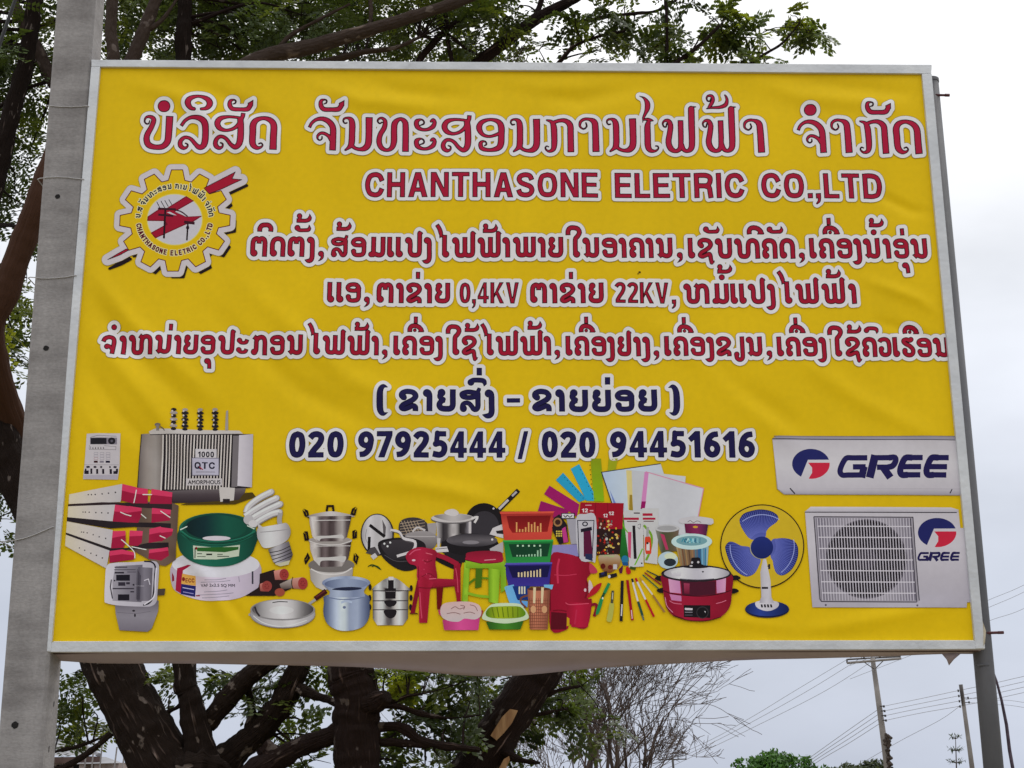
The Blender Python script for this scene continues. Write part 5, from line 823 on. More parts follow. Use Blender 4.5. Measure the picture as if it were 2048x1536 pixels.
it = [('p', ('v', '4f8026', '256a2c', '1a5028'), [(405, 222), (540, 208), (545, 742), (410, 702)]), ('p', 'a9a7a8', [(438, 208), (642, 214), (652, 782), (500, 792), (500, 700), (470, 480)]), ('k', '6a9a2a', 12, [(415, 240), (450, 380), (520, 470)]), ('r', '96203a', 445, 284, 602, 308), ('r', '5a3a40', 480, 318, 585, 328), ('r', '3a2a30', 550, 232, 612, 244), ('l', '231e22', 30, [(550, 365), (566, 705)]), ('p', 'a84a6a', [(490, 430), (526, 430), (520, 702), (494, 682)]), ('k', '6a9a2a', 14, [(640, 600), (600, 690), (560, 770)]), ('e', '231e22', 632, 750, 8, 8), ('k', '55505a', 5, [(590, 360), (620, 350), (610, 400), (590, 380)]),
      ('p', 'a8a6a7', [(636, 188), (804, 188), (792, 762), (662, 742), (655, 500)]), ('r', '96203a', 640, 240, 742, 266), ('r', '96203a', 642, 284, 772, 306), ('r', '5a3a40', 650, 316, 755, 326), ('k', '6a8a2a', 24, [(652, 360), (732, 470), (718, 620), (676, 722)]), ('p', '8d8a8c', [(680, 380), (706, 380), (702, 492), (676, 492)]), ('c', 'b0432e', [(664, 495), (690, 480), (722, 492), (730, 640), (700, 655), (670, 640)]), ('p', 'b5b0b0', [(680, 540), (712, 540), (712, 620), (680, 620)]), ('e', '2a2426', 690, 545, 12, 12),
      ('p', ('h', '7a7a70', '4a4a38', '56503a', '6a5a50'), [(770, 400), (1012, 400), (992, 625), (830, 645)]), ('p', '9a3a5a', [(820, 448), (862, 460), (906, 612), (878, 614)]), ('e', 'a3a1a3', 890, 392, 127, 40), ('e', '8d8b8d', 890, 392, 100, 26), ('p', ('h', '5a1a3a', '7a2a54', '3a2040'), [(1068, 340), (1312, 350), (1292, 470), (1080, 440)]), ('e', 'b08a30', 1180, 380, 26, 12), ('c', 'a8a4a8', [(1012, 300), (1100, 278), (1180, 270), (1340, 292), (1364, 320), (1345, 352), (1180, 345), (1030, 342)]), ('k', '6a5a60', 6, [(1100, 330), (1130, 315), (1160, 335), (1200, 318), (1240, 335)]), ('l', 'a5a1a5', 12, [(1305, 350), (1345, 352)]),
      ('e', '9aa8b0', 900, 720, 102, 88), ('e', 'b0b4a0', 925, 680, 62, 36), ('e', '2a3038', 920, 742, 62, 40), ('p', ('h', '9a8a6a', '6a5a4a', '7a6048', '2a5a7a', '8aa0a8'), [(982, 580), (1315, 580), (1300, 785), (1030, 785)])]
it += [('l', c, 14, [(1010+i*34, 600), (1040+i*30, 775)]) for i, c in enumerate(('8a6a4a', '6a4a36', '8a7050', '5a4436', '86684a', '4a6a7a', '2a5a80', '6a94a8', '38708a'))]
it += [('e', 'a3b4b4', 1142, 530, 208, 82), ('e', '6a8a90', 1142, 522, 158, 50)] + [('k', c, 9, [(1040+26*i, 535), (1060+24*i, 500), (1085+20*i, 545)]) for i, c in enumerate(('2f7a8a', '1a5a70', '9ac0c8', '3a8a98', '8ab0b8', '225f78', '7aa0a8', '2a6a80'))]
it += [('c', ('v', 'a59a88', '8a6a48', '6a3a20'), [(188, 690), (240, 652), (350, 650), (412, 690), (402, 780), (360, 815), (300, 850), (225, 810)]), ('e', '5a1a14', 235, 780, 26, 28), ('e', '64241c', 310, 790, 26, 24), ('r', 'a5a0a2', 340, 760, 380, 812), ('k', '8aa070', 8, [(240, 680), (280, 672), (320, 684), (350, 676)]), ('p', '231e24', [(195, 850), (275, 830), (280, 878), (198, 902)]), ('p', '2a2a58', [(215, 848), (250, 836), (252, 862), (220, 872)]), ('p', '231e24', [(290, 868), (375, 848), (382, 885), (312, 905)]), ('e', 'b0aab0', 300, 885, 14, 16), ('p', '4f1a3c', [(396, 812), (442, 768), (432, 850), (408, 856)]), ('e', '2a6a8a', 460, 712, 36, 42), ('p', '20507a', [(430, 740), (490, 740), (495, 775), (440, 770)]), ('c', 'a02024', [(470, 800), (490, 785), (520, 832), (510, 858), (478, 856)]), ('p', '3a4a14', [(515, 780), (572, 795), (568, 820), (510, 808)])]
pic('stationery_picture', 'printed pen packs and tubs of crayons', A6, S6, it, 3)
pens = [('p', '247a4c', [(165, 1240), (205, 1110), (240, 1120), (215, 1210), (190, 1270), (160, 1282)]), ('l', '1c4a30', 26, [(222, 1112), (262, 1030)]), ('l', '2a7a4c', 32, [(250, 1055), (300, 955)]), ('e', 'b0b8b0', 232, 1108, 9, 12)]
pens += [('c', '98964e', [(272, 1330), (290, 1240), (305, 1160), (345, 1160), (340, 1260), (320, 1345), (290, 1350)]), ('l', '4a4a3a', 26, [(326, 1160), (336, 1030)]), ('l', 'a5a298', 8, [(330, 1120), (336, 1050)]), ('l', '231e24', 31, [(433, 928), (420, 1345)]), ('l', 'a9a5a8', 14, [(430, 1170), (422, 1290)]), ('l', '8a1024', 28, [(484, 922), (536, 1335)]), ('l', 'b5a0a4', 10, [(525, 1230), (534, 1320)]), ('l', '2a2a30', 22, [(532, 908), (542, 945)]), ('l', 'b0acaf', 18, [(540, 945), (592, 1140)]), ('l', '2a4a40', 24, [(595, 1145), (640, 1290)]), ('l', '55605a', 16, [(636, 1280), (652, 1335)]), ('l', '9a1a2a', 21, [(568, 902), (588, 945)]), ('l', 'b0acaf', 18, [(585, 940), (670, 1122)]), ('l', '9a1a2a', 22, [(672, 1125), (756, 1298)]), ('l', 'a08040', 17, [(610, 895), (640, 935)]), ('l', 'b0a8a0', 15, [(635, 930), (742, 1072)]), ('l', '8a6a40', 20, [(745, 1078), (866, 1252)]), ('l', '3a5a40', 13, [(640, 868), (802, 1010)]), ('l', '7a2030', 14, [(660, 846), (830, 972)]), ('l', '2a3a38', 12, [(680, 826), (815, 892)])]
pic('pen_picture', 'printed fan of pens and markers', A6, S6, pens, 4)
it = [('c', '19151a', P) for P in ([(762, 905), (805, 880), (870, 890), (870, 935), (800, 930)], [(782, 1025), (850, 1002), (880, 1040), (820, 1056)], [(1530, 890), (1598, 876), (1642, 905), (1600, 924), (1540, 925)], [(1530, 1020), (1590, 1012), (1624, 1040), (1560, 1064)])]
it += [('c', ('h', '74122c', '8e1c3a', '841832', '74122c'), [(838, 868), (842, 980), (880, 1190), (950, 1285), (1080, 1328), (1190, 1340), (1310, 1336), (1440, 1300), (1530, 1200), (1552, 1050), (1545, 860), (1300, 800), (1050, 800)]), ('p', '4a1a2c', [(1030, 935), (1210, 945), (1388, 935), (1386, 1072), (1210, 1085), (1045, 1082)]), ('p', ('h', 'b58aa4', 'a8789a'), [(903, 912), (1020, 930), (1032, 1062), (918, 1050)]), ('p', ('h', 'a8789a', 'b58aa4'), [(1392, 922), (1492, 900), (1486, 1046), (1398, 1060)]), ('p', 'a87094', [(915, 1068), (1035, 1085), (1038, 1142), (935, 1130)]), ('k', '3f0a18', 9, [(848, 1030), (950, 1065), (1200, 1090), (1400, 1072), (1545, 1030)]), ('k', 'b56a80', 7, [(915, 1135), (960, 1160), (1040, 1170)]), ('k', 'b56a80', 7, [(1390, 1165), (1450, 1150), (1495, 1132)]), ('e', '2a2228', 1188, 858, 358, 86), ('e', ('h', '8d8990', 'b8b5bb', 'a29ea6', 'b5b2b8', '8d8990'), 1192, 856, 335, 68), ('k', '5a5560', 7, [(1020, 912), (1200, 922), (1370, 912)]), ('e', '2a2630', 1255, 840, 10, 8),
       ('c', '1f1b20', [(1050, 792), (1128, 762), (1138, 702), (1180, 694), (1225, 700), (1242, 762), (1318, 792), (1190, 806)]), ('e', 'a5a1a5', 1145, 745, 12, 12), ('e', 'a5a1a5', 1208, 742, 12, 12), ('e', 'a5a1a5', 1135, 780, 16, 9), ('p', '1d171c', [(1060, 1180), (1332, 1182), (1332, 1312), (1062, 1302)]), ('e', '3a353a', 1252, 1256, 62, 62), ('e', '1a161a', 1252, 1256, 54, 54), ('p', 'a5a1a5', [(1268, 1240), (1286, 1245), (1282, 1262)]), ('p', 'b0aab0', [(1072, 1208), (1152, 1212), (1150, 1232), (1072, 1230)]), ('r', '77727a', 1072, 1248, 1150, 1258), ('r', '55505a', 1072, 1278, 1150, 1286), ('k', '4a0a1c', 8, [(950, 1288), (1080, 1330), (1190, 1342), (1310, 1338), (1440, 1302)])]
it += [('k', 'c08098', 6, [(870, 1100), (890, 1190), (950, 1255)]), ('k', '5a0c20', 7, [(880, 1195), (960, 1280), (1060, 1318)]), ('p', ('v', '8d3a54', '6a1a34'), [(1060, 955), (1120, 960), (1118, 1065), (1065, 1062)]), ('p', ('v', 'd0c8d0', 'a8a2aa'), [(930, 835), (1040, 815), (1030, 885), (940, 880)])]
pic('cooker_picture', 'printed red electric pan with a glass lid', A6, S6, it, 5)
A7, S7 = (1400, 980), 1317/240.0
tt = np.linspace(0, 2*math.pi, 72, endpoint=False); ring = np.column_stack([680+455*np.cos(tt), 620+455*np.sin(tt)])
bl = {0: [(435, 350), (450, 300), (500, 255), (640, 220), (760, 232), (830, 268), (855, 305), (840, 352), (760, 412), (725, 460), (705, 525), (560, 545), (470, 440)], 1: [(282, 660), (285, 610), (325, 570), (380, 580), (450, 615), (540, 630), (560, 700), (660, 760), (640, 840), (600, 910), (540, 945), (480, 942), (400, 890), (330, 800)], 2: [(780, 560), (850, 535), (920, 532), (1000, 548), (1050, 590), (1072, 660), (1060, 760), (1010, 860), (940, 922), (880, 936), (830, 905), (805, 840), (795, 780), (770, 720)]}
it = [('e', 'ae9628', 680, 620, 452, 452), ('l', '2a1810', 12, [(680+455*math.cos(a), 620+455*math.sin(a)) for a in np.linspace(1.62, 1.54+2*math.pi, 90)]), ('p', ('h', '807c84', 'b0acb2', '8a868c'), [(690, 760), (722, 760), (772, 1000), (782, 1205), (860, 1240), (600, 1240), (672, 1205), (660, 900)]), ('r', '2a2630', 745, 815, 768, 870), ('l', '2a2630', 10, [(735, 835), (760, 845)])]
for k in bl:
    c = {0: ('v', '20265c', '3a4280', '585e98'), 1: ('h', '232a62', '3f4786', '565c94'), 2: ('h', '565c94', '3f4786', '242b64')}[k]
    it += [('c', '171c48', [(x+(x-680)*0.012, y+(y-620)*0.012) for x, y in bl[k]]), ('c', c, bl[k]), ('rays', '6a70ac', 3.2, (680, 620), 110, 150, 440)]
for a0, a1, rr in ((-2.3, -0.95, 350), (2.0, 3.25, 352), (-0.28, 1.0, 352)): it += [('k', '8a90c4', 8, [(680+rr*math.cos(a), 622+rr*math.sin(a)) for a in np.linspace(a0+0.06, a1-0.06, 12)])]
it += [('e', '8f8a78', 670, 640, 126, 120), ('e', ('v', '24306c', '1c2658'), 677, 634, 123, 122), ('e', '161c3c', 735, 1312, 242, 92), ('e', ('h', '1c2854', '2c4080', '243468', '1a2450'), 735, 1302, 238, 84), ('c', ('h', 'b5b1b7', 'a5a1a8'), [(604, 1236), (680, 1215), (790, 1215), (862, 1240), (842, 1295), (740, 1330), (632, 1298)]), ('p', ('h', '908c94', 'b0acb2', '95919a'), [(668, 1180), (782, 1180), (810, 1240), (650, 1240)]), ('l', '2a2226', 22, [(676, 1076), (745, 1076)])] + [('p', '1f1b24', [(664+34*i, 1256), (684+34*i, 1256), (690+34*i, 1290), (670+34*i, 1290)]) for i in range(4)]
pic('fan_picture', 'printed blue bladed table fan', A7, S7, it, 2)
# air conditioners
def emblem(cx, cy, rx, ry, items_out, navy='25285c', red='a82840'):
    E = lambda a: (cx+rx*math.cos(a), cy-ry*math.sin(a))
    top = [E(a) for a in np.linspace(0.28, math.pi+1.02, 40)]; items_out += [('p', navy, top+[(cx-0.16*rx, cy-0.27*ry)]), ]
    rb = [E(a) for a in np.linspace(-0.02, -1.62, 24)]; items_out += [('p', red, [(cx-0.15*rx, cy-0.08*ry), (cx+0.99*rx, cy-0.08*ry)]+rb+[(cx-0.12*rx, cy+0.97*ry), (cx+0.06*rx, cy+0.6*ry), (cx+0.06*rx, cy+0.25*ry)])]
def gree(x0, y0, x1, y1, w, col='221d4c'):
    """four wide slanted letters in a box, sheared with the picture"""
    W_, H_ = x1-x0, y1-y0; M = lambda u, v: (x0+u*W_+(1-v)*0.00*W_, y0+v*H_)
    h = w/H_/2; o = []
    k = lambda P, ww=w: o.append(('k', col, ww, [M(*p) for p in P])); l = lambda P, ww=w: o.append(('l', col, ww, [M(*p) for p in P]))
    l([(0.265, h), (0.13, h)]); k([(0.132, h), (0.075, 0.14), (0.035, 0.45), (0.02, 0.72), (0.04, 0.88), (0.09, 1-h)]); l([(0.088, 1-h), (0.215, 1-h)]); l([(0.213, 1.0), (0.236, 0.5)], w*1.3); l([(0.25, 0.52), (0.135, 0.52)])
    l([(0.285, 1.0), (0.335, 0.0)], w*1.45); l([(0.33, h), (0.46, h)]); k([(0.458, h), (0.51, 0.12), (0.515, 0.3), (0.49, 0.48), (0.45, 0.54)], w*1.1); l([(0.452, 0.54), (0.35, 0.54)]); l([(0.405, 0.54), (0.47, 1.0)], w*1.35)
    for q in (0.0, 0.235):
        l([(0.76+q, h), (0.665+q, h)]); k([(0.667+q, h), (0.605+q, 0.14), (0.57+q, 0.45), (0.558+q, 0.72), (0.575+q, 0.88), (0.625+q, 1-h)], w*1.15); l([(0.623+q, 1-h), (0.738+q, 1-h)]); l([(0.575+q, 0.52), (0.745+q, 0.52)])
    return o
A8, S8 = (1250, 550), 2048/700.0
it = [('p', '8a868c', [(866, 965), (890, 1252), (930, 1284), (1968, 1290), (1968, 1240), (930, 1200)]), ('p', ('v', 'a39ea3', 'aeaaae', 'a39ea4'), [(862, 958), (1945, 962), (1972, 1252), (895, 1250)]), ('p', ('v', 'a5a0a6', '8f8a92'), [(893, 1250), (1972, 1254), (1968, 1284), (935, 1278)]), ('p', '86818a', [(862, 957), (895, 941), (1935, 944), (1945, 966), (862, 966)]), ('l', '3a3540', 4, [(862, 958), (1945, 967)]), ('l', '6a656e', 4, [(870, 944), (1940, 945)]), ('l', '1f1b28', 7, [(965, 1248), (994, 1281)]), ('l', '1f1b28', 6, [(1913, 1254), (1900, 1278)])]
emblem(1088, 1105, 110, 88, it); it += gree(1245, 1054, 1896, 1187, 32)
pic('aircon_picture', 'printed long white indoor air conditioner lettered GREE', A8, S8, it, 2)
A9, S9 = (1580, 990), 1755/400.0
it = [('p', ('v', 'a5a0a6', 'aba6ac', 'a09ba2', '98939c'), [(130, 148), (1478, 150), (1492, 290), (1532, 292), (1606, 940), (1552, 942), (1548, 988), (195, 986)]), ('p', ('v', 'b0abb0', '9a959c'), [(128, 148), (180, 104), (1410, 110), (1478, 130), (1476, 154), (128, 152)]), ('l', '2a2530', 8, [(130, 152), (1462, 155)]), ('p', '8a858d', [(207, 190), (1077, 194), (1134, 926), (1118, 940), (265, 936), (250, 915)]), ('p', ('h', '6a6570', '87828a', '8d8890', '6a6570'), [(225, 205), (1058, 205), (1108, 926), (275, 926)]), ('e', '4a454e', 668, 562, 358, 348), ('e', '231e26', 668, 560, 344, 336), ('e', '3a343e', 668, 560, 90, 90)]
it += [('l', 'a39ea6', 8.5, [(237+i*25.2, 205), (286+i*25.0, 926)]) for i in range(33)] + [('l', 'b0abb2', 9, [(232+0.069*(y-205), y), (1062+0.069*(y-205), y+2)]) for y in (275, 372, 470, 568, 664, 762, 860)]
it += [('l', '35303a', 8, [(207, 192), (1077, 196), (1134, 926)]), ('l', '35303a', 8, [(207, 192), (262, 915), (275, 936), (1112, 940)]), ('l', '35303a', 7, [(1055, 205), (1112, 936)]), ('e', '55505a', 312, 966, 9, 9), ('e', '55505a', 1115, 970, 9, 9)]
emblem(1290, 330, 168, 128, it); it += gree(1120, 500, 1490, 578, 19)
pic('aircon_picture', 'printed square white outdoor unit lettered GREE', A9, S9, it, 2)
decal('dirt_speck', shapes((0, 0), 1, [('e', '4a3808', 1279, 545, 2.6, 1.8), ('e', '5a4408', 1276, 548, 1.5, 1.2)]), HP, 'tiny dirt speck', 1)
# ================================================================ the two posts that carry the sign
M_conc = noisy('weathered_concrete', [(0.25, (0.195, 0.182, 0.18)), (0.5, (0.28, 0.266, 0.265)), (0.8, (0.365, 0.347, 0.345))], 3.2, 0.9, 8, 0.5, 45, (1, 1, 2.2), 0, 0.004)
def band_noise(m, scale, amt):
    """fine horizontal formwork streaks mixed over the base colour"""
    t = m.node_tree; b = t.nodes['Principled BSDF']; src = b.inputs['Base Color'].links[0].from_socket
    tc = t.nodes.new('ShaderNodeTexCoord'); mp = t.nodes.new('ShaderNodeMapping'); mp.inputs['Scale'].default_value = scale
    nz = t.nodes.new('ShaderNodeTexNoise'); nz.inputs['Scale'].default_value = 1.0; nz.inputs['Detail'].default_value = 4
    mr = t.nodes.new('ShaderNodeMapRange'); mr.inputs[1].default_value = 0.3; mr.inputs[2].default_value = 0.7; mr.inputs[3].default_value = 1-amt; mr.inputs[4].default_value = 1+amt
    mx = t.nodes.new('ShaderNodeVectorMath'); mx.operation = 'SCALE'
    t.links.new(tc.outputs['Object'], mp.inputs[0]); t.links.new(mp.outputs[0], nz.inputs['Vector']); t.links.new(nz.outputs[0], mr.inputs[0]); t.links.new(src, mx.inputs[0]); t.links.new(mr.outputs[0], mx.inputs['Scale']); t.links.new(mx.outputs[0], b.inputs['Base Color'])
band_noise(M_conc, (1.5, 1.5, 26), 0.08)
band_noise(M_conc, (60, 60, 60), 0.10)
band_noise(M_conc, (9, 9, 0.5), 0.10)
YP = -0.02
pole = empty('utility_pole', tuple(V(40, 1547, YP)*1.0)[:2]+(0.0,), 'square concrete pole with wire ties, left of the yellow billboard', 'pole')
def ext(p, q, z):
    p, q = V(*p, YP), V(*q, YP); return p+(q-p)*((z-p.z)/(q.z-p.z))
Lb, Lt, Rb, Rt = (ext((-9, 1536), (113, 0), 0), ext((-9, 1536), (113, 0), 8.2), ext((83, 1536), (190, 0), 0), ext((83, 1536), (190, 0), 8.2))
dp0, dp1 = 0.22, 0.175; b = MB(); rows = 24; ch = 0.014; ring = []
for j in range(rows+1):
    k = j/rows; l = Lb.lerp(Lt, k); r = Rb.lerp(Rt, k); d = dp0+(dp1-dp0)*k; y = YP
    ring.append([(l.x+ch, y, l.z), (r.x-ch, y, l.z), (r.x, y+ch, l.z), (r.x, y+d-ch, l.z), (r.x-ch, y+d, l.z), (l.x+ch, y+d, l.z), (l.x, y+d-ch, l.z), (l.x, y+ch, l.z)])
b.add([p for q in ring for p in q], [(j*8+i, j*8+(i+1) % 8, j*8+8+(i+1) % 8, j*8+8+i) for j in range(rows) for i in range(8)]+[tuple(range(8))[::-1], tuple(rows*8+i for i in range(8))])
shaft = b.build('shaft', M_conc, pole)
M_wire = material('pale_wire', (0.42, 0.41, 0.41), 0.5, 0.2)
M_dark = noisy('dark_hole', [(0.3, (0.008, 0.008, 0.008)), (0.7, (0.02, 0.018, 0.018))], 40, 0.9)
rngp = random.Random(3)
for (xa, ya), (xb, yb), sag in (((96, 211), (176, 213), 2), ((79, 357), (166, 357), -3), ((60, 554), (151, 553), 3), ((5, 1083), (106, 1056), 5)):
    P = []
    for i in range(13):
        t = i/12; P.append(V(xa+(xb-xa)*t, ya+(yb-ya)*t+sag*math.sin(math.pi*t*1.2)+rngp.uniform(-.5, .5), YP-0.004))
    e = P[-1]; P += [e+Vector((0.006, 0.008, 0)), e+Vector((0.008, 0.10, 0.01)), e+Vector((0.006, 0.185, 0.0)), e+Vector((-0.02, 0.225, 0))]
    s = P[0]; P = [s+Vector((0.0, 0.225, 0)), s+Vector((-0.012, 0.18, 0)), s+Vector((-0.012, 0.01, 0))]+P
    m = MB(); m.tube(P, 0.0027, 5); m.build('wire_tie', M_wire, pole, True)
for x, y, r in ((115, 393, 5.5), (92, 696, 6), (30, 1450, 7)):
    c = V(x, y, YP-0.0015); m = MB(); n = 14; rr = r*pxsize(0)
    m.add([c+Vector((0, -0.0005, 0))]+[c+Vector((rr*math.cos(2*math.pi*i/n)*rngp.uniform(.85, 1.1), 0, rr*math.sin(2*math.pi*i/n)*rngp.uniform(.85, 1.1))) for i in range(n)], [(0, 1+(i+1) % n, 1+i) for i in range(n)]); m.build('bolt_hole', M_dark, pole)
def pole_side_x(z): return Rb.x+(Rt.x-Rb.x)*(z/8.2)
for z, y, hz, hy in ((1.93, 0.125, 0.013, 0.006), (1.72, 0.095, 0.016, 0.005), (6.0, 0.09, 0.06, 0.006), (5.75, 0.05, 0.1, 0.004)):
    m = MB(); x = pole_side_x(z)+0.0012; m.add([(x, YP+y-hy, z-hz), (x, YP+y+hy, z-hz*0.8), (x, YP+y+hy, z+hz), (x, YP+y-hy, z+hz*0.9)], [(0, 1, 2, 3)]); m.build('dark_slot', M_dark, pole)
# steel post behind the right edge
M_steel = noisy('grey_steel', [(0.3, (0.09, 0.092, 0.1)), (0.6, (0.13, 0.13, 0.14)), (0.8, (0.18, 0.18, 0.185))], 4, 0.55, 6, 0.1, 60, (1, 1, 0.5), 0.3)
YS = 0.11; pb = V(1989, 1536, YS); pt = V(1859, 162, YS); ax = (pb.x+pt.x)/2; rs = 19.2*pxsize(YS)
post = empty('steel_post', (ax, YS, 0), 'round grey steel post behind the right edge of the yellow billboard', 'post')
m = MB(); m.tube([(pb.x, YS, 0), (pb.x*.6+pt.x*.4, YS, pt.z*0.4), (pt.x, YS, pt.z)], rs, 28); m.build('shaft', M_steel, post, True)
m = MB(); m.tube([(pt.x, YS, pt.z-0.012), (pt.x, YS, pt.z+0.006)], rs*1.06, 28); m.build('cap_ring', M_steel, post)
M_rod = noisy('maroon_rod', [(0.3, (0.05, 0.012, 0.018)), (0.7, (0.11, 0.03, 0.035))], 60, 0.6)
for (x0, y0), (x1, y1) in (((1868, 190), (1899, 190.5)), ((1970, 1266), (2007, 1265))):
    m = MB(); a = V(x0, y0, 0.07); c = V(x1, y1, 0.07); m.tube([a-Vector((0.12, 0, 0)), a, c-Vector((0.012, 0, 0)), c], [0.0068, 0.0068, 0.0068, 0.0062], 8); m.tube([a+(c-a)*0.7, c], 0.0082, 6); m.build('fixing_rod', M_rod, post)
m = MB(); m.box(V(1966, 1330, YS-rs)*1.0, (0.03, 0, 0), (0, 0.004, 0), (0, 0, 0.002)); m.build('weld_bead', M_steel, post)
M_cab = noisy('old_cable', [(0.3, (0.05, 0.035, 0.05)), (0.7, (0.12, 0.09, 0.12))], 25, 0.7)
m = MB(); m.tube([V(1972, 1318, 0.2), V(1984, 1338, 0.2), V(1993, 1362, 0.2), V(2003, 1400, 0.2), V(2013, 1450, 0.2), V(2019, 1500, 0.2), V(2027, 1545, 0.2), V(2034, 1640, 0.2), V(2030, 1760, 0.2), V(2022, 1900, 0.2), V(2018, 2090, 0.2)], [0.005, 0.0055, 0.006, 0.007, 0.0085, 0.009, 0.009, 0.009, 0.009, 0.009, 0.009], 8)
tag(m.build('cable', M_cab, None, True), 'loose purplish cable hanging beside the steel post', 'cable')
m = MB(); m.tube([V(-60, 260, 0.8), V(-25, 160, 0.8), V(5, 72, 0.8), V(30, 0, 0.8), V(60, -80, 0.8), V(110, -230, 0.8)], 0.011, 8)
tag(m.build('cable', material('black_cable', (0.012, 0.012, 0.014), 0.5), None, True), 'thick black cable across the top left leaves', 'cable')
# ================================================================ ground and trees
M_gr = noisy('dry_grass_soil', [(0.3, (0.20, 0.15, 0.115)), (0.5, (0.19, 0.17, 0.10)), (0.7, (0.30, 0.235, 0.185))], 0.35, 0.95, 8, 0.4, 6)
me = mesh('ground', [(-3000, -400, 0), (3000, -400, 0), (3000, 5000, 0), (-3000, 5000, 0)], [(0, 1, 2, 3)]); g = link('ground', me, None, M_gr); g['kind'] = 'structure'
def bark(name, dark, mid, lite, scale=9.0, lichen=0.0, squash=0.16):
    """long fissures that follow each limb: ridged noise in (girth, girth, length) coordinates stored on the tubes"""
    m = material(name, mid, 0.95, 0, 0.1); t = m.node_tree; b = t.nodes['Principled BSDF']; nn = t.nodes.new; lk = t.links.new
    at_ = nn('ShaderNodeAttribute'); at_.attribute_name = 'along'; mp = nn('ShaderNodeMapping'); mp.inputs['Scale'].default_value = (1, 1, squash); lk(at_.outputs['Vector'], mp.inputs[0])
    rg = nn('ShaderNodeTexNoise'); rg.noise_type = 'RIDGED_MULTIFRACTAL'; rg.inputs['Scale'].default_value = scale; rg.inputs['Detail'].default_value = 5; rg.inputs['Roughness'].default_value = 0.6; rg.inputs['Distortion'].default_value = 0.35; lk(mp.outputs[0], rg.inputs['Vector'])
    n2 = nn('ShaderNodeTexNoise'); n2.inputs['Scale'].default_value = scale*3.2; n2.inputs['Detail'].default_value = 6; lk(mp.outputs[0], n2.inputs['Vector'])
    ad = nn('ShaderNodeMath'); ad.operation = 'MULTIPLY_ADD'; lk(rg.outputs[0], ad.inputs[0]); ad.inputs[1].default_value = 0.55; mu = nn('ShaderNodeMath'); mu.operation = 'MULTIPLY'; lk(n2.outputs[0], mu.inputs[0]); mu.inputs[1].default_value = 0.45; lk(mu.outputs[0], ad.inputs[2])
    rp = nn('ShaderNodeValToRGB'); e = rp.color_ramp.elements; e.new(0.5)
    for el, (p, c) in zip(e, ((0.36, dark), (0.48, mid), (0.60, lite))): el.position = p; el.color = (*c, 1)
    lk(ad.outputs[0], rp.inputs[0]); col = rp.outputs[0]
    if lichen:
        nz = nn('ShaderNodeTexNoise'); nz.inputs['Scale'].default_value = 7; nz.inputs['Detail'].default_value = 3; lk(at_.outputs['Vector'], nz.inputs['Vector'])
        r2 = nn('ShaderNodeValToRGB'); r2.color_ramp.elements[0].position = 0.63; r2.color_ramp.elements[1].position = 0.67; r2.color_ramp.elements[0].color = (0, 0, 0, 1); r2.color_ramp.elements[1].color = (lichen, lichen, lichen, 1); lk(nz.outputs[0], r2.inputs[0])
        mx = nn('ShaderNodeMix'); mx.data_type = 'RGBA'; lk(r2.outputs[0], mx.inputs[0]); lk(col, mx.inputs[6]); mx.inputs[7].default_value = (0.2, 0.165, 0.15, 1); col = mx.outputs[2]
    lk(col, b.inputs['Base Color']); bp = nn('ShaderNodeBump'); bp.inputs['Strength'].default_value = 1.0; bp.inputs['Distance'].default_value = 0.06; lk(ad.outputs[0], bp.inputs['Height']); lk(bp.outputs[0], b.inputs['Normal'])
    return m
M_barkA = bark('fissured_bark', (0.018, 0.012, 0.010), (0.07, 0.05, 0.044), (0.28, 0.21, 0.185), 21, 0.75)
M_barkB = bark('brown_bark', (0.018, 0.011, 0.010), (0.06, 0.040, 0.035), (0.20, 0.14, 0.125), 22, 0.35)
M_barkR = bark('reddish_bark', (0.06, 0.03, 0.02), (0.13, 0.07, 0.05), (0.2, 0.12, 0.085), 6, 0.0, 0.1)
M_barkG = bark('grey_brown_bark', (0.05, 0.036, 0.03), (0.12, 0.09, 0.075), (0.22, 0.17, 0.145), 9, 0.5, 0.5)
M_scar = noisy('bare_wood', [(0.3, (0.26, 0.14, 0.07)), (0.7, (0.42, 0.26, 0.14))], 3, 0.8, 6, 0.3, 8, (10, 10, 1.5))
def leaf_mat(name, rough=0.5, trans=0.35):
    m = material(name, (0.05, 0.09, 0.03), rough, 0, 0.35); t = m.node_tree; b = t.nodes['Principled BSDF']
    vc = t.nodes.new('ShaderNodeVertexColor'); vc.layer_name = 'tone'; t.links.new(vc.outputs[0], b.inputs['Base Color'])
    tr = t.nodes.new('ShaderNodeBsdfTranslucent'); sc = t.nodes.new('ShaderNodeVectorMath'); sc.operation = 'MULTIPLY'; sc.inputs[1].default_value = (2.1, 2.0, 0.7); t.links.new(vc.outputs[0], sc.inputs[0]); t.links.new(sc.outputs[0], tr.inputs['Color'])
    mx = t.nodes.new('ShaderNodeMixShader'); mx.inputs[0].default_value = trans; o = t.nodes['Material Output']; t.links.new(b.outputs[0], mx.inputs[1]); t.links.new(tr.outputs[0], mx.inputs[2]); t.links.new(mx.outputs[0], o.inputs[0]); return m
M_leaf = leaf_mat('rain_tree_leaf')
RNG = np.random.default_rng(11); rnd = random.Random(11)
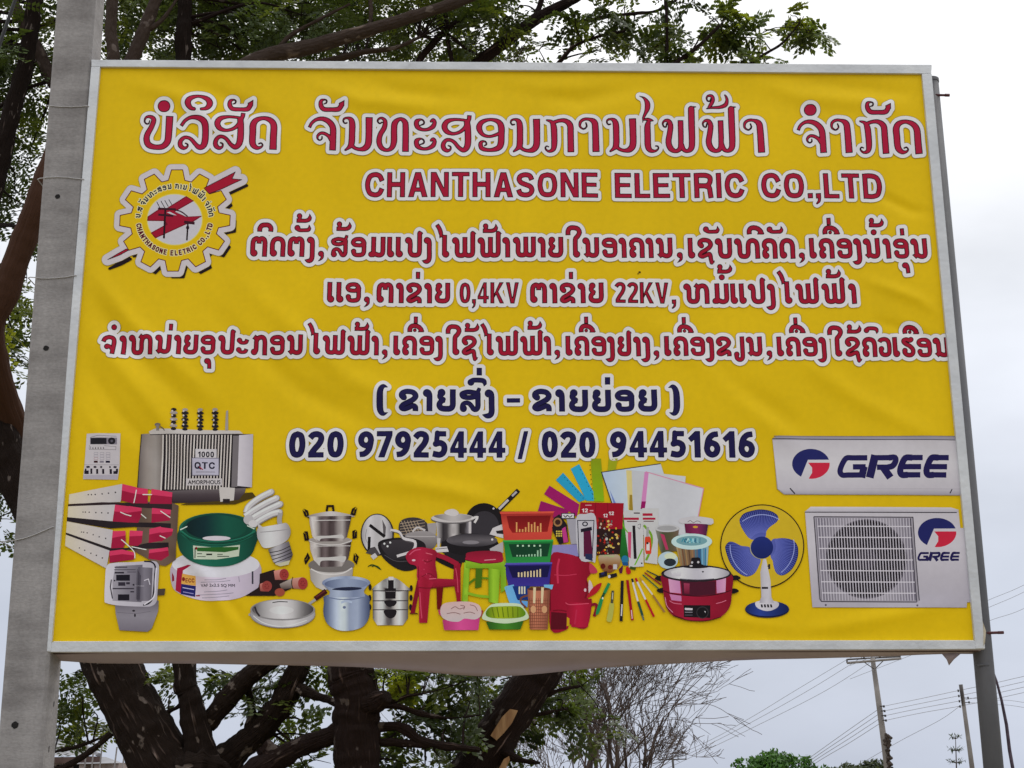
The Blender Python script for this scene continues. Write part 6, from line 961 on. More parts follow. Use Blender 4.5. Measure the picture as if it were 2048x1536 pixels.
class Tree:
    """trunk and limbs (tubes with lumpy bark) plus a crown of leaflet sprays"""
    def __init__(s, root): s.root = root; s.pts = []; s.Lv = []; s.Lc = []; s.twigs = MB(); s.n = 0
    def limb(s, mb, pts, n=14, rough=0.025, lump=0.05):
        """pts: (photo x, photo y, depth Y, radius in photo px)"""
        Q = smooth_pts([(p[0], p[1], p[2], p[3]) for p in pts], False, 6)
        P = [V(q[0], q[1], q[2]) for q in Q]; R = [max(0.004, q[3]*pxsize(q[2])*(1+lump*rnd.uniform(-1, 1))) for q in Q]
        mb.tube(P, R, n, True, s.n, rough); s.n += 1
        s.pts += [(p, r) for p, r in zip(P, R)]
    def leaf(s, p, d, up, L, tone, npin, nl, lw):
        """one bipinnate leaf: paired pinnae carrying small leaflets"""
        d = d/np.linalg.norm(d); side = np.cross(d, up); side /= max(np.linalg.norm(side), 1e-6); nrm = np.cross(side, d)
        vs = []; cs = []
        for k in range(npin):
            t = (k+0.6)/npin; droop = np.array([0, 0, -0.25*L*t*t]); o = p+d*L*t+droop
            for sg in (-1, 1):
                pd = d*0.55+side*sg*0.85+nrm*RNG.uniform(-.25, .15); pd /= np.linalg.norm(pd); pl = L*RNG.uniform(0.42, 0.58)*(0.75+0.5*t)
                ps = np.cross(pd, nrm); ps /= max(np.linalg.norm(ps), 1e-6)
                j = (np.arange(nl)+0.7)/nl; w = lw*RNG.uniform(0.85, 1.15)*(0.8+0.5*j)
                base = o+np.outer(pl*j, pd)+np.outer(-0.18*pl*j*j, np.array([0, 0, 1.0]))
                for q in (-1, 1):
                    ld = ps*q*0.9+pd*0.45+RNG.normal(0, 0.16, (nl, 3)); ld /= np.linalg.norm(ld, axis=1, keepdims=True)
                    lw_ = np.cross(ld, nrm+RNG.normal(0, 0.3, (nl, 3))); lw_ /= np.maximum(np.linalg.norm(lw_, axis=1, keepdims=True), 1e-6)
                    Ln = (w*2.1)[:, None]; Wd = (w*0.58)[:, None]
                    a = base; b = base+ld*Ln*0.45+lw_*Wd; c = base+ld*Ln; e = base+ld*Ln*0.5-lw_*Wd
                    vs.append(np.stack([a, b, c, e], 1).reshape(-1, 3)); cs.append(np.repeat(tone[None]*RNG.uniform(0.75, 1.3, (nl, 1)), 4, 0))
        s.Lv += vs; s.Lc += cs
    def cluster(s, px, py, Y, rx, ry, rY, n, L=0.26, tone=(0.035, 0.065, 0.018), tw=True, size=1.0, npin=3, nl=5, yellow=0.15):
        """n leaves spread through a flattened cloud round a photo point"""
        c = V(px, py, Y); m = pxsize(Y)
        if s.pts and tw:
            k = min(range(len(s.pts)), key=lambda i: (s.pts[i][0]-c).length+(0.15 if s.pts[i][0].z > c.z else 0)); a, r = s.pts[k]
            mid = a.lerp(c, 0.5)+Vector((rnd.uniform(-.1, .1), rnd.uniform(-.1, .1), rnd.uniform(-.02, .15)))*(a-c).length
            r0 = min(r*0.45, 0.008+0.012*(a-c).length); Q = smooth_pts([tuple(a), tuple(mid), tuple(c)], False, 5); s.twigs.tube([Vector(q) for q in Q], list(np.linspace(r0, 0.004, len(Q))), 6)
        for i in range(n):
            v = RNG.normal(0, 0.5, 3); p = np.array(c)+np.array([v[0]*rx*m, v[1]*rY, v[2]*ry*m]); dr = p-np.array(c)+RNG.normal(0, 0.12, 3); dr[2] -= 0.05
            if np.linalg.norm(dr) < 1e-3: dr = np.array([1.0, 0, 0])
            t = np.array(tone)*RNG.uniform(0.6, 1.35)
            if RNG.random() < yellow: t = t*np.array([2.0, 1.75, 1.0])
            up = np.array([RNG.normal(0, .35), RNG.normal(0, .35), 1.0])
            s.leaf(p, dr, up, L*RNG.uniform(0.75, 1.25), t, npin, nl, 0.024*size)
            if tw and i % 3 == 0: s.twigs.tube([c, Vector((np.array(c)+p)/2+RNG.normal(0, .02, 3)), Vector(p)], [0.005, 0.0035, 0.002], 4)
    def finish(s, leafmat, twigmat):
        if s.Lv:
            X = np.vstack(s.Lv); n = len(X)//4; me = bpy.data.meshes.new('crown'); me.vertices.add(len(X)); me.vertices.foreach_set('co', X.astype(np.float32).ravel()); me.loops.add(4*n); me.loops.foreach_set('vertex_index', np.arange(4*n)); me.polygons.add(n); me.polygons.foreach_set('loop_start', np.arange(n)*4); me.polygons.foreach_set('loop_total', np.full(n, 4))
            me.update(); me['world'] = 1; at_ = me.color_attributes.new('tone', 'FLOAT_COLOR', 'POINT'); C = np.ones((len(X), 4), np.float32); C[:, :3] = np.vstack(s.Lc); at_.data.foreach_set('color', C.ravel()); link('crown', me, s.root, leafmat)
        if s.twigs.f: s.twigs.build('twigs', twigmat, s.root, True)['kind'] = 'stuff'
def lumpy(o, strength=0.05, size=0.25):
    """real bark relief"""
    t = bpy.data.textures.new('bark_relief', 'CLOUDS'); t.noise_scale = size; t.noise_depth = 3
    sb = o.modifiers.new('sub', 'SUBSURF'); sb.levels = sb.render_levels = 2; sb.subdivision_type = 'SIMPLE'
    d = o.modifiers.new('bark', 'DISPLACE'); d.texture = t; d.strength = strength; d.texture_coords = 'LOCAL'; d.mid_level = 0.5
# --- tree A: leaning fissured trunk with its upright stem
YA = 4.6
tA = Tree(empty('rain_tree', tuple(V(440, 1900, YA))[:2]+(0,), 'spreading tree with a thick leaning fissured trunk, behind the billboard next to the concrete pole', 'tree'))
m = MB()
tA.limb(m, [(470, 2030, YA, 78), (430, 1760, YA, 68), (385, 1600, YA, 64), (330, 1536, YA, 62), (272, 1430, YA, 56), (222, 1330, YA, 52), (150, 1180, YA, 46), (60, 1010, YA, 40), (5, 880, YA, 34), (-16, 760, YA, 30), (-30, 600, YA, 26), (-20, 420, YA, 22), (20, 240, YA, 20), (60, 80, YA, 17), (80, -150, YA, 14)], 22)
tA.limb(m, [(430, 1700, YA-.1, 60), (425, 1590, YA-.1, 48), (405, 1520, YA-.1, 34), (392, 1460, YA-.1, 27), (378, 1390, YA-.1, 23), (368, 1320, YA-.1, 22), (360, 900, YA, 20), (362, 400, YA, 19), (366, 120, YA, 18), (370, -10, YA, 16), (380, -260, YA, 12)], 16)
tA.limb(m, [(412, 1452, YA, 18), (432, 1425, YA, 20), (462, 1390, YA, 21), (495, 1355, YA, 20), (545, 1318, YA, 17), (640, 1240, YA, 14), (700, 1130, YA, 11)], 12)
tA.limb(m, [(430, 1545, YA+.1, 36), (468, 1505, YA+.1, 28), (512, 1468, YA+.1, 26), (545, 1432, YA+.1, 26), (572, 1390, YA+.1, 24), (590, 1350, YA+.1, 22), (620, 1290, YA+.1, 19), (700, 1160, YA, 14)], 14)
tA.limb(m, [(500, 1470, YA+.1, 16), (503, 1430, YA+.1, 10), (500, 1392, YA+.1, 7), (490, 1350, YA, 5)], 8)
tA.limb(m, [(585, 1372, YA+.1, 12), (625, 1388, YA, 10), (670, 1405, YA-.1, 7), (720, 1420, YA-.2, 5)], 8)
tA.limb(m, [(262, 1462, YA, 5), (205, 1475, YA, 4), (150, 1495, YA, 4), (108, 1504, YA, 3.5), (30, 1530, YA, 3)], 6)
tA.limb(m, [(222, 1468, YA-.1, 6), (185, 1500, YA-.1, 6), (140, 1528, YA-.1, 6), (100, 1542, YA-.1, 5)], 6)
tA.limb(m, [(338, 1575, YA-.12, 24), (362, 1548, YA-.2, 26), (395, 1532, YA-.24, 30), (428, 1540, YA-.18, 24), (452, 1562, YA-.1, 22)], 12, 0.12, 0.2)
tA.limb(m, [(300, 1440, YA, 7), (345, 1420, YA, 4), (380, 1395, YA, 4)], 6)
o = m.build('trunk', M_barkA, tA.root, True); lumpy(o, 0.045, 0.14)
m = MB()
tA.limb(m, [(150, 1180, YA+.5, 30), (60, 950, YA+.4, 30), (-20, 690, YA-.6, 30), (10, 585, YA-.8, 29), (45, 490, YA-.9, 27), (78, 395, YA-1, 25), (120, 280, YA-1, 22), (190, 140, YA-1, 19)], 14)
o = m.build('limb', M_barkR, tA.root, True, 'reddish bare limb left of the concrete pole'); lumpy(o, 0.03, 0.2)
m = MB()
tA.limb(m, [(190, 200, YA-.5, 20), (225, 125, YA-.5, 15), (222, 60, YA-.5, 13), (226, -30, YA-.5, 12), (240, -200, YA-.5, 9)], 10)
tA.limb(m, [(220, 220, YA-.3, 20), (262, 125, YA-.3, 16), (288, 60, YA-.3, 15), (312, 0, YA-.3, 14), (350, -120, YA-.3, 11), (380, -300, YA, 8)], 10)
tA.limb(m, [(110, 170, YA+.3, 15), (80, 110, YA+.3, 14), (50, 50, YA+.3, 13), (25, 0, YA+.3, 12), (-30, -120, YA+.3, 9)], 10)
tA.limb(m, [(290, 62, YA-.3, 7), (318, 45, YA-.3, 5), (345, 12, YA-.3, 4), (372, -40, YA-.3, 3)], 6)
o = m.build('limb', M_barkG, tA.root, True, 'pale grey brown limbs above the left end of the sign'); lumpy(o, 0.02, 0.2)
# --- tree B: upright trunk
YB = 4.2
tB = Tree(empty('rain_tree', tuple(V(715, 1900, YB))[:2]+(0,), 'tree with an upright dark trunk showing below the middle left of the billboard', 'tree'))
m = MB()
tB.limb(m, [(716, 2050, YB, 62), (716, 1800, YB, 50), (715, 1620, YB, 46), (714, 1530, YB, 44), (712, 1450, YB, 45), (715, 1400, YB, 47), (704, 1360, YB, 46), (698, 1325, YB, 42), (690, 1150, YB, 36), (660, 850, YB, 30), (600, 520, YB, 24), (500, 240, YB, 19), (448, 160, YB, 18)], 20)
tB.limb(m, [(735, 1408, YB-.1, 22), (758, 1402, YB-.15, 20), (772, 1392, YB-.2, 12)], 10)
tB.limb(m, [(690, 1462, YB, 22), (655, 1474, YB, 19), (615, 1488, YB, 19), (575, 1508, YB, 21), (545, 1525, YB, 26), (505, 1560, YB, 32), (455, 1640, YB+.2, 36)], 14)
tB.limb(m, [(560, 1518, YB, 24), (540, 1505, YB, 20), (526, 1490, YB, 17)], 10)
tB.limb(m, [(740, 1405, YB, 10), (785, 1402, YB, 6), (815, 1392, YB, 5), (845, 1388, YB, 3)], 6)
tB.limb(m, [(752, 1412, YB, 9), (800, 1414, YB, 6), (845, 1428, YB, 5), (900, 1436, YB, 4), (960, 1430, YB, 3)], 6)
tB.limb(m, [(740, 1456, YB, 9), (790, 1452, YB, 9), (815, 1462, YB, 10), (838, 1480, YB, 9), (880, 1490, YB, 8), (925, 1496, YB, 7), (960, 1500, YB, 5)], 8)
tB.limb(m, [(740, 1484, YB, 7), (800, 1486, YB, 7), (860, 1490, YB, 6)], 8)
o = m.build('trunk', M_barkB, tB.root, True); lumpy(o, 0.035, 0.14)
m = MB()
tB.limb(m, [(400, 190, YB, 18), (450, 152, YB, 17), (530, 114, YB, 17), (600, 98, YB, 17), (690, 74, YB, 16), (770, 50, YB, 14), (860, 22, YB, 13), (960, -14, YB, 12), (1080, -80, YB, 9), (1200, -180, YB, 7)], 12)
tB.limb(m, [(560, 150, YB+.4, 10), (660, 122, YB+.4, 9), (730, 104, YB+.4, 7), (790, 96, YB+.4, 5), (840, 74, YB+.4, 4)], 8)
tB.limb(m, [(545, 112, YB, 7), (580, 72, YB, 5), (640, 38, YB, 4), (700, 8, YB, 3)], 6)
tB.limb(m, [(738, 60, YB, 6), (742, 20, YB, 5), (736, -40, YB, 4)], 6)
o = m.build('limb', M_barkG, tB.root, True, 'long pale limb rising right along the top of the sign'); lumpy(o, 0.02, 0.15)
# --- tree C: trunk leaning right, with the fresh scar
YC = 5.2
tC = Tree(empty('rain_tree', tuple(V(800, 1900, YC))[:2]+(0,), 'tree leaning right with a fresh orange scar on its dark trunk', 'tree'))
m = MB()
tC.limb(m, [(770, 1960, YC, 66), (830, 1750, YC, 56), (900, 1610, YC, 50), (952, 1534, YC, 46), (1010, 1445, YC, 43), (1076, 1348, YC, 40), (1130, 1260, YC, 36), (1200, 1080, YC, 28), (1220, 800, YC, 22), (1120, 480, YC, 19), (1000, 240, YC, 17), (965, 160, YC, 16)], 20)
tC.limb(m, [(985, 1528, YC-.1, 16), (1005, 1508, YC-.15, 9), (1022, 1512, YC-.2, 7), (1045, 1522, YC-.2, 5), (1080, 1526, YC-.2, 3)], 8)
tC.limb(m, [(1040, 1402, YC, 7), (1080, 1395, YC, 5), (1120, 1380, YC, 4), (1160, 1372, YC, 3)], 6)
tC.limb(m, [(1045, 1432, YC, 6), (1080, 1428, YC, 4), (1130, 1418, YC, 3)], 6)
tC.limb(m, [(920, 1490, YC, 5), (880, 1470, YC, 4), (850, 1440, YC, 4), (828, 1395, YC, 3), (800, 1345, YC, 3)], 6)
o = m.build('trunk', M_barkB, tC.root, True); lumpy(o, 0.035, 0.14)
m = MB()
tC.limb(m, [(900, 200, YC, 15), (955, 128, YC, 14), (990, 100, YC, 13), (1040, 62, YC, 13), (1075, 36, YC, 13), (1110, 18, YC, 12), (1150, -4, YC, 11), (1230, -60, YC, 9), (1330, -160, YC, 6)], 12)
tC.limb(m, [(1068, 40, YC, 8), (1080, 10, YC, 6), (1090, -30, YC, 5)], 8)
tC.limb(m, [(1108, 22, YC, 7), (1128, 32, YC, 6), (1150, 44, YC, 5.5), (1182, 40, YC, 5), (1220, 32, YC, 4.5), (1270, 27, YC, 4), (1312, 22, YC, 3.5), (1350, 2, YC, 3), (1390, -40, YC, 2.5)], 8)
tC.limb(m, [(850, 170, YC-.3, 9), (838, 125, YC-.3, 8), (862, 92, YC-.3, 8), (888, 64, YC-.3, 7), (922, 40, YC-.3, 6), (960, 14, YC-.3, 5), (990, -30, YC-.3, 4)], 8)
tC.limb(m, [(905, 128, YC-.3, 5), (897, 90, YC-.3, 5), (893, 50, YC-.3, 5), (890, 10, YC-.3, 5), (892, -40, YC-.3, 4)], 8)
tC.limb(m, [(895, 66, YC-.3, 4), (925, 92, YC-.3, 3.5), (955, 110, YC-.3, 3)], 6)
tC.limb(m, [(1085, 160, YC-.2, 6), (1112, 132, YC-.2, 5), (1135, 105, YC-.2, 5), (1152, 90, YC-.2, 4), (1200, 72, YC-.2, 3.5), (1250, 62, YC-.2, 3)], 8)
tC.limb(m, [(1290, 160, YC-.4, 6), (1338, 134, YC-.4, 5), (1365, 116, YC-.4, 5), (1392, 96, YC-.4, 4.5), (1412, 78, YC-.4, 4), (1440, 50, YC-.4, 3.5)], 8)
tC.limb(m, [(1332, 140, YC-.3, 4), (1334, 80, YC-.3, 4), (1333, 30, YC-.3, 3.5), (1328, -30, YC-.3, 3)], 6)
tC.limb(m, [(1480, 140, YC-.3, 3.5), (1530, 108, YC-.3, 3.5), (1560, 90, YC-.3, 3), (1578, 72, YC-.3, 2.5), (1600, 45, YC-.3, 2)], 6)
tC.limb(m, [(1372, 118, YC-.4, 2.5), (1392, 88, YC-.4, 2), (1402, 66, YC-.4, 2)], 5)
o = m.build('limb', M_barkB, tC.root, True, 'dark limbs crossing the white sky above the sign'); lumpy(o, 0.012, 0.15)
m = MB()                                                             # dead twig tips over the frame
for P in ([(1020, 140), (1030, 112), (1042, 96), (1048, 90)], [(1042, 96), (1062, 98), (1078, 100)], [(1078, 100), (1086, 90), (1089, 82)], [(1095, 140), (1088, 118), (1078, 100)], [(1030, 128), (1052, 122), (1056, 110)], [(1028, 130), (1040, 108), (1050, 88)], [(1018, 128), (1014, 112)]): m.tube([V(x, y, YC-.4) for x, y in P], [0.006, 0.005, 0.004, 0.003][:len(P)], 5)
m.build('dead_twigs', M_barkG, tC.root, True)
m = MB(); q = [(981, 1471), (1004, 1434), (1020, 1418), (1036, 1421), (1024, 1446), (1008, 1466), (993, 1481)]; Yf = YC-44*pxsize(YC)-0.035
m.add([V(x, y, Yf) for x, y in q]+[V(x, y, Yf+0.09) for x, y in q], [tuple(range(7))[::-1]]+[(i, (i+1) % 7, 7+(i+1) % 7, 7+i) for i in range(7)]); m.build('bark_scar', M_scar, tC.root, False, 'fresh orange strip of bare wood on the trunk')
m = MB(); q = [(998, 1536), (1008, 1518), (1018, 1512), (1020, 1520), (1008, 1545)]; m.add([V(x, y, YC-0.24) for x, y in q]+[V(x, y, YC-0.18) for x, y in q], [tuple(range(5))[::-1]]+[(i, (i+1) % 5, 5+(i+1) % 5, 5+i) for i in range(5)]); m.build('bark_scar', M_scar, tC.root, False, 'small bare patch on the broken stub')
# --- crowns
G1, G2, G3 = (0.042, 0.064, 0.019), (0.07, 0.10, 0.027), (0.09, 0.118, 0.03)
def band(t, x0, x1, y0, y1, Y, n, per, rx, ry, tone, **k):
    for i in range(n): t.cluster(RNG.uniform(x0, x1), RNG.uniform(y0, y1), Y+RNG.uniform(0.15, 1.7), rx, ry, 0.3, per, tone=tone, **k)
band(tA, -140, 100, -60, 330, YA, 26, 8, 80, 50, G1)
band(tA, -460, -150, -120, 520, YA+.6, 16, 6, 100, 60, G1)
band(tA, -120, 60, 330, 720, YA+.4, 14, 7, 70, 55, G1)
band(tA, -60, 30, 560, 740, YA-.2, 5, 8, 50, 40, G3)
band(tA, -100, 10, 720, 1050, YA+.4, 8, 8, 60, 50, G1)
band(tA, 200, 640, -40, 135, YA+.3, 30, 8, 80, 45, G1, yellow=0.25)
band(tA, 380, 640, -30, 60, YA-.6, 9, 11, 70, 35, G1, yellow=0.05)
band(tA, -100, 700, -420, -60, YA, 24, 7, 110, 70, G2)
for x, y, n, tn in ((150, 1345, 12, G1), (120, 1370, 8, G1), (185, 1350, 8, G2), (122, 1445, 12, G1), (105, 1430, 8, G1), (145, 1468, 5, G3), (60, 1450, 8, G1), (195, 1445, 7, G3), (190, 1425, 5, G2), (165, 1395, 5, G2), (300, 1350, 8, G1), (330, 1365, 9, G2), (345, 1385, 5, G1), (450, 1345, 9, G1), (430, 1370, 5, G2), (530, 1400, 7, G1), (478, 1420, 6, G1), (515, 1378, 7, G1), (560, 1340, 8, G1), (590, 1420, 8, G2), (610, 1445, 8, G1), (625, 1470, 4, G2), (625, 1350, 8, G1), (630, 1520, 8, G1), (618, 1545, 6, G1), (640, 1335, 6, G2)): tA.cluster(x, y, YA+RNG.uniform(.1, .8), 32, 20, 0.15, max(2, int(n*(0.8 if y < 1382 and x > 400 else 0.5))), tone=tn, L=0.2)
band(tB, 640, 1000, -40, 120, YB+.5, 26, 8, 75, 42, G1, yellow=0.35)
band(tB, 560, 1100, -300, -60, YB, 14, 7, 110, 70, G2)
for x, y, n, tn in ((790, 1345, 8, G3), (770, 1350, 8, G2), (812, 1350, 6, G3), (800, 1330, 6, G2), (830, 1372, 9, G1), (850, 1410, 9, G1), (880, 1390, 12, G1), (910, 1370, 12, G1), (930, 1400, 10, G1), (860, 1440, 8, G1), (900, 1450, 8, G1), (930, 1440, 7, G1), (955, 1360, 9, G1), (800, 1430, 7, G1), (790, 1470, 7, G2), (780, 1510, 9, G2), (810, 1525, 10, G2), (850, 1530, 10, G3), (880, 1515, 6, G2), (770, 1535, 7, G1), (830, 1505, 6, G1), (915, 1330, 9, G1), (870, 1345, 8, G1)): tB.cluster(x, y, YB+RNG.uniform(.1, 1.0), 34, 18, 0.15, max(2, int(n*0.58)), tone=tn, L=0.19)
for x, y, rx, ry, n in ((1000, 20, 50, 30, 8), (1040, 10, 40, 20, 6), (1170, 70, 45, 34, 10), (1150, 30, 40, 22, 7), (1200, 20, 50, 24, 10), (1250, 12, 50, 22, 10), (1220, 60, 45, 30, 11), (1200, 100, 30, 18, 6), (1265, 70, 44, 34, 13), (1280, 110, 46, 20, 13), (1300, 40, 40, 26, 11), (1330, 20, 40, 20, 9), (1340, 70, 44, 34, 13), (1350, 112, 36, 20, 10), (1310, 128, 40, 12, 8), (1390, 10, 40, 12, 6)): tC.cluster(x, y, YC+RNG.uniform(-.4, .3), rx*0.8, ry*0.75, 0.2, max(3, int(n*0.55)), tone=G1, L=0.19, yellow=0.35)
for x, y, rx, ry, n in ((1420, 45, 34, 18, 9), (1450, 30, 30, 16, 8), (1470, 50, 36, 22, 12), (1490, 75, 32, 24, 10), (1455, 78, 26, 22, 6), (1520, 68, 22, 10, 5), (1500, 112, 34, 18, 10), (1530, 122, 34, 14, 8), (1480, 130, 24, 10, 6), (1400, 128, 22, 8, 5), (1570, 48, 20, 14, 6), (1600, 45, 26, 14, 9), (1620, 62, 24, 16, 7), (1645, 70, 18, 12, 5), (1585, 32, 18, 8, 4)): tC.cluster(x, y, YC+RNG.uniform(-.3, .2), rx*0.8, ry*0.75, 0.1, max(3, int(n*0.7)), tone=G2, L=0.15, yellow=0.35, npin=3)
band(tC, 980, 1450, -300, -40, YC, 16, 7, 110, 60, G2)
for x, y, n, tn in ((960, 1395, 10, G1), (1000, 1360, 8, G1), (985, 1345, 8, G1), (930, 1420, 7, G1), (1095, 1385, 9, G3), (1110, 1400, 8, G2), (1150, 1385, 9, G2), (1165, 1370, 8, G1), (1130, 1405, 8, G1), (1080, 1400, 6, G2), (1175, 1400, 6, G2), (1110, 1440, 5, G1), (1150, 1438, 4, G1), (1080, 1450, 4, G1), (1200, 1450, 3, G1), (1215, 1455, 3, G3), (1040, 1490, 6, G1), (1020, 1500, 5, G1), (905, 1480, 6, G1)): tC.cluster(x, y, YC+RNG.uniform(.1, .8), 34, 16, 0.15, max(2, int(n*0.6)), tone=tn, L=0.19)
for t in (tA, tB, tC): t.finish(M_leaf, M_barkB)
# ================================================================ farther away: bare thicket, bushes, house, poles and lines
M_bare = noisy('bare_twig', [(0.3, (0.05, 0.036, 0.032)), (0.7, (0.12, 0.09, 0.08))], 6, 0.95, 5)
M_bare2 = noisy('pale_twig', [(0.3, (0.10, 0.075, 0.065)), (0.7, (0.19, 0.15, 0.13))], 6, 0.95, 5)
def grow(mb, p, d, L, r, depth, rg, spread=0.55, up=0.12, kids=(2, 3)):
    """recursive leafless branch"""
    n = 5; P = [p]; dd = d.copy()
    for i in range(n): dd = (dd+Vector((rg.gauss(0, .13), rg.gauss(0, .13), rg.gauss(0, .1)+up*0.4))).normalized(); P.append(P[-1]+dd*(L/n))
    mb.tube(P, [max(0.0026, r*(1-0.45*i/n)) for i in range(n+1)], 5 if depth > 1 else 4, False)
    if depth <= 0: return
    for k in range(rg.randint(*kids)+1):
        i = rg.randint(2, n); t = rg.uniform(0.5, 1.0); a = Vector((rg.gauss(0, 1), rg.gauss(0, 1), rg.gauss(0, 0.6))); a = (a-dd*a.dot(dd)).normalized(); nd = (dd*1.0+a*spread*rg.uniform(.6, 1.6)).normalized()
        grow(mb, P[i], nd, L*rg.uniform(0.5, 0.82), r*(1-0.45*i/n)*rg.uniform(.5, .75), depth-1, rg, spread, up, kids)
YT = 9.0
def bare_tree(stems, seed, label, depth=4, r=0.02, mat=M_bare, Lk=0.42, up=0.12):
    x, y, Y = stems[0][:3]; g = V(x, 1547, Y); root = empty('bare_tree', (g.x, Y, 0), label, 'tree'); rg = random.Random(seed); mb = MB()
    for (x0, y0, Y0, x1, y1) in stems:
        a = V(x0, y0, Y0); c = V(x1, y1, Y0); a0 = Vector((a.x+(a.x-c.x)*0.3, a.y, 0)); mb.tube([a0, a0.lerp(a, 0.5), a], [r*1.5, r*1.3, r*1.15], 7); grow(mb, a, (c-a).normalized(), (c-a).length*Lk*1.6, r, depth, rg, 0.5, up)
    mb.build('branches', mat, root, True); return root
bare_tree([(1165, 1640, YT, 1150, 1300), (1195, 1640, YT, 1190, 1290), (1215, 1640, YT+.2, 1245, 1260), (1235, 1640, YT, 1275, 1290), (1180, 1640, YT+.3, 1165, 1320), (1205, 1640, YT+.4, 1215, 1350), (1225, 1640, YT-.2, 1262, 1380)], 3, 'tall leafless tree with many thin stems right of the leaning trunk', 4, 0.026, M_bare, 0.36)
bare_tree([(1255, 1640, YT+.6, 1330, 1300), (1262, 1640, YT+.5, 1375, 1410), (1250, 1640, YT+.8, 1300, 1330), (1270, 1640, YT+.6, 1345, 1440)], 8, 'leafless tree whose sparse curling twigs reach right into the grey sky', 4, 0.022, M_bare, 0.42, -0.02)
bare_tree([(1090, 1640, YT+1, 1085, 1490), (1110, 1640, YT+1.2, 1120, 1470), (1150, 1640, YT+1, 1150, 1460), (1060, 1640, YT+1.1, 1045, 1490), (1290, 1640, YT+1.2, 1330, 1520), (1200, 1640, YT+1.3, 1210, 1470), (1130, 1640, YT+.9, 1105, 1500), (1175, 1640, YT+1.4, 1190, 1490), (1240, 1640, YT+1, 1255, 1500)], 21, 'low pale thicket of bare twigs behind the leaning trunk', 4, 0.014, M_bare2, 0.5)
bare_tree([(905, 1640, YT+2, 900, 1400), (960, 1640, YT+2, 985, 1400), (930, 1640, YT+2.2, 935, 1380)], 33, 'bare grey sapling half hidden behind the green leaves', 4, 0.014, M_bare2, 0.5)
# green bushes on the horizon: many leaf faces through a lumpy volume
M_bleaf = leaf_mat('bush_leaf', 0.55, 0.25)
def bush(lobes, Y, n, size, tone, label, name='bush', cat='bush', seed=1):
    g = V(lobes[0][0], 1547, Y); root = empty(name, (g.x, Y, 0), label, cat); R = np.random.default_rng(seed); m = pxsize(Y); vs = []; cs = []; mb = MB(); base = Vector((g.x, Y, 0))
    big = lobes; lobes = list(lobes)+[(l[0]+l[2]*R.uniform(-1.05, 1.05), l[1]-l[3]*R.uniform(0.2, 0.95), l[2]*R.uniform(.16, .34), l[3]*R.uniform(.2, .42)) for l in big for _ in range(5)]
    w = np.array([l[2]*l[3] for l in lobes], float); w /= w.sum()
    for l, k in zip(lobes, (w*n).astype(int)):
        c = np.array(V(l[0], l[1], Y)); d = R.normal(0, 1, (k, 3)); d /= np.linalg.norm(d, axis=1, keepdims=True); rr = R.uniform(0.55, 1.0, (k, 1))**0.6*(1+0.12*np.sin(7*d[:, :1]+3*d[:, 2:]))
        p = c+d*rr*np.array([l[2]*m, l[2]*m*0.9, l[3]*m]); a = d+R.normal(0, .6, (k, 3)); a /= np.linalg.norm(a, axis=1, keepdims=True); u = np.cross(a, R.normal(0, 1, (k, 3))); u /= np.linalg.norm(u, axis=1, keepdims=True); v = np.cross(a, u); s = size*R.uniform(.6, 1.4, (k, 1))
        vs.append(np.stack([p-u*s, p+v*s*.45, p+u*s, p-v*s*.45], 1).reshape(-1, 3)); cs.append(np.repeat(np.array(tone)*R.uniform(.6, 1.5, (k, 1)), 4, 0))
        mb.tube([base, base.lerp(Vector(c), .5)+Vector((0.02, 0, 0.05)), Vector(c)], [0.05, 0.035, 0.015], 6)
    t = Tree(root); t.Lv = vs; t.Lc = cs; t.twigs = MB(); t.finish(M_bleaf, M_bare); mb.build('stem', M_barkB, root, True)
bush([(1545, 1540, 50, 34), (1505, 1548, 36, 28), (1590, 1545, 34, 30), (1530, 1524, 30, 18), (1570, 1522, 24, 16), (1545, 1600, 70, 60), (1625, 1560, 26, 26)], 26, 5200, 0.055, (0.045, 0.12, 0.02), 'round bright green bush on the horizon left of the tall pole')
bush([(1700, 1548, 40, 20), (1735, 1545, 30, 24), (1660, 1552, 26, 16), (1755, 1552, 18, 28)], 40, 1500, 0.07, (0.045, 0.06, 0.03), 'dull grey green thicket at the foot of the tall pole', seed=4)
bush([(1420, 1580, 40, 30), (1350, 1590, 60, 40), (1480, 1580, 40, 28)], 45, 1500, 0.09, (0.04, 0.07, 0.025), 'low dark hedge row below the bare twigs', seed=7)
# young tiered tree
Yc = 24; g0 = V(1905, 1547, Yc); tr = empty('young_tree', (g0.x, Yc, 0), 'slim young tree with tiered branches left of the steel post', 'tree'); mb = MB(); rg = random.Random(4); top_ = V(1911, 1473, Yc); base = Vector((g0.x, Yc, 0)); mb.tube([base, base.lerp(top_, .5), top_], [0.035, 0.022, 0.006], 6); vs = []; cs = []; R = np.random.default_rng(3)
for k in range(9):
    h = 0.12+0.86*k/8; c = base.lerp(top_, h); L = 0.46*(1.08-h)+0.05
    for j in range(6):
        a = 2*math.pi*(j/6+0.13*k); e = c+Vector((math.cos(a)*L, math.sin(a)*L, 0.10*L+0.04)); mb.tube([c, c.lerp(e, .6)+Vector((0, 0, -0.01)), e], [0.009, 0.006, 0.003], 4, False)
        for i in range(12):
            t = R.uniform(.35, 1.05); p = np.array(c.lerp(e, t)); u = R.normal(0, 1, 3)*[1, 1, .5]; u /= np.linalg.norm(u); v = np.cross(u, [0, 0, 1.0]); s = 0.05*R.uniform(.6, 1.3); vs.append(np.stack([p, p+u*s+v*s*.3, p+u*s*2, p+u*s-v*s*.3])); cs.append(np.tile(np.array([.035, .055, .03])*R.uniform(.7, 1.4), (4, 1)))
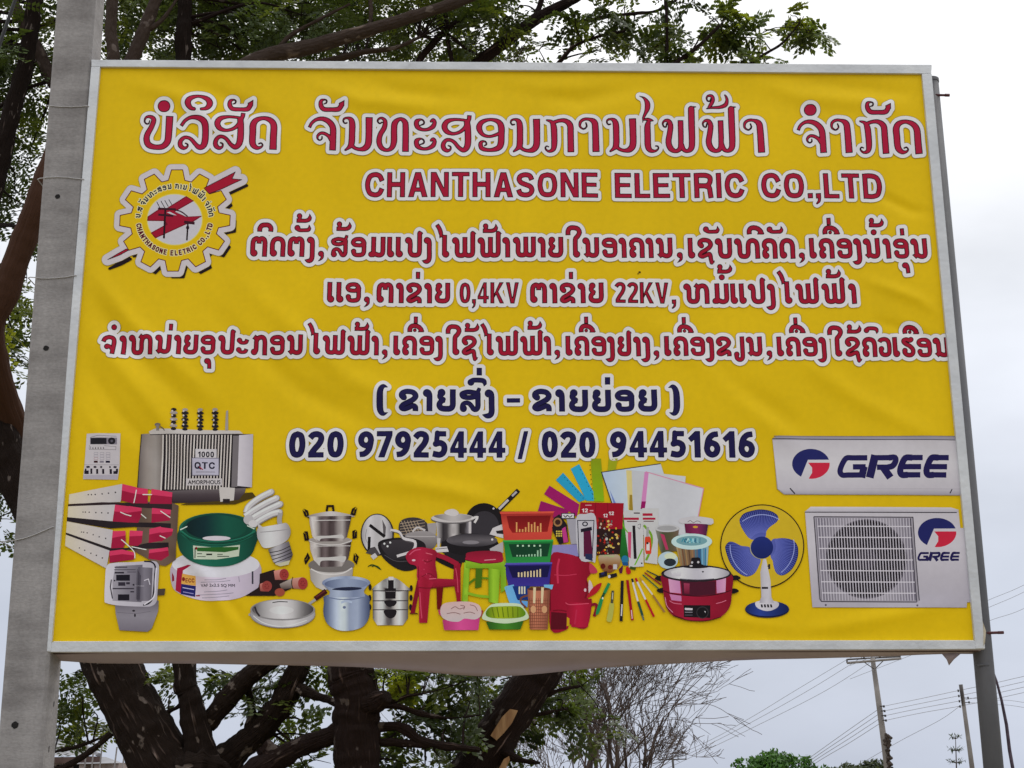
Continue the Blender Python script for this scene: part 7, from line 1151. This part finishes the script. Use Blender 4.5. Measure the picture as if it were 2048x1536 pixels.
t = Tree(tr); t.Lv = vs; t.Lc = cs; t.finish(M_bleaf, M_bare); mb.build('stem', M_bare, tr, True)
# house being built, far left
YH = 48; house = empty('house', tuple(V(110, 1547, YH))[:2]+(0,), 'unfinished house with a grey hipped roof between the concrete pole and the leaning trunk', 'house')
M_roof = noisy('grey_roof', [(0.3, (0.17, 0.17, 0.18)), (0.7, (0.26, 0.26, 0.28))], 2, 0.6, 5, 0.3, 10, (1, 1, 8)); M_wall = noisy('raw_plaster', [(0.3, (0.2, 0.16, 0.15)), (0.7, (0.3, 0.25, 0.23))], 1.5, 0.9); M_fas = noisy('brown_fascia', [(0.3, (0.06, 0.035, 0.03)), (0.7, (0.11, 0.07, 0.06))], 3, 0.8)
def hz(px, py, dy=0): return V(px, py, YH+dy)
m = MB(); A = [hz(-260, 1516), hz(198, 1510), hz(198, 1508, 7), hz(-260, 1513, 7)]; rA, rB = hz(-180, 1479, 3.5), hz(152, 1482, 3.5)
m.add(A+[rA, rB], [(0, 1, 5, 4), (1, 2, 5), (2, 3, 4, 5), (3, 0, 4), (0, 3, 2, 1)]); o = m.build('roof', M_roof, house); m = MB(); m.tube([rA, rB], 0.09, 6); m.tube([rB, A[1]], 0.08, 6); m.build('ridge_cap', M_roof, house)
m = MB(); a, c = hz(-262, 1519, -.05), hz(200, 1513, -.05); m.add([a, c, c-Vector((0, 0, .22)), a-Vector((0, 0, .22)), a+Vector((0, .06, 0)), c+Vector((0, .06, 0)), c+Vector((0, .06, -.22)), a+Vector((0, .06, -.22))], [(3, 2, 1, 0), (4, 5, 6, 7), (0, 1, 5, 4), (2, 3, 7, 6), (1, 2, 6, 5), (0, 4, 7, 3)]); m.build('fascia', M_fas, house)
m = MB(); B0 = [hz(150, 1528, -.6), hz(240, 1526, -.6), hz(240, 1524, 5), hz(150, 1525, 5)]; q0, q1 = hz(170, 1512, 2), hz(212, 1514, 2); m.add(B0+[q0, q1], [(0, 1, 5, 4), (1, 2, 5), (2, 3, 4, 5), (3, 0, 4), (0, 3, 2, 1)]); m.build('porch_roof', M_roof, house)
m = MB(); w0, w1 = hz(-240, 1526, .5), hz(190, 1524, .5); m.aabox((w0.x, YH+.5, 0), (w1.x, YH+6, w1.z)); m.build('wall', M_wall, house)
for px in (135, 165, 195, 232):
    m = MB(); p = hz(px, 1530, -.4); m.aabox((p.x-.09, YH-.5, 0), (p.x+.09, YH-.3, hz(px, 1527).z)); m.build('porch_post', M_wall, house)
for x0, x1 in ((60, 90), (112, 128), (146, 158)):
    m = MB(); a, c = hz(x0, 1545, .47), hz(x1, 1530, .47); m.aabox((a.x, YH+.47, .9), (c.x, YH+.55, c.z)); m.build('window', M_dark, house)
M_bar = noisy('scaffold_bar', [(0.3, (0.12, 0.11, 0.11)), (0.7, (0.22, 0.2, 0.19))], 3, 0.7)
for px, py in ((176, 1464), (190, 1472), (206, 1474), (234, 1494), (248, 1514)):
    p = hz(px, py, -2); m = MB(); m.tube([(p.x-rnd.uniform(0.05, .2), p.y, 0), (p.x, p.y, p.z)], 0.028, 6); tag(m.build('scaffold_bar', M_bar, None, True), 'upright grey scaffold bar in front of the unfinished house', 'scaffold bar', 'scaffold bars by the unfinished house')
# poles
M_pole = noisy('old_pole', [(0.3, (0.16, 0.145, 0.135)), (0.7, (0.27, 0.25, 0.235))], 2, 0.9, 6, 0.3, 20); M_pole2 = noisy('dark_pole', [(0.3, (0.06, 0.055, 0.055)), (0.7, (0.12, 0.11, 0.105))], 2, 0.9); M_ins = material('insulator', (0.03, 0.028, 0.03), 0.4)
def upole(Y, top, bot, r0, r1, label, mat): 
    a, c = V(*top, Y), V(*bot, Y); g = c+(c-a)*((c.z)/(a.z-c.z)); o = empty('power_pole', (g.x, Y, 0), label, 'pole'); m = MB(); m.tube([g-Vector((0, 0, .3)), g.lerp(a, .5), a], [r1*pxsize(Y)*1.1, (r0+r1)/2*pxsize(Y), r0*pxsize(Y)], 12); m.build('shaft', mat, o, True); return o
def stick(o, name, Y, P, r, mat, n=6): m = MB(); m.tube([V(x, y, Y) for x, y in P], r*pxsize(Y), n); m.build(name, mat, o, True)
Y1 = 34; p1 = upole(Y1, (1745, 1316), (1776, 1540), 4.6, 8, 'tall weathered power pole with a wooden crossarm under the right end of the sign', M_pole)
stick(p1, 'crossarm', Y1-.15, [(1694, 1326), (1802, 1317)], 2.6, M_pole); stick(p1, 'crossarm', Y1+.15, [(1694, 1319), (1800, 1313)], 1.8, M_pole2)
stick(p1, 'brace', Y1-.15, [(1728, 1324), (1748, 1338)], 0.9, M_pole2); stick(p1, 'brace', Y1-.15, [(1768, 1320), (1748, 1340)], 0.9, M_pole2)
for x, y in ((1694, 1324), (1728, 1316), (1760, 1314), (1800, 1316)): stick(p1, 'insulator', Y1-.1, [(x, y+2), (x, y-6)], 1.6, M_ins)
for i in range(4): stick(p1, 'insulator', Y1-.2, [(1760+1.6*i, 1412.5+9.4*i), (1769+1.4*i, 1412+9.4*i)], 1.2, M_ins); stick(p1, 'insulator', Y1-.2, [(1767.5+1.4*i, 1410.5+9.4*i), (1768+1.4*i, 1415+9.4*i)], 2.0, M_ins)
m = MB(); rg = random.Random(2)
for i in range(40): p = V(1772+i*0.18+rg.uniform(-1, 3), 1470+i*1.9, Y1-.1); m.tube([p, p+Vector((rg.uniform(-.08, .1), rg.uniform(-.1, .1), rg.uniform(-.12, .12)))], 0.045, 5)
m.build('vine', noisy('dry_vine', [(0.3, (0.03, 0.025, 0.02)), (0.7, (0.08, 0.06, 0.05))], 8, 0.9), p1)
Y2 = 46; p2 = upole(Y2, (1922, 1371), (1945, 1540), 3.6, 5.4, 'dark topped power pole seen just left of the steel post', M_pole)
stick(p2, 'dark_cap', Y2, [(1921.4, 1369), (1927.5, 1412)], 3.9, M_pole2, 10)
for i in range(4): stick(p2, 'insulator', Y2-.2, [(1916+1.2*i, 1379+10.5*i), (1917+1.2*i, 1384+10.5*i)], 1.6, M_ins)
for x, y in ((1936, 1396), (1938, 1405)): stick(p2, 'insulator', Y2-.2, [(x-8, y), (x, y)], 0.9, M_ins); stick(p2, 'insulator', Y2-.2, [(x, y-2.5), (x+0.4, y+2)], 1.6, M_ins)
Y3 = 60; p3 = upole(Y3, (1345, 1514), (1347, 1540), 2.2, 2.4, 'distant pole with a short pronged crossarm beyond the bare twigs', M_pole2)
stick(p3, 'crossarm', Y3, [(1317, 1520), (1373, 1518)], 1.3, M_pole2)
for x in (1318, 1334, 1356, 1372): stick(p3, 'insulator', Y3, [(x, 1520), (x, 1511)], 0.9, M_ins)
# lines
M_line = material('power_line', (0.22, 0.22, 0.24), 0.6); ln = [0]
def wire(P, Y0, Y1_, label, group, r=0.4):
    Q = smooth_pts(P, False, 6); m = MB(); n = len(Q); m.tube([V(q[0], q[1], Y0+(Y1_-Y0)*i/(n-1)) for i, q in enumerate(Q)], [r*pxsize(Y0+(Y1_-Y0)*i/(n-1)) for i in range(n)], 5, False); tag(m.build('power_line', M_line, None, True), label, 'power line', group)
for i, (a, b_) in enumerate(((1201, 1170), (1216, 1184), (1243, 1217))): wire([(1700, a+115), (1860, a+52), (1975, a), (2048, b_), (2200, b_-78), (2420, b_-185)], 30, 30, ['upper', 'middle', 'lower'][i]+' thin line rising right from the steel post above the lower rod', 'three lines right of the steel post')
for i, (x, y, yb) in enumerate(((1694, 1319, 1490), (1728, 1312, 1497), (1760, 1312, 1506))): wire([(x, y), (x-110, y+66+2*i), (1500, yb-54+i*3), (1400, yb), (1180, 1585+12*i)], Y1, 80, ['left', 'middle', 'right'][i]+' of the faint lines falling left from the wooden crossarm', 'crossarm lines falling left')
for i in range(4):
    wire([(1769+1.4*i, 1412+9.4*i), (1840, 1397.5+9.6*i), (1917+1.2*i, 1381+10.4*i)], Y1, Y2, ['topmost', 'second', 'third', 'lowest'][i]+' line strung between the weathered and the dark topped pole', 'lines between the two poles', 0.5)
    wire([(1917+1.2*i, 1381+10.4*i), (1985, 1367+10.6*i), (2048, 1352.5+10.8*i), (2300, 1296+11*i)], Y2, 50, ['topmost', 'second', 'third', 'lowest'][i]+' line running right from the dark topped pole behind the steel post', 'lines right of the dark topped pole', 0.5)
    wire([(1766+1.4*i, 1412+9.4*i), (1700, 1458+9.0*i), (1612, 1521+6*i), (1450, 1640+6*i)], Y1, 60, ['topmost', 'second', 'third', 'lowest'][i]+' line falling left from the weathered pole to the green bush', 'lines falling to the green bush', 0.5)
for i, (y0, y1) in enumerate(((1396, 1405), (1405, 1415))): wire([(1937, y0), (1990, y0+4), (2048, y1), (2250, y1+40)], Y2, 40, ['upper', 'lower'][i]+' line sloping down to the right from the dark topped pole', 'lines sloping down right')
wire([(1920, 1412), (1880, 1440), (1800, 1482), (1700, 1540)], Y2, 55, 'faint sagging line between the two poles below the others', 'faint lines', 0.4)
